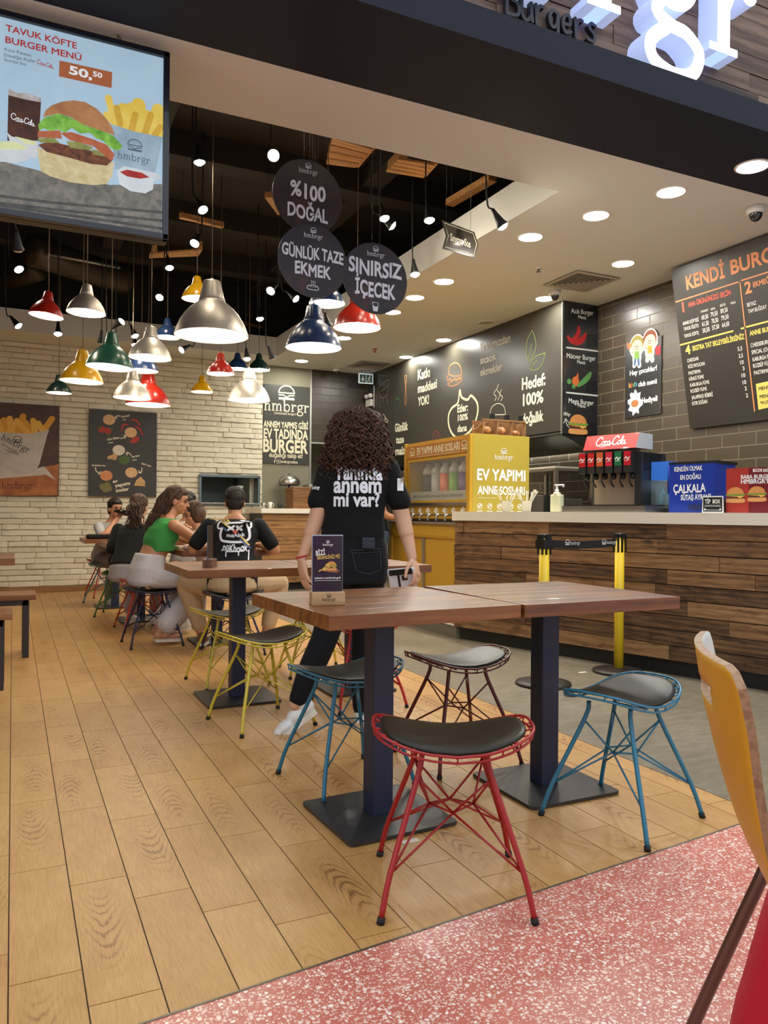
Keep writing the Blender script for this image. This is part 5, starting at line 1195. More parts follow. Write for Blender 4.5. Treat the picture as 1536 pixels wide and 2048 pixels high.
for s in ([(767, 828), (771, 835), (776, 842), (773, 848), (769, 844), (770, 836)], [(771, 838), (773, 845)]): a.stroke(pp(GP, s), .012)
a.place(GP, 'drawn_garlic', pm('drawn garlic', (206, 202, 182)), t)

# three-menu panel on the hood's end
EPh = Plane((HX, HY0 - .012, 0), (1, 0, 0), (0, 0, 1)); t = thing('burger_menu_board', 'tall black panel of three burger menus on the end of the hood', 'menu board', (5.1, HY0, 1.85))
obj('board', MB().box((HX + .012, HY0 - .012, HZ), (WX - .005, HY0, CZ - .004)), mat('black menu panel', (34, 34, 36), .25, coat=.3), t)
a = Art()
for q in ((1172, 668, 1208, 694), (1172, 762, 1206, 784), (1172, 846, 1205, 872)): a.poly(pp(EPh, [(q[0], q[1]), (q[2], q[1] + 2), (q[2], q[3]), (q[0], q[3])]))
a.place(EPh, 'price_sticker', mat('price cover sticker', (26, 26, 28), .3), t, .0008)
M_ow = mat('off-white lettering', (214, 214, 208), .6)
plines((('Acılı Burger', 1142, 626, 1187, 631, 10), ('Menü', 1156, 637, 1172, 639, 7), ('Mücver Burger', 1133, 716, 1191, 722, 10), ('Menü', 1154, 727, 1170, 729, 7), ('Mega Burger', 1137, 806, 1187, 811, 10), ('Menü', 1155, 814, 1171, 816, 7), ('280gr', 1126, 830, 1141, 832, 6)), EPh, 'lettering', M_ow, t, .015)
a = Art()
for q in ((1133, 695, 1200, 703), (1133, 785, 1199, 792)): a = Art(); a.stroke(pp(EPh, [(q[0], q[1]), (q[2], q[3])]), .016, smooth=0); a.place(EPh, 'printed_rule', M_ow, t)
a = Art(); a.stroke(pp(EPh, [(1131, 838), (1134, 850), (1142, 858)]), .008); a.stroke(pp(EPh, [(1127, 846), (1131, 837), (1137, 845)]), .008, smooth=0)
a.place(EPh, 'printed_arrow', M_ow, t)
a = Art(); a.stroke(pp(EPh, [(1157, 652), (1157, 664), (1151, 676), (1140, 682)]), .055, taper=True); a.stroke(pp(EPh, [(1134, 672), (1143, 682), (1158, 684), (1168, 674), (1172, 666)]), .06, taper=True); a.place(EPh, 'printed_chili', pm('chili', (180, 34, 40)), t)
a = Art(); a.disc(*EPh.hit(1151, 763), .045, .05); a.poly(pp(EPh, [(1150, 756), (1156, 745), (1157, 757)])); a.place(EPh, 'printed_onion', pm('onion', (206, 104, 52)), t)
a = Art(); a.stroke(pp(EPh, [(1154, 773), (1166, 764), (1176, 754), (1182, 744)]), .06, taper=True); a.disc(*EPh.hit(1138, 763), .028); a.disc(*EPh.hit(1147, 773), .024); a.place(EPh, 'printed_zucchini', pm('zucchini', (84, 142, 72)), t, .0026)
c_ = EPh.hit(1156, 849); food(EPh, t, c_.x, c_.y, EPh.hit(1173, 849).x - EPh.hit(1139, 849).x)

# kids sign on the tiled wall
KP = Plane((WX - .006, 6, 0), (0, -1, 0), (0, 0, 1)); q = pp(KP, [(1251.6, 682), (1326, 679), (1321, 827), (1251.6, 838)])
u0, u1 = (q[0][0] + q[3][0]) / 2, (q[1][0] + q[2][0]) / 2; v0, v1 = (q[2][1] + q[3][1]) / 2, (q[0][1] + q[1][1]) / 2
t = thing('kids_menu_sign', 'black kids menu sign with two drawn children on the tiled wall', 'sign', KP.at(u0, v0))
obj('board', MB().prism([(u0, v0), (u1, v0), (u1, v1), (u0, v1)], KP, .006), mat('black menu panel', (34, 34, 36), .25), t); KP = Plane((WX - .012, 6, 0), (0, -1, 0), (0, 0, 1))
plines((('Hey çocuklar!', 1260, 752, 1314, 742, 10), ('club menü', 1277, 774, 1314, 766, 10), ('Hediyeli', 1284, 807, 1315, 800, 11)), KP, 'lettering', M_pw, t, .03, .03, True)
c_ = KP.hit(1270, 805); a = Art()
a.poly([(c_.x + (.085 + .022 * math.cos(i * PI * .7)) * math.cos(i * PI / 12), c_.y + (.11 + .02 * math.cos(i * PI * .7)) * math.sin(i * PI / 12)) for i in range(24)]); a.place(KP, 'printed_splat', M_pw, t)
for ch, x, c in (('k', 1258, (224, 150, 60)), ('i', 1263, (206, 60, 60)), ('d', 1266, (90, 150, 70)), ('s', 1271, (70, 130, 190))): A_ = KP.hit(x, 776 - (x - 1258) * .25); a = Art(); a.text(ch, A_.x, A_.y, KP.hit(x, 766).y - KP.hit(x, 776).y, None, .04); a.place(KP, 'letter', pm('kids letter ' + ch, c), t)
a = Art(); a.disc(c_.x, c_.y - .01, .05, .035); a.place(KP, 'printed_roll', pm('roll', (176, 110, 60)), t, .003)
def kid(px, py, hair, shirt, legs, hat):
    K = lambda x, y: tuple(KP.hit(px + x, py + y)); s = .034
    def P(nm, c, f, off): a = Art(); f(a); a.place(KP, 'child_' + nm, pm('child ' + nm + str(c[0]), c), t, off)
    P('outline', (240, 238, 230), lambda a: (a.disc(*K(0, -1), .098, .112), a.stroke([K(0, 8), K(0, 26)], .115, smooth=0), a.stroke([K(-3, 26), K(-5, 38)], .05, smooth=0), a.stroke([K(3, 26), K(5, 38)], .05, smooth=0), a.stroke([K(-4, 12), K(-11, 6)], .05, smooth=0), a.stroke([K(4, 12), K(12, 4)], .05, smooth=0)), .002)
    P('hair', hair, lambda a: (a.disc(*K(0, -3), .085, .09), a.disc(*K(2, -14), .03) if not hat else a.disc(*K(0, -6), .08, .07)), .0026)
    P('face', (238, 200, 170), lambda a: (a.disc(*K(0, 1), .07, .066), a.stroke([K(-4, 12), K(-11, 6)], .028, smooth=0), a.stroke([K(4, 12), K(12, 4)], .028, smooth=0)), .0032)
    P('shirt', shirt, lambda a: a.poly([K(-4, 10), K(4, 9), K(6, 24), K(-5, 25)]), .0036); P('legs', legs, lambda a: (a.stroke([K(-3, 25), K(-4, 36)], .028, smooth=0), a.stroke([K(3, 25), K(4, 36)], .028, smooth=0)), .003)
    P('features', (70, 46, 36), lambda a: (a.disc(*K(-2, 0), .007), a.disc(*K(2, 0), .007), a.stroke([K(-2, 4), K(0, 5), K(2, 4)], .006)), .004)
kid(1274, 693, (150, 138, 62), (120, 160, 70), (70, 100, 140), True); kid(1300, 682, (134, 66, 34), (222, 150, 50), (238, 200, 170), False)
a = Art(); a.poly(pp(KP, [(1254, 685), (1262, 688), (1260, 699), (1255, 697)])); a.place(KP, 'printed_shovel', pm('shovel', (222, 110, 60)), t, .003)
a = Art(); a.poly(pp(KP, [(1311, 693), (1322, 691), (1321, 709), (1312, 711)])); a.place(KP, 'printed_bucket', pm('bucket', (190, 40, 48)), t, .003)

# big price board, leaning out at the top
bl = onx(1380, 858, WX - .035); tl = ony(1342, 540, bl.y); BPl = Plane(bl, (0, -1, 0), tl - bl); bh = (tl - bl).length
t = thing('price_board', 'large dark price board leaning out from the tiled wall', 'menu board', bl + V((0, -1, 0)))
obj('board', MB().prism([(0, 0), (2.6, 0), (2.6, bh), (0, bh)], BPl, .03, -.03), mat('price board charcoal', (46, 43, 37), .4), t)
M_or = pm('orange heading', (214, 136, 84)); M_rd = pm('red heading', (206, 92, 68)); M_ye = pm('yellow heading', (226, 200, 96))
def block(nm, m, rows, bold=.015):
    plines(rows, BPl, nm, m, t, bold, 0, True)
block('title_lettering', M_or, [('KENDİ', 1374, 580.6, 1451, 556, 29), ('BURGERİNİ', 1463, 550, 1655, 490, 30), ('2', 1491, 589, 1505, 585, 25), ('EKMEĞİ', 1507, 575, 1545, 563, 11)], .045)
block('red_lettering', M_rd, [('1', 1366, 625, 1376, 622, 21), ('ANA ÜRÜNÜNÜZÜ SEÇİN', 1377, 615, 1462, 589, 10)], .035)
block('yellow_lettering', M_ye, [('4', 1372, 710, 1383, 707, 19), ('EKSTRA TAT EKLEYEBİLİRSİNİZ', 1386, 702, 1489, 675, 10), ('ANNE BURG', 1500, 672, 1547, 660, 10)], .035)
IT = [('BEYAZ', 1495, 614, 1513, 609, 8), ('TAM BUĞDAY', 1497, 627, 1534, 617, 8), ('STANDART', 1402, 626, 1417, 621, 4.5), ('ORTA', 1422, 621, 1431, 618, 4.5), ('BÜYÜK', 1441, 614, 1452, 610, 5), ('MEGA', 1462, 609, 1472, 606, 4.5),
      ('ANNE KÖFTESİ', 1366, 651, 1398, 643, 7), ('69,50', 1404, 640, 1417, 636, 9), ('79,50', 1422, 634, 1436, 630, 9), ('89,50', 1442, 627, 1456, 623, 9), ('TAVUK FİLETO', 1368, 662, 1398, 655, 7), ('61,50', 1405, 653, 1418, 649, 9), ('70,50', 1424, 647, 1437, 643, 9), ('79,50', 1443, 641, 1458, 636, 9),
      ('TAVUK KÖFTE', 1369, 676, 1398, 669, 7), ('50,50', 1406, 666, 1420, 662, 9), ('57,50', 1425, 660, 1439, 656, 9), ('64,50', 1445, 655, 1459, 650, 9), ('CHEDDAR', 1375, 725, 1398, 720, 7), ('KÖZ PATLICAN', 1377, 737, 1410, 730, 7), ('PASTIRMA', 1378, 750, 1402, 744, 7), ('HİNDİ FÜME', 1379, 762, 1408, 755, 7),
      ('KABURGA FÜME', 1381, 774, 1419, 766, 7), ('ROZBİF FÜME', 1382, 786, 1414, 779, 7), ('JALAPENO BİBERİ', 1384, 799, 1426, 790, 7.5), ('KITIR SOĞAN', 1385, 811, 1415, 805, 7.5), ('5,5', 1476, 702, 1485, 700, 8), ('2,5', 1478, 716, 1486.5, 714, 8), ('10', 1481, 729, 1488, 727, 8), ('3', 1486, 741, 1489.5, 740, 8),
      ('10', 1484, 755, 1491, 753, 8), ('10', 1486, 769, 1493, 767, 8), ('2', 1490, 781, 1494, 780, 8), ('2', 1492.5, 795, 1496, 794, 8), ('CHEESEBURG', 1502, 695, 1540, 686, 8), ('SPECIAL (CH', 1504, 709, 1538, 701, 8), ('KABURGA FÜ', 1506, 723, 1541, 714, 8), ('ROZBİF FÜM', 1507, 736, 1541, 728, 8), ('PASTIRMALI', 1509, 750, 1543, 742, 8)]
block('item_lettering', mat('white board lettering', (224, 222, 212), .6), IT, .012)
a = Art()
for s in ([(1352, 604), (1477, 564)], [(1483, 561), (1560, 537)], [(1480.5, 566), (1490, 652)], [(1491, 660), (1509.5, 822)]): a = Art(); a.stroke(pp(BPl, s), .011, smooth=0); a.place(BPl, 'orange_rule', M_or, t)
a = Art()
for s in ([(1361, 690), (1466, 662)], [(1483, 657), (1488, 656)], [(1493, 654), (1570, 634)]): a.stroke(pp(BPl, s), .013, smooth=0)
a.place(BPl, 'yellow_rule', M_ye, t)
a = Art(); a.poly(pp(BPl, [(1511.8, 768), (1600, 748), (1604, 800), (1517, 819.6)])); a.place(BPl, 'yellow_field', M_ye, t, .001)
block('dark_lettering', mat('dark board lettering', (40, 36, 30), .6), [('MENÜ', 1518, 781, 1540, 776, 7), ('MENÜ', 1520, 797, 1542, 792, 7), ('*KUTU', 1521, 809, 1543, 804, 6)], .02)

# logo board at the back
LP = Plane((3.25, WY - .014, 0), (1, 0, 0), (0, 0, 1)); t = thing('logo_board', 'dark board with cream burger logo and slogan on the far grey wall', 'sign', (3.6, WY, 1.75))
obj('board', MB().box((3.25, WY - .014, 1.752), (3.948, WY, 2.9)), mat('logo board charcoal', (50, 50, 43), .4), t)
a = Art(); A_, B_ = LP.hit(528, 822), LP.hit(614, 824); c2 = (A_ + B_) / 2; w_ = B_.x - A_.x; serif(a, 'hmbrgr', A_.x, c2.y, w_ / 6.05); c_ = LP.hit(573, 790); bun_icon(a, c_.x, c_.y, .24); a.place(LP, 'logo', M_cream, t)
for s, x0, y0, x1, y1, h, bo in (('homemade burgers', 549, 828, 592, 833, 5, .0), ('ANNEM YAPMIŞ GİBİ', 527, 854, 616, 857, 13, .05), ('EV TADINDA', 527, 876, 616, 879, 20, .06), ('BURGER', 526, 904, 616, 907, 27, .07), ('doğallığı takip et!', 538, 914, 605, 917, 9, .02), ('f', 548, 926, 551, 926, 7, .05), ('hmbrgronline', 562, 926, 595, 928, 6, .01)): plines(((s, x0, y0, x1, y1, h),), LP, 'lettering', M_cream, t, bo, 0, True)
a = Art(); c_ = LP.hit(557, 923); a.stroke([(c_.x - .025, c_.y - .025), (c_.x + .025, c_.y - .025), (c_.x + .025, c_.y + .025), (c_.x - .025, c_.y + .025)], .007, True, 0); a.disc(c_.x, c_.y, .01); a.place(LP, 'printed_icon', M_cream, t)

# ---- wall posters
WP = Plane((0, WY - .066, 0), (1, 0, 0), (0, 0, 1))
def grain(nm, c1, c2, sc=14, em=0.0):
    m = mat(nm, c1, .6); n = N(m); c = n.ramp(n.noise(n.coord((1, 1, 1)), sc, 5, .6, .4), [(.32, srgb(c1)), (.68, srgb(c2))]); n.base(n.mix(.75 if em else 0.0, c, (0, 0, 0, 1)))
    if em: n.put(n.b.inputs['Emission Color'], c); n.b.inputs['Emission Strength'].default_value = em
    return m
def poster(name, label, x0, x1, z0, z1, m):
    t = thing(name, label, 'poster', ((x0 + x1) / 2, WY, z0)); obj('canvas', MB().cbox((x0, WY - .066, z0), (x1, WY - .034, z1), .003), m, t); return t
t = poster('fries_poster', 'brown poster of fries in a printed paper bag at the left edge', -.34, .532, 1.237, 2.388, grain('brown poster print', (66, 46, 40), (92, 66, 56), 4))
S4 = lambda pts: pp(WP, pts, .3385, 0, 760)
a = Art(); a.poly(S4([(-110, 590), (110, 540), (346, 498), (340, 680), (-110, 683)])); a.place(WP, 'printed_board', grain('poster wood print', (150, 86, 44), (186, 116, 64), 9), t, .001)
a = Art(); a.poly(S4([(-110, 520), (150, 545), (260, 510), (330, 590), (270, 560), (90, 575), (-110, 590)])); a.place(WP, 'printed_paper', grain('poster paper print', (196, 184, 168), (214, 204, 190), 6), t, .0015)
rr = random.Random(9); a = Art(); a2 = Art()
for i, s in enumerate(([(10, 312), (-14, 240)], [(34, 312), (24, 236)], [(70, 312), (58, 228)], [(100, 310), (138, 214)], [(170, 318), (100, 242)], [(190, 316), (150, 250)], [(210, 318), (196, 240)], [(240, 322), (308, 228)], [(262, 318), (226, 256)], [(-40, 312), (-50, 250)], [(-80, 312), (-70, 240)], [(130, 318), (126, 262)], [(50, 318), (84, 262)])): (a if i % 2 else a2).stroke(S4(s), .072, smooth=0)
a.place(WP, 'printed_fries', pm('fries', (222, 160, 52)), t, .002); a2.place(WP, 'printed_fries', pm('fries light', (236, 184, 80)), t, .0026)
a = Art(); a.poly(S4([(-110, 292), (40, 312), (180, 318), (292, 292), (278, 330), (232, 500), (206, 548), (130, 560), (-110, 520)])); a.place(WP, 'printed_bag', grain('poster bag print', (186, 176, 162), (212, 204, 192), 5), t, .0032)
a = Art(); k = Art(); L_ = serif(k, 'hmbrgr', 0, 0, 1); A_, B_ = S4([(4, 350), (164, 432)]); A_, B_ = V(A_), V(B_); an = math.atan2(B_.y - A_.y, B_.x - A_.x); sc_ = (B_ - A_).length / L_
a.lv = dict(k.lv); a.v = [(A_.x + (p[0] * math.cos(an) - p[1] * math.sin(an)) * sc_, A_.y + (p[0] * math.sin(an) + p[1] * math.cos(an)) * sc_) for p in k.v]; a.f = [list(f) for f in k.f]; c_ = V(S4([(104, 358)])[0]); bun_icon(a, c_.x, c_.y, .1); ptext(a, WP, 'homemade burgers', 3, 889, 36, 908, 4, .01); ptext(a, WP, 'hmbrgronline.com', 8, 899, 36, 911, 3, .01); a.place(WP, 'printed_lettering', mat('dark bag print', (46, 44, 46), .6), t, .0042)
a = Art(); A_, B_ = S4([(8, 640), (190, 640)]); serif(a, 'hmbrgr', A_[0], A_[1], (B_[0] - A_[0]) / 6.1); a.place(WP, 'board_lettering', mat('burnt board print', (96, 50, 28), .6), t, .002)
t = poster('sauce_poster', 'black poster of house sauces with white hand lettering', .889, 1.748, 1.242, 2.374, mat('black poster print', (42, 40, 36), .45))
a = Art()
for cx, cy, c in ((645, 235, 0), (773, 310, 0), (702, 415, 1), (628, 565, 2), (776, 547, 0)): p_ = V(S4([(cx, cy)])[0]); a = Art(); a.disc(p_.x, p_.y, .078, .068); a.place(WP, 'printed_sauce', [grain('peach sauce print', (206, 160, 110), (226, 186, 140), 20), grain('white sauce print', (206, 196, 170), (226, 218, 196), 20), grain('orange sauce print', (196, 120, 70), (216, 146, 96), 20)][c], t)
a = Art(); [a.disc(*S4([p])[0], .05, .044) for p in ((602, 292), (638, 300))]; a.stroke(S4([(720, 305), (722, 275), (740, 262), (760, 266)]), .026, taper=True); a.stroke(S4([(770, 236), (805, 240), (830, 272)]), .026, taper=True); a.stroke(S4([(792, 270), (824, 290), (846, 326)]), .026, taper=True); a.poly(S4([(766, 366), (786, 340), (822, 334), (820, 360), (792, 376)])); a.place(WP, 'printed_pepper', pm('red pepper', (176, 48, 34)), t, .0022)
a = Art(); a.poly(S4([(696, 480), (706, 452), (740, 446), (772, 460), (760, 490), (730, 500)])); [a.disc(*S4([p])[0], .02) for p in ((590, 280), (640, 325), (656, 290))]; a.place(WP, 'printed_herb', pm('herb', (66, 92, 40)), t, .0024)
a = Art(); [a.disc(*S4([p])[0], .042) for p in ((606, 630), (634, 622), (622, 645), (642, 640))]; a.place(WP, 'printed_gherkin', pm('gherkin', (112, 106, 52)), t, .0022)
a = Art(); a.stroke(S4([(634, 462), (660, 456), (686, 470)]), .055, taper=True); a.stroke(S4([(664, 440), (680, 446), (690, 460)]), .045, taper=True); a.poly(S4([(792, 624), (806, 590), (832, 570), (858, 600), (856, 628)])); a.place(WP, 'printed_spice', grain('spice print', (186, 138, 84), (206, 164, 110), 30), t, .0022)
a = Art()
for s, x0, y0, x1, y1, h in (('kokteyl', 721, 224, 766, 214, 12), ('sos', 726, 240, 746, 236, 9), ('köz biber', 636, 358, 708, 346, 14), ('sos', 640, 376, 668, 372, 10), ('tartar', 778, 460, 828, 450, 12), ('sos', 784, 478, 808, 474, 10), ('samuray sos', 541, 508, 622, 510, 11), ('köri sos', 836, 498, 890, 514, 12), ('ev', 668, 610, 698, 604, 20), ('yapımı', 680, 636, 770, 618, 22), ('soslar', 686, 664, 764, 652, 22)): plines(((s, x0 * .3385, 760 + y0 * .3385, x1 * .3385, 760 + y1 * .3385, h * .3385),), WP, 'lettering', M_cream, t, .03)
for s in ([(712, 214), (695, 212), (680, 222)], [(712, 346), (730, 340), (744, 330)], [(776, 446), (762, 432), (746, 432)], [(564, 518), (570, 540), (594, 552)], [(838, 518), (836, 540), (820, 548)]): a.stroke(S4(s), .012)
for s in ([(690, 212), (680, 222), (692, 228)], [(732, 326), (744, 330), (738, 344)], [(756, 426), (746, 432), (752, 444)], [(594, 538), (594, 552), (580, 556)], [(822, 534), (820, 548), (834, 550)]): a.stroke(S4(s), .011, smooth=0)
a.place(WP, 'printed_arrow', M_cream, t)

# ---- lit menu screen hanging behind the shop-front beam
SPn = Plane((0, 3.60, 0), (1, 0, 0), (0, 0, 1)); t = thing('menu_lightbox', 'large backlit chicken burger menu screen hung from the ceiling at top left', 'lightbox', (.1, 3.62, 2.4))
tr, br = SPn.hit(340, 108), SPn.hit(335, 482); sx1 = (tr.x + br.x) / 2; sz0, sz1 = br.y, tr.y; sx0 = sx1 - 1.42; fw = .028
obj('casing', MB().cbox((sx0, 3.605, sz0), (sx1, 3.68, sz1), .004), mat('lightbox casing', (34, 34, 38), .35), t)
b = MB(); [b.cbox(p, q, .004) for p, q in (((sx0, 3.585, sz0), (sx1, 3.62, sz0 + fw)), ((sx0, 3.585, sz1 - fw), (sx1, 3.62, sz1)), ((sx0, 3.585, sz0), (sx0 + fw, 3.62, sz1)), ((sx1 - fw, 3.585, sz0), (sx1, 3.62, sz1)))]; obj('frame', b, mat('lightbox frame', (30, 32, 42), .25, coat=.3), t)
LS = .70
def lit(nm, c1, c2=None, sc=9): return grain('backlit ' + nm, c1, c2 or c1, sc, LS)
obj('lit_panel', MB().box((sx0 + fw, 3.598, sz0 + fw), (sx1 - fw, 3.606, sz1 - fw)), lit('sky', (168, 198, 220), (184, 212, 232), 2.5), t)
SA = Plane((0, 3.598, 0), (1, 0, 0), (0, 0, 1)); T3 = lambda pts: pp(SA, pts, 1 / 3)
_k = [0]
def ad(nm, m, f, lvl=None):
    a = Art(); f(a); _k[0] += 1; a.lv = {i: z * .25 for i, z in a.lv.items()}; return a.place(SA, nm, m, t, .0004 + .00035 * _k[0])
def clipx(pts): u = sx1 - fw - .001; return [(min(p[0], u), max(p[1], sz0 + fw + .001)) for p in pts]
ad('printed_table', lit('table', (92, 92, 88), (138, 132, 122), 26), lambda a: a.poly(clipx(T3([(-330, 830), (0, 965), (300, 1040), (660, 1110), (1000, 1110), (1000, 1420), (-330, 1250)]))))
ad('printed_grain', lit('table grain', (60, 62, 60), (90, 88, 82), 30), lambda a: [a.stroke(clipx(T3(s)), .012, smooth=0) for s in ([(-200, 1150), (300, 1215), (970, 1275)], [(-200, 1195), (300, 1255), (970, 1325)], [(0, 1232), (400, 1290), (970, 1372)])])
ad('printed_glass', lit('cola', (42, 24, 22), (86, 46, 30), 14), lambda a: a.poly(T3([(50, 570), (246, 615), (232, 845), (44, 845)])))
ad('printed_ice', lit('ice', (150, 130, 116), (196, 196, 196), 20), lambda a: a.poly(T3([(52, 535), (110, 560), (170, 560), (246, 590), (246, 615), (160, 600), (50, 572)])))
def cs(a): A_, B_ = T3([(66, 712), (205, 740)]); cola_script(a, A_[0], A_[1], B_[0] - A_[0], -.16)
ad('glass_script', lit('white', (236, 240, 244)), cs)
ad('printed_cup', lit('cup', (196, 204, 210), (224, 230, 234), 5), lambda a: (a.poly(T3([(-100, 850), (100, 850), (192, 890), (176, 960), (100, 980), (-20, 970), (-100, 940)])), a.poly(T3([(40, 795), (70, 820), (225, 855), (222, 950), (180, 950), (60, 850)]))))
ad('printed_sauce', lit('cream sauce', (206, 212, 150), (226, 230, 180), 16), lambda a: (a.poly(T3([(-80, 852), (90, 852), (176, 888), (140, 900), (20, 900), (-80, 880)])), a.poly(T3([(90, 820), (215, 850), (215, 872), (150, 868)]))))
ad('printed_fries', lit('fries', (222, 186, 60), (240, 214, 110), 10), lambda a: [a.stroke(clipx(T3(s)), w_, smooth=0) for s, w_ in (([(690, 745), (650, 590)], .03), ([(705, 745), (740, 650)], .045), ([(640, 690), (690, 745)], .03), ([(750, 770), (790, 655)], .055), ([(820, 780), (832, 630)], .06), ([(830, 790), (880, 700)], .06), ([(900, 810), (950, 660)], .055), ([(880, 800), (940, 750)], .05), ([(950, 815), (965, 720)], .035))])
ad('printed_fries', lit('fries shade', (196, 152, 40), (222, 180, 70), 10), lambda a: [a.stroke(clipx(T3(s)), .028, smooth=0) for s in ([(720, 745), (700, 650)], [(790, 775), (812, 690)], [(870, 800), (905, 690)], [(930, 810), (960, 765)])])
ad('printed_bucket', lit('bucket', (132, 158, 178), (176, 198, 212), 4), lambda a: a.poly(clipx(T3([(662, 745), (800, 790), (976, 826), (930, 1045), (690, 1015)]))))
ad('bucket_logo', lit('bucket print', (84, 100, 116)), lambda a: (serif(a, 'hmbrgr', T3([(705, 935)])[0][0], T3([(705, 950)])[0][1], .022), bun_icon(a, *T3([(808, 885)])[0], .06)))
ad('printed_heel', lit('bun heel', (196, 178, 126), (222, 208, 164), 30), lambda a: a.poly(T3([(218, 885), (300, 915), (450, 960), (600, 990), (686, 975), (672, 1060), (640, 1106), (560, 1114), (420, 1096), (300, 1060), (246, 1030)])))
ad('printed_patty', lit('patty', (70, 38, 22), (132, 78, 46), 36), lambda a: a.poly(T3([(228, 872), (300, 850), (640, 930), (680, 960), (640, 996), (540, 985), (400, 945), (280, 915)])))
ad('printed_pickle', lit('pickle', (120, 130, 60), (160, 160, 90), 30), lambda a: (a.poly(T3([(222, 835), (320, 826), (360, 862), (240, 858)])), a.poly(T3([(396, 850), (470, 856), (560, 886), (540, 905), (420, 890)])), a.poly(T3([(550, 900), (620, 910), (640, 945), (560, 930)]))))
ad('printed_tomato', lit('tomato', (168, 84, 52), (196, 112, 74), 12), lambda a: (a.poly(T3([(228, 790), (360, 786), (372, 836), (300, 830), (224, 828)])), a.poly(T3([(360, 800), (430, 796), (560, 840), (640, 872), (686, 930), (670, 972), (560, 880), (420, 845)]))))
ad('printed_lettuce', lit('lettuce', (84, 150, 40), (150, 206, 84), 22), lambda a: (a.poly(T3([(228, 752), (262, 712), (350, 684), (430, 712), (520, 760), (600, 780), (680, 820), (735, 880), (720, 900), (690, 905), (650, 880), (620, 850), (580, 835), (540, 800), (480, 805), (430, 770), (390, 800), (350, 780), (300, 790), (260, 772), (236, 790)]))))
ad('printed_bun', lit('bun', (160, 104, 62), (196, 144, 96), 12), lambda a: a.poly(T3([(258, 706), (272, 668), (310, 636), (370, 614), (440, 606), (510, 616), (580, 656), (640, 720), (672, 770), (690, 816), (640, 800), (560, 772), (500, 752), (430, 710), (350, 684), (290, 700)])))
ad('printed_cup', lit('cup', (196, 204, 210), (224, 230, 234), 5), lambda a: a.poly(clipx(T3([(700, 1030), (740, 1000), (930, 1040), (975, 1070), (920, 1092), (916, 1140), (870, 1164), (780, 1150), (718, 1110)]))))
ad('printed_ketchup', lit('ketchup', (150, 30, 30), (186, 50, 44), 20), lambda a: a.poly(T3([(718, 1035), (760, 1022), (850, 1040), (896, 1068), (840, 1076), (760, 1062)])))
ad('price_tag', lit('tag brown', (168, 96, 58)), lambda a: a.poly(T3([(357, 368), (672, 438), (668, 533), (353, 463)])))
def tt(a, s, x0, y0, x1, y1, h, bo): ptext(a, SA, s, x0 / 3, y0 / 3, x1 / 3, y1 / 3, h / 3, bo)
ad('price_figures', lit('white', (236, 240, 244)), lambda a: (tt(a, '50,', 413, 448, 552, 484, 52, .05), tt(a, '50', 556, 462, 612, 476, 32, .05)))
ad('red_lettering', lit('red lettering', (176, 52, 46)), lambda a: tt(a, 'TAVUK KÖFTE', 34, 192, 460, 300, 40, .02)); ad('red_lettering', MATS['backlit red lettering'], lambda a: tt(a, 'BURGER MENÜ', 32, 262, 488, 372, 40, .02)); ad('red_script', MATS['backlit red lettering'], lambda a: cola_script(a, *T3([(222, 386)])[0], .062, -.12))
ad('small_lettering', lit('grey lettering', (70, 76, 86)), lambda a: tt(a, 'Kova Patates', 28, 310, 187, 347, 18, .0)); ad('small_lettering', MATS['backlit grey lettering'], lambda a: tt(a, 'Dilediğin Kadar', 25, 344, 213, 384, 18, .0)); ad('small_lettering', MATS['backlit grey lettering'], lambda a: tt(a, 'Sınırsız Sos', 25, 372, 157, 402, 18, .0))
for u in (sx1 - .22, sx0 + .25): obj('hanging_wire', MB().tube([(u, 3.64, sz1), (u, 3.64, CZ)], .0016, 6), M_cordb, t)
obj('ceiling_hook', MB().tube(spline([V((sx1 - .22, 3.64, CZ)), V((sx1 - .205, 3.64, CZ - .02)), V((sx1 - .22, 3.64, CZ - .035)), V((sx1 - .235, 3.64, CZ - .02))], 5), .004, 6), M_strip, t)

# ---- shop-front letters
FPl = Plane((0, 3.16, 0), (1, 0, 0), (0, 0, 1)); t = thing('shop_sign', 'big white illuminated letters of the shop sign, lower halves in view at top right', 'sign', (2.6, 3.2, 3.4))
M_face = mat('lit letter face', (250, 252, 255), .4, emit=(.93, .97, 1.0), strength=3.0); M_side = mat('lit letter side', (176, 190, 232), .5, emit=(.55, .66, 1.0), strength=.55)
xr1, xr2 = FPl.hit(1208, 20).x, FPl.hit(1447, 100).x; zb = (FPl.hit(1208, 22).y + FPl.hit(1447, 102).y) / 2
hx = (xr2 - xr1) / 1.868; L0 = xr1 - .205 * 1.2 * hx
k = Art(); pre = Art(); wd = serif(pre, 'hmb', 0, 0, hx, wt=.205); 
letters = []; cx = L0 - wd - .16 * hx
for ch in 'hmbrgr':
    a = Art(); w_ = serif(a, ch, cx, zb, hx, wt=.205); letters.append((ch, a)); cx += w_ + .16 * hx
for ch, a in letters:
    bf, bs_ = MB(), MB()
    for f in a.f:
        pl_ = [a.v[i] for i in f]; bs_.prism(pl_, FPl, .139, -.14)
        ar = sum(pl_[i][0] * pl_[(i + 1) % len(pl_)][1] - pl_[(i + 1) % len(pl_)][0] * pl_[i][1] for i in range(len(pl_)))
        bf.add([FPl.at(u, v_, .002) for u, v_ in (pl_ if ar > 0 else pl_[::-1])], [tuple(range(len(pl_)))], False)
    lt = obj('letter', bs_, M_side, t); obj('lit_face', bf, M_face, lt)
BPn = Plane((0, 3.272, 0), (1, 0, 0), (0, 0, 1)); t = thing('tagline_sign', 'dark handwritten word burgers on the planks above the beam', 'sign', (2.0, 3.27, 3.4))
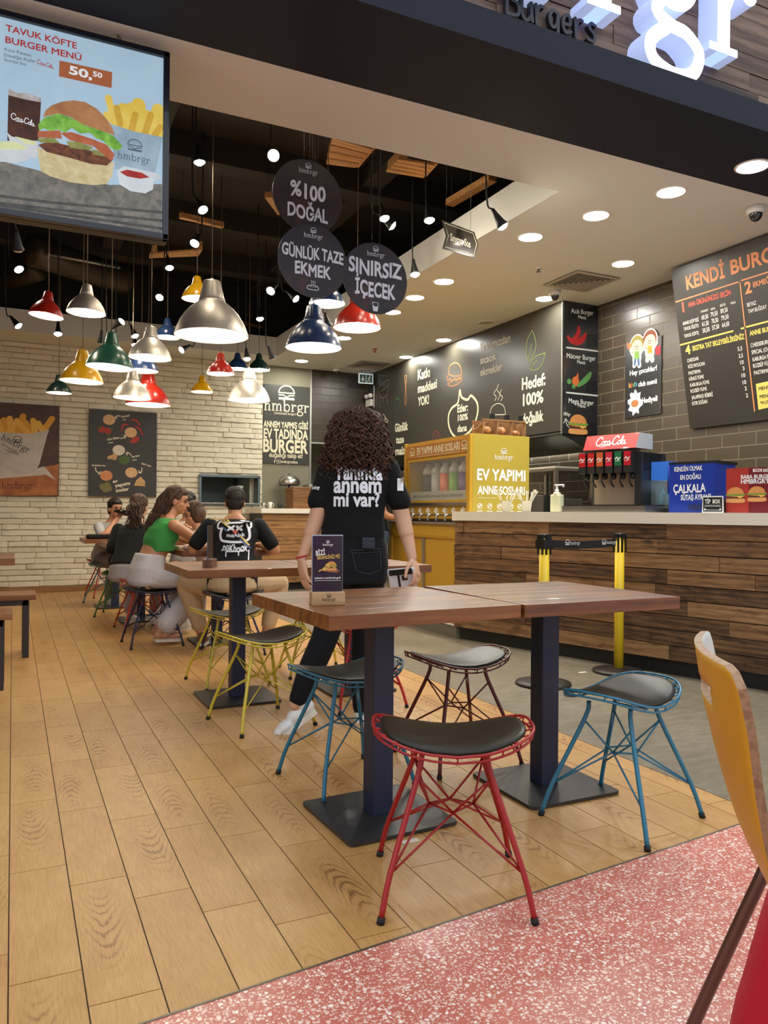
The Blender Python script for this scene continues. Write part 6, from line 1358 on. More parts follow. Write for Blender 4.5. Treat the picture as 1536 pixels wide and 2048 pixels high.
A_, B_ = BPn.hit(1008, 42), BPn.hit(1196, 88); zb2 = (A_.y + B_.y) / 2; wB = B_.x - A_.x
ST_ = {'B': [[(0, 1.5), (0, 0)], [(0, 1.45), (.5, 1.4), (.55, 1.0), (.05, .8), (.6, .6), (.6, .1), (0, 0)]], 'u': [[(0, .9), (.05, .2), (.3, 0), (.55, .3), (.55, .9)], [(.55, .5), (.62, .02)]], 'r': [[(0, .9), (.05, 0)], [(.03, .5), (.2, .85), (.42, .88)]], 'g': [[(.5, .8), (.2, .9), (.02, .5), (.2, .1), (.45, .3), (.5, .85), (.5, -.2), (.3, -.5), (.0, -.35)]], 'e': [[(.05, .45), (.45, .5), (.4, .85), (.15, .85), (.02, .4), (.2, .05), (.5, .15)]], 's': [[(.45, .85), (.2, .92), (.08, .7), (.4, .4), (.35, .08), (0, .1)]]}
cx = 0; u_ = wB / 5.6
for ch in 'Burgers':
    a = Art(); [a.stroke([(A_.x + (cx + x) * u_, zb2 + y * u_) for x, y in s], u_ * .17) for s in ST_[ch]]; b = MB(); [b.prism([a.v[i] for i in f], BPn, .028 + 4e-5 * q) for q, f in enumerate(a.f)]; obj('letter', b, mat('dark sign letter', (38, 38, 46), .4), t); cx += .82 if ch in 'Bu' else .78
# ------------------------------------------------------------------ people
M_skin = mat('light skin', (206, 158, 126), .5); M_skin.node_tree.nodes['Principled BSDF'].inputs['Subsurface Weight'].default_value = .08
M_skin2 = mat('tan skin', (192, 136, 100), .5)
def hairmat(nm, c1, c2):
    m = mat(nm, c1, .58, spec=.35); n = N(m); n.base(n.ramp(n.noise(n.coord((1, 1, .35)), 60, 4), [(.35, srgb(c1)), (.7, srgb(c2))])); return m
M_hbr = hairmat('dark brown hair', (44, 27, 18), (92, 60, 40)); M_hbk = hairmat('near black hair', (20, 15, 13), (44, 34, 28)); M_hmid = hairmat('brown hair', (52, 34, 24), (96, 68, 48))
def cloth(nm, c, rough=.85, sc=30):
    m = mat(nm, c, rough, sheen=.04, spec=.25); n = N(m); n.bump(n.noise(n.coord((1, 1, 1)), sc, 4), .25, .01); return m
M_tblk = cloth('black jersey', (14, 14, 16)); M_jblk = cloth('black denim', (16, 17, 22)); M_green = cloth('green ribbed jersey', (60, 142, 70)); M_wjean = cloth('white denim', (206, 202, 204)); M_khaki = cloth('beige chino', (186, 162, 126))
M_wtee = cloth('white jersey', (222, 216, 204)); M_gtee = cloth('light grey jersey', (176, 174, 172)); M_greyp = cloth('grey trousers', (128, 124, 122)); M_denim = cloth('blue denim', (78, 98, 124)); M_redc = cloth('red jersey', (172, 14, 34)); M_dark = MATS['dark plenum paint']
M_eye = mat('eye white', (226, 220, 212), .3); M_iris = mat('dark iris', (34, 22, 16), .2); M_lip = mat('lips', (168, 92, 82), .45); M_sole = mat('white rubber sole', (226, 222, 208), .6); M_snk = mat('white sneaker', (226, 224, 220), .55)

def caps(mb, pts, rs, n=14):
    pts = [V(p) for p in pts]; rs = rs if isinstance(rs, (list, tuple)) else [rs] * len(pts)
    for p, r in zip(pts, rs): mb.ball(p, r, n, 8)
    for i in range(len(pts) - 1): mb.tube([pts[i], pts[i + 1]], [rs[i], rs[i + 1]], n)
def limb(mb, pts, rs, k=4):
    q = spline([V((*p,)) for p in pts], k); r = spline([V((x, 0, 0)) for x in rs], k); caps(mb, q, [x.x for x in r])
def loft(mb, secs, side, n=24):
    """closed elliptical loft: [(centre, half width, half depth)]"""
    vs = []; m = len(secs)
    for i, (c, a, b) in enumerate(secs):
        t = (V(secs[min(i + 1, m - 1)][0]) - V(secs[max(i - 1, 0)][0])).normalized(); s = (side - t * side.dot(t)).normalized(); f = t.cross(s)
        vs += [V(c) + s * a * math.copysign(abs(math.cos(2 * PI * j / n)) ** .85, math.cos(2 * PI * j / n)) + f * b * math.copysign(abs(math.sin(2 * PI * j / n)) ** .85, math.sin(2 * PI * j / n)) for j in range(n)]
    fs = [(i * n + j, i * n + (j + 1) % n, (i + 1) * n + (j + 1) % n, (i + 1) * n + j) for i in range(m - 1) for j in range(n)] + [tuple(range(n - 1, -1, -1)), tuple((m - 1) * n + j for j in range(n))]
    mb.add(vs, fs, True)
def rem(name, mb, m, parent, vox=.006, it=3):
    """melt overlapping shapes into one continuous skin"""
    me = bpy.data.meshes.new('tmp'); me.from_pydata([tuple(p) for p in mb.v], [], mb.f); o = bpy.data.objects.new('tmp', me); COL.objects.link(o)
    bm_ = bmesh.new(); bm_.from_mesh(me); bmesh.ops.recalc_face_normals(bm_, faces=bm_.faces[:]); bm_.to_mesh(me); bm_.free()
    r = o.modifiers.new('r', 'REMESH'); r.mode = 'VOXEL'; r.voxel_size = vox; s = o.modifiers.new('s', 'SMOOTH'); s.iterations = it; s.factor = .5
    res = bpy.data.meshes.new_from_object(o.evaluated_get(bpy.context.evaluated_depsgraph_get())); bpy.data.objects.remove(o); bpy.data.meshes.remove(me)
    res.materials.clear(); res.materials.append(m); res.polygons.foreach_set('use_smooth', [True] * len(res.polygons)); res.name = name
    q = bpy.data.objects.new(name, res); COL.objects.link(q)
    if parent is not None: q.parent = parent; res.transform(wmat(parent).inverted())
    return q
def hand(mb, wr, d, nrm, t=None, curl=.35, sc=1.0):
    """palm, four bent fingers and a thumb leaving the palm's side; nrm is where the palm faces, t the thumb side"""
    wr, d, nrm = V(wr), V(d).normalized(), V(nrm); nrm = (nrm - d * nrm.dot(d)).normalized(); t = V(t); t = (t - d * t.dot(d) - nrm * t.dot(nrm)).normalized()
    M = Matrix((t, d, nrm)).transposed(); mb.ball(wr + d * .045 * sc, (.037 * sc, .052 * sc, .017 * sc), 16, 10, M); mb.ball(wr + d * .075 * sc, (.039 * sc, .026 * sc, .014 * sc), 16, 10, M)
    for off, L, c in ((.029, .066, 0), (.010, .074, .03), (-.0095, .07, .06), (-.028, .055, .12)):
        p = wr + d * (.088 - abs(off) * .2) * sc + t * off * sc; a = (curl + c) * .5; pts = [p - d * .02 * sc, p]
        for k, f in enumerate((.44, .31, .25)): p = p + (d * math.cos(a) + nrm * math.sin(a) + t * off * 1.2) * L * f * sc; pts.append(p); a += curl + c
        caps(mb, pts, [.0088 * sc, .0088 * sc, .0082 * sc, .0074 * sc, .0062 * sc], 10)
    p = wr + d * .025 * sc + t * .026 * sc; pts = [p]
    for v_, L in (((d * .55 + t * .75 + nrm * .25), .036), ((d * .85 + t * .4 + nrm * .35), .032), ((d * .95 + t * .05 + nrm * .4), .024)): p = p + v_.normalized() * L * sc; pts.append(p)
    caps(mb, pts, [.013 * sc, .0105 * sc, .009 * sc, .0075 * sc], 10)
def frame(fw, up=(0, 0, 1)):
    y = V(fw).normalized(); z = V(up); z = (z - y * z.dot(y)).normalized(); return Matrix((y.cross(z), y, z)).transposed()
def head(mb, c, M, s=1.0):
    c = V(c); L = lambda x, y, z: c + M @ (V((x, y, z)) * s)
    for p, r in (((0, -.008, .028), (.073, .090, .088)), ((0, .016, -.04), (.058, .066, .072)), ((0, .05, -.088), (.026, .022, .02)), ((0, .045, .03), (.05, .042, .045)), ((.035, .04, -.03), (.024, .03, .026)), ((-.035, .04, -.03), (.024, .03, .026)),
                 ((0, .088, -.012), (.009, .012, .022)), ((0, .097, -.032), (.0135, .014, .011)), ((0, .078, -.062), (.022, .012, .014)), ((.074, -.01, -.012), (.009, .02, .03)), ((-.074, -.01, -.012), (.009, .02, .03))): mb.ball(L(*p), tuple(x * s for x in r), 18, 12, M)
    return L
def face(parent, L, M, s=1.0, down=False, lip=M_lip, brow=M_hbk):
    for sx in (-1, 1):
        obj('eye', MB().ball(L(sx * .029, .079, .004), (.0135 * s, .008 * s, (.0045 if down else .0075) * s), 12, 8, M).ball(L(sx * .029, .0835, .003), (.006 * s, .005 * s, (.004 if down else .0065) * s), 10, 8, M), M_iris if down else M_iris, parent)
        obj('eyebrow', MB().tube([L(sx * .012, .089, .022), L(sx * .03, .088, .029), L(sx * .05, .072, .022)], [.003 * s, .0035 * s, .002 * s], 6), brow, parent)
    obj('mouth', MB().ball(L(0, .0885, -.058), (.021 * s, .006 * s, .0045 * s), 14, 8, M).ball(L(0, .0875, -.067), (.017 * s, .006 * s, .005 * s), 14, 8, M), lip, parent)
def shoe(parent, ank, fw, m, L=.245, sole=M_sole, name='shoe', up=(0, 0, 1)):
    """toe, heel and ankle collar melted together, sole below"""
    ank = V(ank); M = frame(fw, up); P = lambda x, y, z: ank + M @ V((x, y, z)); b = MB(); k = L / .245
    for p, r in (((0, -.03, -.045), (.034, .042, .035)), ((0, .03, -.045), (.037, .055, .036)), ((0, .105, -.055), (.042, .055, .026)), ((0, .14, -.058), (.036, .036, .022)), ((0, -.015, -.01), (.034, .04, .03))): b.ball(P(p[0], p[1] * k, p[2]), r, 16, 10, M)
    o = rem(name, b, m, parent, .006, 2)
    pts = [(-.03, -.06), (.03, -.06), (.037, -.03), (.034, .03), (.044, .09), (.04, .14), (.02, .175), (-.02, .175), (-.04, .14), (-.044, .09), (-.034, .03), (-.037, -.03)]
    obj('sole', MB().prism([(x, y * k) for x, y in pts], Plane(P(0, 0, 0), M @ V((1, 0, 0)), M @ V((0, 1, 0))), .022, -.092), sole, o)
    return o
def strands(paths, m, parent, name='hair', r=.004, n=5):
    b = MB()
    for p in paths: k = len(p); b.tube(p, [r * (1 - .55 * i / (k - 1)) for i in range(k)], n, caps=False)
    return obj(name, b, m, parent)
def printed(name, art, pl, d, target, m, parent, off=.004):
    """lay flat marks onto a garment: every point is dropped along d onto its surface"""
    bv = BVHTree.FromPolygons([wmat(target) @ v.co for v in target.data.vertices], [list(p.vertices) for p in target.data.polygons]); b = MB(); vs = []; d = V(d).normalized()
    # split long faces so they follow the cloth
    bm_ = bmesh.new(); ll = bm_.verts.layers.float.new('lv'); vv = [bm_.verts.new((u, v, 0)) for u, v in art.v]
    for i, v in enumerate(vv): v[ll] = art.lv.get(i, 0.0)
    for f in art.f:
        try: bm_.faces.new([vv[i] for i in f])
        except ValueError: pass
    bmesh.ops.triangulate(bm_, faces=bm_.faces[:])
    for _ in range(2):
        le = [e for e in bm_.edges if e.calc_length() > .022]
        if le: bmesh.ops.subdivide_edges(bm_, edges=le, cuts=1); bmesh.ops.triangulate(bm_, faces=[f for f in bm_.faces if len(f.verts) > 3])
    bm_.verts.index_update(); ll = bm_.verts.layers.float.get('lv'); lvl = {v.index: v[ll] * 1.5 for v in bm_.verts}
    for v in bm_.verts:
        p = pl.at(v.co.x, v.co.y); h, nn, i, ds = bv.ray_cast(p, d); vs.append((h if h is not None else p + d * .2) - d * (off + lvl.get(v.index, 0)))
    b.add(vs, [[v.index for v in f.verts] for f in bm_.faces], False); bm_.free(); return obj(name, b, m, parent)
J = atd

# ---- waitress seen from behind
t = thing('person', 'person with long dark curls walking away in a black t-shirt with white lettering', 'person', onz(708, 1440))
D = 3.8; F0, R0 = _F0, _R0
shL, shR = J(655, 940, D), J(778, 940, D); elL, elR = J(634, 1034, D - .03), J(805, 1034, D); wrL, wrR = J(603, 1118, D - .06), J(824, 1116, D - .06)
hpL, hpR = J(682, 1135, D), J(734, 1135, D); knL, knR = J(652, 1268, D - .07), J(730, 1275, D + .05); anL, anR = J(592, 1408, D - .1), J(722, 1425, D + .12)
nk, hd = J(715, 915, D), J(716, 868, D + .02); MH = frame(F0 + V((0, 0, -.12)))
tor = [(J(706, 1150, D), .155, .105), (J(707, 1115, D), .165, .115), (J(706, 1072, D), .140, .098), (J(707, 1030, D), .130, .092), (J(710, 985, D), .148, .102), (J(714, 950, D), .158, .098), (J(716, 928, D), .105, .075), (J(716, 912, D), .055, .055)]
b = MB(); loft(b, [(c, a * .93, d * .9) for c, a, d in tor], R0); L = head(b, hd, MH, .95); caps(b, [nk + V((0, 0, -.03)), hd + V((0, 0, -.05))], [.05, .048])
limb(b, [shL, elL, wrL], [.046, .040, .024]); limb(b, [shR, elR, wrR], [.046, .040, .024]); limb(b, [hpL, knL, anL], [.085, .056, .036]); limb(b, [hpR, knR, anR], [.085, .056, .036])
caps(b, [elL, elL.lerp(wrL, .4)], [.039, .037]); caps(b, [elR, elR.lerp(wrR, .4)], [.039, .037])
hand(b, wrL, J(612, 1180, D - .1) - wrL, R0 * .8 + F0 * .5, F0 * 1.0 - R0 * .2, .28, 1.0)
hand(b, wrR, J(838, 1165, D - .1) - wrR, -R0 * .8 + F0 * .45, F0 * .2 - R0 * 1.0, .55, 1.0)
body = rem('body', b, M_skin, t, .0042, 3); face(t, L, MH, .95)
b = MB(); loft(b, [(J(706, 1085, D), .150, .112), (J(706, 1070, D), .158, .116), (J(707, 1030, D), .150, .11)] + [(c, a * 1.07, d * 1.12) for c, a, d in tor[4:]], R0)
for s_, e_, o_ in ((shL, elL, -1), (shR, elR, 1)): limb(b, [s_ + V((0, 0, .0)), s_.lerp(e_, .35), s_.lerp(e_, .66) + R0 * o_ * .008], [.055, .056, .058])
shirt = rem('t_shirt', b, M_tblk, t, .0065, 4)
b = MB(); loft(b, [(J(708, 1165, D), .16, .118), (J(707, 1130, D), .172, .126), (J(706, 1095, D), .165, .118), (J(706, 1072, D), .153, .112)], R0)
limb(b, [hpL, hpL.lerp(knL, .5), knL, knL.lerp(anL, .5), knL.lerp(anL, .92)], [.092, .084, .066, .062, .045]); limb(b, [hpR, hpR.lerp(knR, .5), knR, knR.lerp(anR, .5), knR.lerp(anR, .92)], [.092, .084, .066, .062, .045])
jeans = rem('trousers', b, M_jblk, t, .007, 4)
pq = Plane(J(708, 1000, 3.4), R0, (0, 0, 1)); q_ = lambda x, y: (atd(x, y, D) - pq.o).dot(R0), 
def bp_(x, y): p = atd(x, y, D - .1) - pq.o; return (p.dot(R0), p.z)
a = Art(); A_, B_ = bp_(667, 960), bp_(765, 962); a.text('Yanında', A_[0], A_[1], .08, B_[0] - A_[0], .03)
A_, B_ = bp_(667, 986), bp_(763, 988); a.text('annem', A_[0], A_[1], .082, B_[0] - A_[0], .032); A_, B_ = bp_(667, 1013), bp_(759, 1016); a.text('mi var?', A_[0], A_[1], .07, B_[0] - A_[0], .032)
printed('shirt_lettering', a, pq, F0, shirt, mat('bright white shirt print', (232, 232, 238), .5), shirt)
a = Art(); A_ = bp_(795, 960); a.rect(A_[0], A_[1] - .05, A_[0] + .03, A_[1] + .01); printed('sleeve_badge', a, pq, F0, shirt, M_pw, shirt, .006)
a = Art(); A_ = bp_(622, 978); a.text('hmbrgr', A_[0], A_[1], .018, .04, .03); printed('sleeve_print', a, pq, F0, shirt, M_pw, shirt, .006)
a = Art(); Q_ = [bp_(x, y) for x, y in ((703, 1100), (760, 1098), (762, 1140), (738, 1148), (714, 1142))]; a.stroke(Q_, .006, True, 0); a.stroke([bp_(703, 1106), bp_(760, 1104)], .004, smooth=0); printed('back_pocket', a, pq, F0, jeans, mat('pocket seam', (40, 41, 48), .8), jeans, .004)
c_ = J(737, 1089, D - .125); obj_ph = thing('phone', 'dark phone sticking out of the back pocket of the person walking away', 'phone', c_); Mp = frame(F0); b = MB(); b.X = Matrix.Translation(c_) @ Mp.to_4x4(); b.cbox((-.03, -.005, -.02), (.03, .005, .033), .004); o_ = obj('case', b, mat('dark blue phone case', (34, 40, 52), .35), obj_ph)
obj('bracelet', MB().tube([wrL + (R0 * math.cos(k * PI / 6) + F0 * math.sin(k * PI / 6)) * .029 + V((0, 0, .012 + .006 * math.cos(k * PI / 6))) for k in range(12)], .0035, 6, True), mat('red string', (190, 32, 36), .7), t)
shoe(t, anL + V((0, 0, .0)), (R0 * -.75 - F0 * .2 + V((0, 0, -.55))), M_snk, .235, name='sneaker'); shoe(t, anR, F0, M_snk, .235, name='sneaker')
# curls
rr = random.Random(77); paths = []
hull = [(0, 816, 22), (.12, 827, 44), (.25, 846, 54), (.4, 872, 60), (.55, 898, 68), (.7, 922, 76), (.85, 946, 77), (1.0, 978, 68)]
def hullw(tv):
    for (t0, y0, w0), (t1, y1, w1) in zip(hull, hull[1:]):
        if tv <= t1: k = (tv - t0) / (t1 - t0); return y0 + (y1 - y0) * k, (w0 + (w1 - w0) * k) * D / FPX
    return hull[-1][1], hull[-1][2] * D / FPX
for i in range(520):
    a0 = rr.uniform(0, 2 * PI); lay = rr.uniform(.72, 1.0); end = rr.uniform(.72, 1.0); st = rr.uniform(.0, .3); ph = rr.uniform(0, 2 * PI); fr = rr.uniform(6, 10) * rr.choice((-1, 1)); amp = rr.uniform(.007, .016); dr = rr.uniform(-.5, .5); p = []
    if math.sin(a0) > .55: end = min(end, .45)
    for k in range(40):
        tv = st + (end - st) * k / 39; y, w = hullw(tv); an = a0 + dr * tv; ca_, sa_ = math.cos(an), math.sin(an); c = J(715 - 2 * tv, y, D + .015); w *= lay; g = min(1, k / 8)
        p.append(c + R0 * (w * ca_ + amp * g * math.cos(ph + fr * 2 * PI * tv)) + F0 * (w * .72 * sa_ + amp * g * math.sin(ph + fr * 2 * PI * tv)))
    paths.append(p)
hr = strands(paths, M_hbr, t, 'hair', .0052, 5)
b = MB(); loft(b, [(J(716, y, D + .015), w * D / FPX * .8, w * D / FPX * .58) for y, w in ((818, 14), (830, 42), (850, 54), (880, 60), (910, 66), (935, 62), (946, 46))], R0); rem('hair_mass', b, M_hbr, hr, .008, 3)
# the order device in her right hand
c_ = J(806, 1154, D - .09); dv_ = thing('handheld_terminal', 'white and black order tablet held low in the right hand of the person walking away', 'tablet', c_); b = MB(); Mt = frame(F0 * .9 + V((0, 0, .35)) + R0 * .1); X_ = Matrix.Translation(c_) @ Mt.to_4x4() @ Matrix.Rotation(-.12, 4, 'Y')
b.X = X_; b.cbox((-.07, -.009, -.06), (.06, .009, .045), .006); obj('tablet_case', b, mat('white device shell', (214, 216, 222), .25, coat=.4), dv_); b = MB(); b.X = X_; b.cbox((-.062, -.016, .018), (.05, -.008, .048), .004); b.cbox((-.025, -.012, -.06), (-.015, -.008, .02), .001); obj('hand_strap', b, M_blk, dv_); b = MB(); b.X = X_; b.cbox((-.005, -.014, -.012), (.022, -.008, .012), .003); obj('camera_block', b, M_blk, dv_)

# ---- shared seated figure
def seated(label, base, fdeg, skin, top, legs, headfw=None, hs=.95, lean=.12, sh=.165, shz=.98, z0=.50, arms=None, knees=None, sleeve=.55, crop=None, foot=M_snk, sizes=1.0, hem=None, hipw=.165, facing_down=False, fullleg=.94, has_face=True, vox=.0062, head_off=(0, 0, 0), flare=1.0, lips=M_lip, waist=.15):
    """fdeg: heading, 0 = +x; joints are given as (forward, left, height) from the point below the hips"""
    fa = math.radians(fdeg); fw = V((math.cos(fa), math.sin(fa), 0)); lf = V((-fw.y, fw.x, 0)); base = V((base[0], base[1], 0)); G = lambda f, s, z: base + fw * f + lf * s + V((0, 0, z))
    t = thing('person', label, 'person', base, fa); k = sizes
    chest = G(lean * .75, 0, shz - .10); nb = G(lean, 0, shz + .03); hc = nb + fw * (.03 + lean * .25) + V((0, 0, .155 * hs)) + fw * head_off[0] + lf * head_off[1] + V((0, 0, head_off[2]))
    tor = [(G(-.03, 0, z0 - .02), hipw * .95, .13), (G(-.02, 0, z0 + .08), hipw, .125), (G(lean * .2 - .01, 0, z0 + .19), hipw * .82, .1), (G(lean * .5, 0, (z0 + shz) / 2 + .07), hipw * .85, .1), (chest, sh * .92, .108), (G(lean * .93, 0, shz - .03), sh * .9, .088), (G(lean, 0, shz + .015), sh * .58, .066), (nb + V((0, 0, .03)), .055, .055)]
    b = MB(); loft(b, [(c, a * .95, d * .92) for c, a, d in tor], lf); hf = V(headfw) if headfw is not None else fw; MH = frame(hf + V((0, 0, -.35 if facing_down else -.05))); L = head(b, hc, MH, hs); caps(b, [nb - V((0, 0, .02)), L(0, -.02, -.06)], [.052, .05])
    A = []
    for sd, (el, wr, hd_, pn, th) in zip((1, -1), arms):
        s_ = G(lean * .95, sd * sh, shz - .025); e_, w_ = G(*el), G(*wr); A.append((s_, e_, w_)); limb(b, [s_, e_, w_], [.046 * k, .038 * k, .025 * k]); hand(b, w_, fw * hd_[0] + lf * hd_[1] + V((0, 0, hd_[2])), fw * pn[0] + lf * pn[1] + V((0, 0, pn[2])), fw * th[0] + lf * th[1] + V((0, 0, th[2])), .5, .92 * k)
    LG = []
    for sd, (kn, an) in zip((1, -1), knees): h_ = G(0, sd * .085, z0 + .03); LG.append((h_, G(*kn), G(*an))); limb(b, list(LG[-1]), [.088 * k, .058 * k, .038 * k])
    rem('body', b, skin, t, vox, 3)
    if has_face: face(t, L, MH, hs, facing_down, lips)
    b = MB(); secs = [(c, a * 1.08, d * 1.14) for c, a, d in tor]; zb = crop if crop else z0 + .02
    secs = [s for s in secs if s[0].z > zb - .02]; c0, a0, d0 = secs[0]
    if hem: secs = [(c0 - V((0, 0, hem)), a0 * 1.0, d0)] + secs
    loft(b, secs[:-1] + [(secs[-1][0] - V((0, 0, .03)), .066, .062)], lf)
    if sleeve > 0:
        for s_, e_, w_ in A:
            q = spline([s_, e_, w_], 8)[:max(2, int(8 * sleeve) + 1)]; caps(b, q, [(.058 - .004 * i / len(q)) * k for i in range(len(q))])
    shirt = rem('top' if sleeve == 0 else 'shirt', b, top, t, vox + .001, 4)
    b = MB(); loft(b, [(G(-.03, 0, z0 - .045), hipw * .9, .13), (tor[0][0], hipw * 1.06, .146), (tor[1][0], hipw * 1.06, .138), (G(-.012, 0, z0 + .10 + (waist - .15) * .6), hipw * .97, .124), (G(-.005, 0, z0 + waist), hipw * .87, .106)], lf)
    for h_, kn, an in LG: limb(b, [h_, h_.lerp(kn, .5), kn, kn.lerp(an, .5), kn.lerp(an, fullleg)], [.098 * k, .092 * k, .074 * k, .066 * k * (flare * .5 + .5), .055 * k * flare])
    tr_ = rem('trousers', b, legs, t, vox + .001, 4)
    for (h_, kn, an) in LG: shoe(t, an, fw * 1.0 + V((0, 0, -.05)), foot, .235)
    return t, L, MH, shirt, tr_, G, fw, lf
def cap_hair(L, M, s, m, t, back=.0, low=-.02):
    """close hair shell over the skull"""
    b = MB(); b.ball(L(0, -.022, .04), (.083 * s, .094 * s, .088 * s), 20, 14, M); b.ball(L(0, -.05, low), (.074 * s, .056 * s, .075 * s), 18, 12, M); b.ball(L(0, .03, .075), (.062 * s, .055 * s, .045 * s), 18, 12, M)
    o = rem('hair', b, m, t, .006, 3); rr = random.Random(int(s * 100) + len(m.name)); P_ = []
    for i in range(150):
        ph = rr.uniform(0, 2 * PI); a0 = rr.uniform(.0, .7); a1 = a0 + rr.uniform(.5, .9); p = []
        for k in range(7):
            a = a0 + (a1 - a0) * k / 6; q = ph + .25 * math.sin(k * .8 + i); z_ = math.cos(a)
            if math.sin(q) > .55 and a > 1.0: break
            p.append(L(.0855 * math.sin(a) * math.cos(q), -.022 + .096 * math.sin(a) * math.sin(q), .04 + .0905 * z_))
        if len(p) > 3: P_.append(p)
    strands(P_, m, o, 'hair_strands', .0045); return o
def fall(L, M, pts, n, spread, m, par, wav=.006, r=.004, seed=1, sd=(0, 0, 1)):
    rr = random.Random(seed); P_ = []
    for i in range(n):
        o = V((rr.gauss(0, 1) * spread, rr.gauss(0, 1) * spread * .6, 0)); ph = rr.uniform(0, 6); fr = rr.uniform(2, 4); k = rr.uniform(.8, 1.0); q = spline([V(p) for p in pts], 6); m_ = int(len(q) * k); p = []
        for j, c in enumerate(q[:max(4, m_)]): f = j / len(q); p.append(c + M @ (o * (.55 + .6 * f)) + M @ V((math.cos(ph + fr * 6.28 * f) * wav, math.sin(ph + fr * 6.28 * f) * wav, 0)))
        P_.append(p)
    return strands(P_, m, par, 'hair_strands', r)
UPz = V((0, 0, 1))
# woman in the green crop top
t, L, MH, sh_, tr_, G, fw, lf = seated('woman with long brown hair, green crop top and white jeans on the navy stool', (.985, 6.31), 12, M_skin2, M_green, M_wjean, headfw=(.96, -.28, -.08), lean=.13, sh=.155, shz=.965, z0=.51,
    arms=[((.36, .20, .82), (.50, .02, .79), (1, -.5, 0), (0, 0, -1), (0, -1, 0)), ((.36, -.14, .80), (.52, -.05, .79), (1, .3, 0), (0, 0, -1), (0, 1, 0))], knees=[((.42, .11, .50), (.12, .10, .12)), ((.42, -.12, .50), (.06, -.10, .12))], sleeve=0, crop=.745, hem=.075, foot=M_skin2, hipw=.16, flare=1.7, fullleg=.86, head_off=(.02, -.0, -.01), waist=.20)
h_ = cap_hair(L, MH, .95, M_hmid, t); fall(L, MH, [L(0, -.04, .1), L(.01, -.105, .03), L(.02, -.13, -.08), L(.03, -.165, -.19), L(.03, -.19, -.32)], 110, .036, M_hmid, h_, .007, .005, 3); fall(L, MH, [L(.05, .02, .09), L(.075, -.04, .02), L(.075, -.06, -.09), L(.06, -.10, -.2)], 40, .018, M_hmid, h_, .006, .005, 4)
b = MB(); loft(b, [(L(0, -.03, .06), .06, .06), (L(0, -.085, -.02), .06, .05), (L(.015, -.125, -.13), .062, .04), (L(.025, -.165, -.26), .05, .028)], MH @ V((1, 0, 0))); rem('hair_mass', b, M_hmid, h_, .007, 3)
pls = Plane(G(-.4, 0, .8), lf * -1, UPz)
# man in the printed black shirt
t, L, MH, sh_, tr_, G, fw, lf = seated('man with short dark hair in a black t-shirt with a white bear print', (1.49, 5.72), 72, M_skin2, M_tblk, M_khaki, headfw=(.25, .95, -.1), lean=.13, sh=.185, shz=.965, z0=.50, head_off=(0, 0, -.025),
    arms=[((.12, .31, .755), (.32, .20, .79), (1, -.5, 0), (0, 0, -1), (0, -1, 0)), ((.12, -.31, .755), (.32, -.20, .79), (1, .5, 0), (0, 0, -1), (0, 1, 0))], knees=[((.22, .36, .49), (.20, .24, .11)), ((.26, -.34, .49), (.22, -.25, .11))], sleeve=.72, hem=.10, foot=cloth('brown suede', (120, 84, 56)), fullleg=.82, hipw=.175, sizes=1.08, has_face=True)
h_ = cap_hair(L, MH, .97, M_hbk, t, low=0.0)
rr = random.Random(8); 0 and strands([[L(x_ := rr.uniform(-.06, .06), y_ := rr.uniform(-.07, .05), .09), L(x_ * 1.15, y_ - .01, .128 + rr.uniform(0, .012)), L(x_ * 1.3 + rr.uniform(-.01, .01), y_ + .012, .135)] for i in range(90)], M_hbk, h_, 'hair_strands', .004)
pq2 = Plane(G(-.5, 0, 0), (_R0 * 1.0), UPz); d2 = _F0
def g2(x, y): p = atd(x, y, 5.7) - pq2.o; return (p.dot(pq2.u), p.z)
Z2 = lambda pts: [g2(160 + x / 3.84, 940 + y / 3.84) for x, y in pts]
a = Art()
for s, w_, cl in (([(1070, 450), (1062, 500), (1075, 540), (1120, 552), (1180, 556), (1240, 552), (1278, 532), (1282, 490), (1272, 448)], .018, 0), ([(1092, 418), (1130, 408), (1180, 406), (1226, 404)], .013, 0), ([(1068, 452), (1036, 446), (1040, 405), (1080, 392), (1094, 416)], .013, 0), ([(1226, 404), (1240, 388), (1272, 394), (1288, 438), (1268, 446), (1252, 412)], .013, 0)): a.stroke(Z2(s), w_, False, 3)
for s in ([(1120, 436), (1160, 462)], [(1160, 434), (1122, 462)], [(1184, 436), (1222, 462)], [(1220, 432), (1186, 464)]): a.stroke(Z2(s), .016, smooth=0)
A_, B_ = Z2([(1112, 520), (1252, 508)]); a.text('nutAlnk', A_[0], A_[1], .03, B_[0] - A_[0], .04, .1, ang=.05)
A_, B_ = Z2([(1080, 628), (1278, 618)]); a.text('.nüKhook', A_[0], A_[1], .055, B_[0] - A_[0], .03, .15)
for s in ([(1118, 630), (1120, 664)], [(1214, 625), (1214, 656)], [(1284, 618), (1287, 690)], [(1150, 628), (1250, 624)]): a.stroke(Z2(s), .008, smooth=0)
printed('shirt_print', a, pq2, d2, sh_, mat('bright white shirt print', (232, 232, 238), .5), sh_, .004)
a = Art(); A_ = Z2([(1176, 478)])[0]; a.disc(A_[0] - .008, A_[1] + .004, .01); a.disc(A_[0] + .008, A_[1] + .004, .01); a.poly([(A_[0] - .017, A_[1]), (A_[0] + .017, A_[1]), (A_[0], A_[1] - .018)]); printed('heart_print', a, pq2, d2, sh_, mat('salmon print', (214, 104, 90), .6), sh_, .005)
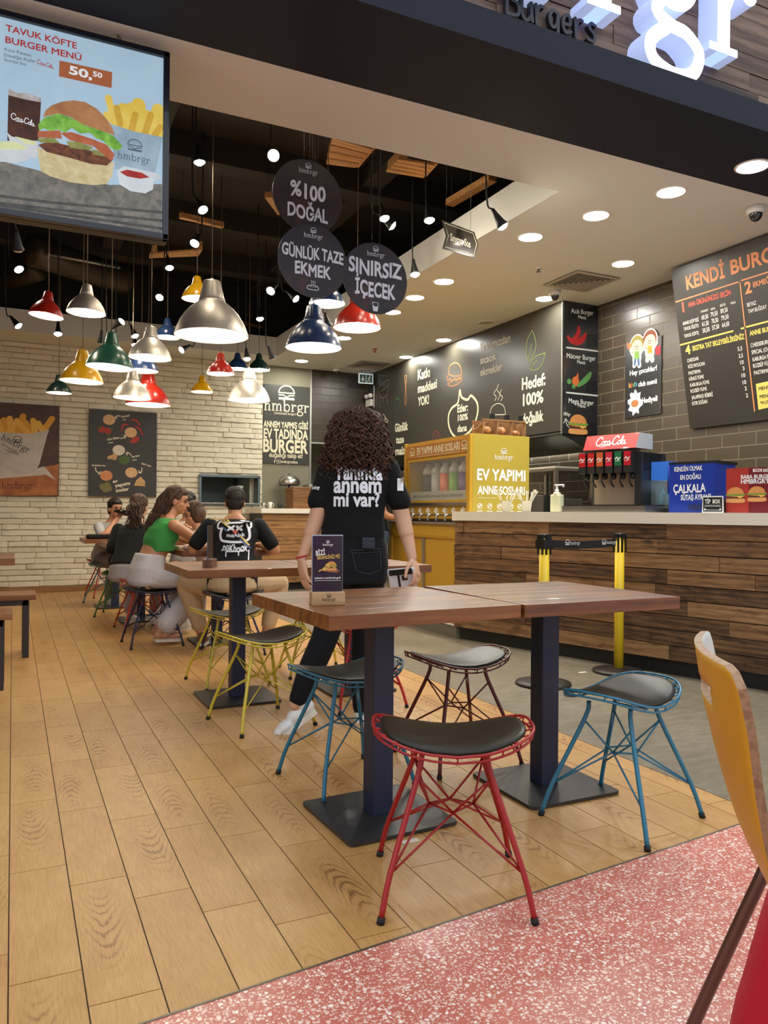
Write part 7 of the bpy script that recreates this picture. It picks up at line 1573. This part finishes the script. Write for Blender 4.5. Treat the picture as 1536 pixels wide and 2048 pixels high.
a = Art(); [a.stroke(Z2(s), .011, smooth=0) for s in ([(1048, 372), (1100, 402)], [(1062, 398), (1112, 432)], [(1080, 366), (1120, 400)], [(1222, 516), (1262, 548)], [(1252, 548), (1282, 578)])]; printed('yellow_print', a, pq2, d2, sh_, mat('pale yellow print', (222, 196, 112), .6), sh_, .0055)
a = Art(); [a.stroke(Z2(s), .012, smooth=0) for s in ([(1074, 440), (1112, 470)], [(1218, 536), (1256, 562)], [(1246, 566), (1290, 600)])]; printed('blue_print', a, pq2, d2, sh_, mat('slate blue print', (70, 88, 128), .6), sh_, .005)
# long-haired person in black, further back
t, L, MH, sh_, tr_, G, fw, lf = seated('long-haired person in a black t-shirt seated with the back to us, behind the green top', (.95, 7.2), 60, M_skin, M_tblk, cloth('washed grey denim', (168, 164, 164)), lean=.13, sh=.165, shz=.905, z0=.47,
    arms=[((.06, .19, .70), (.28, .14, .80), (1, -.4, 0), (0, 0, -1), (0, -1, 0)), ((.16, -.22, .74), (.34, -.16, .80), (1, .4, 0), (0, 0, -1), (0, 1, 0))], knees=[((.40, .13, .49), (.30, .12, .10)), ((.40, -.12, .49), (.28, -.12, .10))], sleeve=.9)
h_ = cap_hair(L, MH, .97, M_hbr, t); fall(L, MH, [L(0, -.06, .06), L(0, -.125, -.0), L(.01, -.13, -.10), L(.02, -.13, -.20), L(.02, -.13, -.27)], 80, .034, M_hbr, h_, .012, .006, 5)
b = MB(); loft(b, [(L(0, -.04, .05), .06, .055), (L(0, -.1, -.02), .055, .045), (L(.01, -.115, -.13), .05, .035), (L(.02, -.12, -.22), .03, .025)], MH @ V((1, 0, 0))); rem('hair_mass', b, M_hbr, h_, .007, 3)
# drinking woman by the wall
t, L, MH, sh_, tr_, G, fw, lf = seated('woman in a light grey t-shirt drinking from a dark bottle by the brick wall', (.99, 9.36), -62, M_skin2, M_gtee, M_greyp, headfw=(.35, -.95, 0), lean=.08, sh=.175, shz=.895, z0=.47,
    arms=[((.22, .30, .80), (.32, .10, .80), (1, -.9, 0), (0, 0, -1), (1, 0, 0)), ((.26, -.23, .78), (.24, -.06, .955), (.3, .55, .8), (-.3, .9, -.2), (0, .3, 1))], knees=[((.40, .12, .49), (.34, .12, .10)), ((.38, -.14, .49), (.26, -.16, .10))], sleeve=.7, hem=.08, lips=M_lip)
h_ = cap_hair(L, MH, .95, M_hbk, t); W_ = G(.24, -.06, .955)
bt = thing('drink_bottle', 'small dark drink bottle tilted to the mouth of the woman by the wall', 'bottle', W_ + V((0, 0, .09))); ax_ = _R0 * .95 + V((0, 0, -.15)); obj('glass_body', MB().lathe([(.012, -.05), (.016, -.02), (.032, .01), (.034, .11), (.03, .125), (0, .125)], 18, W_ + V((.015, -.03, .085)), ax_), mat('dark cola bottle', (26, 16, 14), .12, coat=.6), bt)
a = Art(); [a.stroke([(-.09 + .02 * i, .76 + .01 * (i % 3)), (-.085 + .02 * i, .795)], .009, smooth=0) for i in range(9)]; a.disc(0, .83, .03, .02); printed('shirt_print', a, Plane(G(.6, 0, 0), lf * 1.0, UPz), fw * -1, sh_, mat('faded red print', (150, 96, 84), .7), sh_, .004)
# woman in white facing us
t, L, MH, sh_, tr_, G, fw, lf = seated('dark-haired woman in a white sleeveless top facing us across the table, eating', (1.50, 7.42), -104, M_skin2, M_wtee, M_greyp, headfw=(-.3, -.9, 0), lean=.10, sh=.165, shz=.93, z0=.48, facing_down=True,
    arms=[((.20, .24, .80), (.32, .08, .86), (.4, -.5, .6), (.2, -.6, .2), (0, 0, 1)), ((.22, -.24, .82), (.30, -.14, .98), (.3, .3, .8), (.5, .6, 0), (0, .5, .4))], knees=[((.38, .12, .49), (.30, .12, .10)), ((.38, -.12, .49), (.30, -.12, .10))], sleeve=.18)
h_ = cap_hair(L, MH, .93, M_hbk, t); c_ = G(.35, -.11, 1.06); tag(obj('bread_bun', MB().ball(c_, (.034, .034, .024), 16, 10), MATS['brown bread roll']), 'piece of brown bread held up by the woman in white', 'bread')
a = Art(); a.stroke([(-.03, .83), (.03, .83), (.03, .88), (-.03, .88)], .004, True, 0); a.disc(0, .855, .016); printed('shirt_print', a, Plane(G(.6, 0, 0), lf, UPz), fw * -1, sh_, mat('brown top print', (150, 120, 100), .7), sh_, .004)
# child with bobbed hair
t, L, MH, sh_, tr_, G, fw, lf = seated('child with bobbed brown hair and white shirt, head half hidden by the man in black', (1.58, 6.86), 185, M_skin, M_wtee, M_greyp, headfw=(-.95, -.1, -.2), lean=.10, sh=.135, shz=.855, z0=.48, hs=.90, sizes=.85, hipw=.13,
    arms=[((.16, .19, .74), (.30, .08, .79), (1, -.4, 0), (0, 0, -1), (0, -1, 0)), ((.16, -.19, .74), (.30, -.08, .79), (1, .4, 0), (0, 0, -1), (0, 1, 0))], knees=[((.32, .09, .48), (.26, .09, .12)), ((.32, -.09, .48), (.26, -.09, .12))], sleeve=.7)
h_ = cap_hair(L, MH, .92, M_hmid, t, low=-.05); b = MB(); b.ball(L(0, -.03, -.0), (.085, .085, .105), 20, 14, MH); rem('hair_mass', b, M_hmid, h_, .006, 3)

# ---- customer at the sauce taps, behind the waitress
def gpos(f, s, z): return V((3.215, 6.885, z)) + V((.94, -.34, 0)) * f + V((.34, .94, 0)) * s
t = thing('person', 'person in denim shorts at the sauce taps, mostly hidden behind the waitress', 'person', (3.215, 6.885, 0)); FW, LF = V((.94, -.34, 0)), V((.34, .94, 0))
tor = [(gpos(0, 0, .80), .15, .11), (gpos(0, 0, .88), .165, .12), (gpos(0, 0, 1.0), .135, .095), (gpos(.01, 0, 1.15), .14, .1), (gpos(.03, 0, 1.27), .155, .1), (gpos(.04, 0, 1.34), .12, .075), (gpos(.04, 0, 1.38), .055, .055)]
b = MB(); loft(b, tor, LF); MH = frame(FW + V((0, 0, -.4))); L = head(b, gpos(.09, 0, 1.49), MH, .95); caps(b, [gpos(.04, 0, 1.35), L(0, -.02, -.06)], [.05, .048])
for sd in (1, -1):
    limb(b, [gpos(.03, sd * .165, 1.30), gpos(.05, sd * .22, 1.05), gpos(.24, sd * .14, .99)], [.045, .037, .025]); hand(b, gpos(.24, sd * .14, .99), FW - LF * sd * .3, LF * -sd, UPz, .5, .92); limb(b, [gpos(0, sd * .085, .83), gpos(.02, sd * .09, .46), gpos(-.01, sd * .1, .09)], [.088, .055, .037])
rem('body', b, M_skin2, t, .0065, 3); face(t, L, MH, .95)
b = MB(); loft(b, [(c, a * 1.08, d * 1.12) for c, a, d in tor[1:]], LF); [limb(b, [gpos(.03, sd * .165, 1.30), gpos(.04, sd * .2, 1.16)], [.06, .058]) for sd in (1, -1)]; rem('t_shirt', b, M_tblk, t, .0075, 4)
b = MB(); loft(b, [(gpos(0, 0, .76), .155, .12), (gpos(0, 0, .86), .172, .13), (gpos(0, 0, .96), .15, .108)], LF); [limb(b, [gpos(0, sd * .085, .83), gpos(.01, sd * .09, .62)], [.1, .088]) for sd in (1, -1)]; rem('denim_shorts', b, M_denim, t, .0075, 4)
[shoe(t, gpos(-.01, sd * .1, .095), FW, M_snk) for sd in (1, -1)]; cap_hair(L, MH, .95, M_hmid, t)
# ---- companion in red beside the camera
def cp_(l, d, z): p = _R0 * l + _F0 * d; return V((p.x, p.y, z))
t = thing('person', 'person in red seated beside the viewpoint, only a red sleeve in view', 'person', cp_(.62, .62, 0)); FW, LF = -_R0 * .25 + _F0 * .97, -_R0
tor = [(cp_(.68, .58, .44), .17, .13), (cp_(.68, .6, .55), .17, .13), (cp_(.66, .62, .72), .145, .1), (cp_(.63, .64, .9), .165, .11), (cp_(.62, .65, .99), .15, .09), (cp_(.62, .66, 1.04), .06, .06)]
b = MB(); loft(b, tor, LF); MH = frame(FW); L = head(b, cp_(.62, .69, 1.2), MH, .97); caps(b, [cp_(.62, .66, 1.0), L(0, -.02, -.06)], [.052, .05])
limb(b, [cp_(.46, .62, .98), cp_(.325, .61, .605), cp_(.22, .57, .63)], [.046, .04, .027]); hand(b, cp_(.22, .57, .63), -_R0 - _F0 * .4, V((0, 0, -1)), _F0, .4); limb(b, [cp_(.78, .64, .98), cp_(.88, .6, .72), cp_(.80, .82, .72)], [.048, .042, .027]); hand(b, cp_(.80, .82, .72), _F0, V((0, 0, -1)), -_R0, .4)
for s in (.70, .88): limb(b, [cp_(s, .6, .48), cp_(s + .0, 1.0, .47), cp_(s, 1.0, .10)], [.09, .06, .038])
rem('body', b, M_skin, t, .0065, 3); face(t, L, MH, .97); b = MB(); loft(b, [(c, a * 1.08, d * 1.12) for c, a, d in tor[1:]], LF); limb(b, [cp_(.46, .62, .98), cp_(.385, .615, .77), cp_(.334, .61, .625)], [.062, .060, .056]); limb(b, [cp_(.78, .64, .98), cp_(.83, .62, .85)], [.064, .06]); rem('red_shirt', b, M_redc, t, .0075, 4)
b = MB(); loft(b, [(cp_(.70, .57, .42), .165, .13), (cp_(.69, .58, .52), .178, .14), (cp_(.67, .6, .62), .16, .115)], LF); [limb(b, [cp_(s, .6, .48), cp_(s, 1.0, .47), cp_(s, 1.0, .14)], [.1, .072, .05]) for s in (.70, .88)]; rem('trousers', b, M_jblk, t, .0075, 4)
[shoe(t, cp_(s, 1.0, .095), _F0, M_snk) for s in (.70, .88)]; cap_hair(L, MH, .97, M_hbk, t)
t = thing('cafe_chair', 'chair under the person in red, outside the picture to the right', 'chair', cp_(.62, .6, 0)); obj('seat', MB().cbox(tuple(cp_(.70, .6, .36) - V((.2, .2, 0))), tuple(cp_(.70, .6, .385) + V((.2, .2, 0))), .01), M_ylam, t)
[obj('leg', MB().tube([cp_(.70, .6, .37) + V((sx * .16, sy * .16, 0)), cp_(.70, .6, 0) + V((sx * .19, sy * .19, 0))], .011, 10), M_chrome, t) for sx in (-1, 1) for sy in (-1, 1)]

# ---- small things on the far tables and floor
M_paper = mat('crumpled paper', (224, 214, 196), .8)
def crumple(label, c, r, m=M_paper, nm='paper_napkin', cat='napkin'):
    rr = random.Random(int(c[0] * 1000)); b = MB(); b.ball(c, (r, r * .8, r * .5), 12, 8); b.v = [(x + rr.uniform(-.3, .3) * r, y + rr.uniform(-.3, .3) * r, max(c[2] - r * .48, z + rr.uniform(-.2, .2) * r)) for x, y, z in b.v]; tag(obj(nm, b, m), label, cat)
crumple('crumpled pale paper on the table left of the person in black', (.93, 7.62, .775), .05); crumple('small crumpled paper next to the bigger one on the same far table', (.84, 7.5, .765), .03)
crumple('pinkish crumpled wrapper between the two middle tables', (1.23, 6.05, .77), .045, mat('pink wrapper', (222, 186, 172), .8), 'food_wrapper', 'wrapper')
for lab, x, y, r in (('long wooden board with food by the arms of the woman in green', 1.30, 6.28, .1), ('wooden board in front of the man in the printed shirt', 1.50, 6.08, .1)): tag(obj('serving_board', MB().cbox((x - .12, y - .09, .75), (x + .12, y + .09, .772), .006), mat('pale board', (222, 200, 160), .5)), lab, 'serving board', 'serving boards on the group table')
b = MB(); b.cbox((.70, 8.62, .75), (1.0, 8.78, .80), .02); tag(obj('pouch', b, M_tblk), 'flat black pouch on the table of the drinking woman', 'pouch')
b = MB(); b.ball((1.0, 8.22, .545), (.14, .09, .10), 18, 12); b.v = [(x, y, max(z, .462)) for x, y, z in b.v]; t = thing('handbag', 'black leather handbag lying on the green stool', 'bag', (1.0, 8.22, .46)); obj('bag_body', b, mat('black leather', (24, 22, 22), .3), t); obj('strap', MB().tube(spline([V((.9, 8.2, .56)), V((.94, 8.16, .68)), V((1.06, 8.16, .68)), V((1.1, 8.2, .56))], 6), .008, 8), mat('black leather', (24, 22, 22), .3), t)
for i, (px, py) in enumerate(((185, 1217), (1165, 1345), (820, 1683))): c = onz(px, py); tag(obj('paper_scrap', MB().box((c.x - .03, c.y - .012, .0005), (c.x + .03, c.y + .012, .002)), M_paper), ('white paper scrap on the floor before the green stool', 'tiny white scrap on the grey tiles near the left barrier', 'white paper edge under the base plate of the nearest table')[i], 'paper')
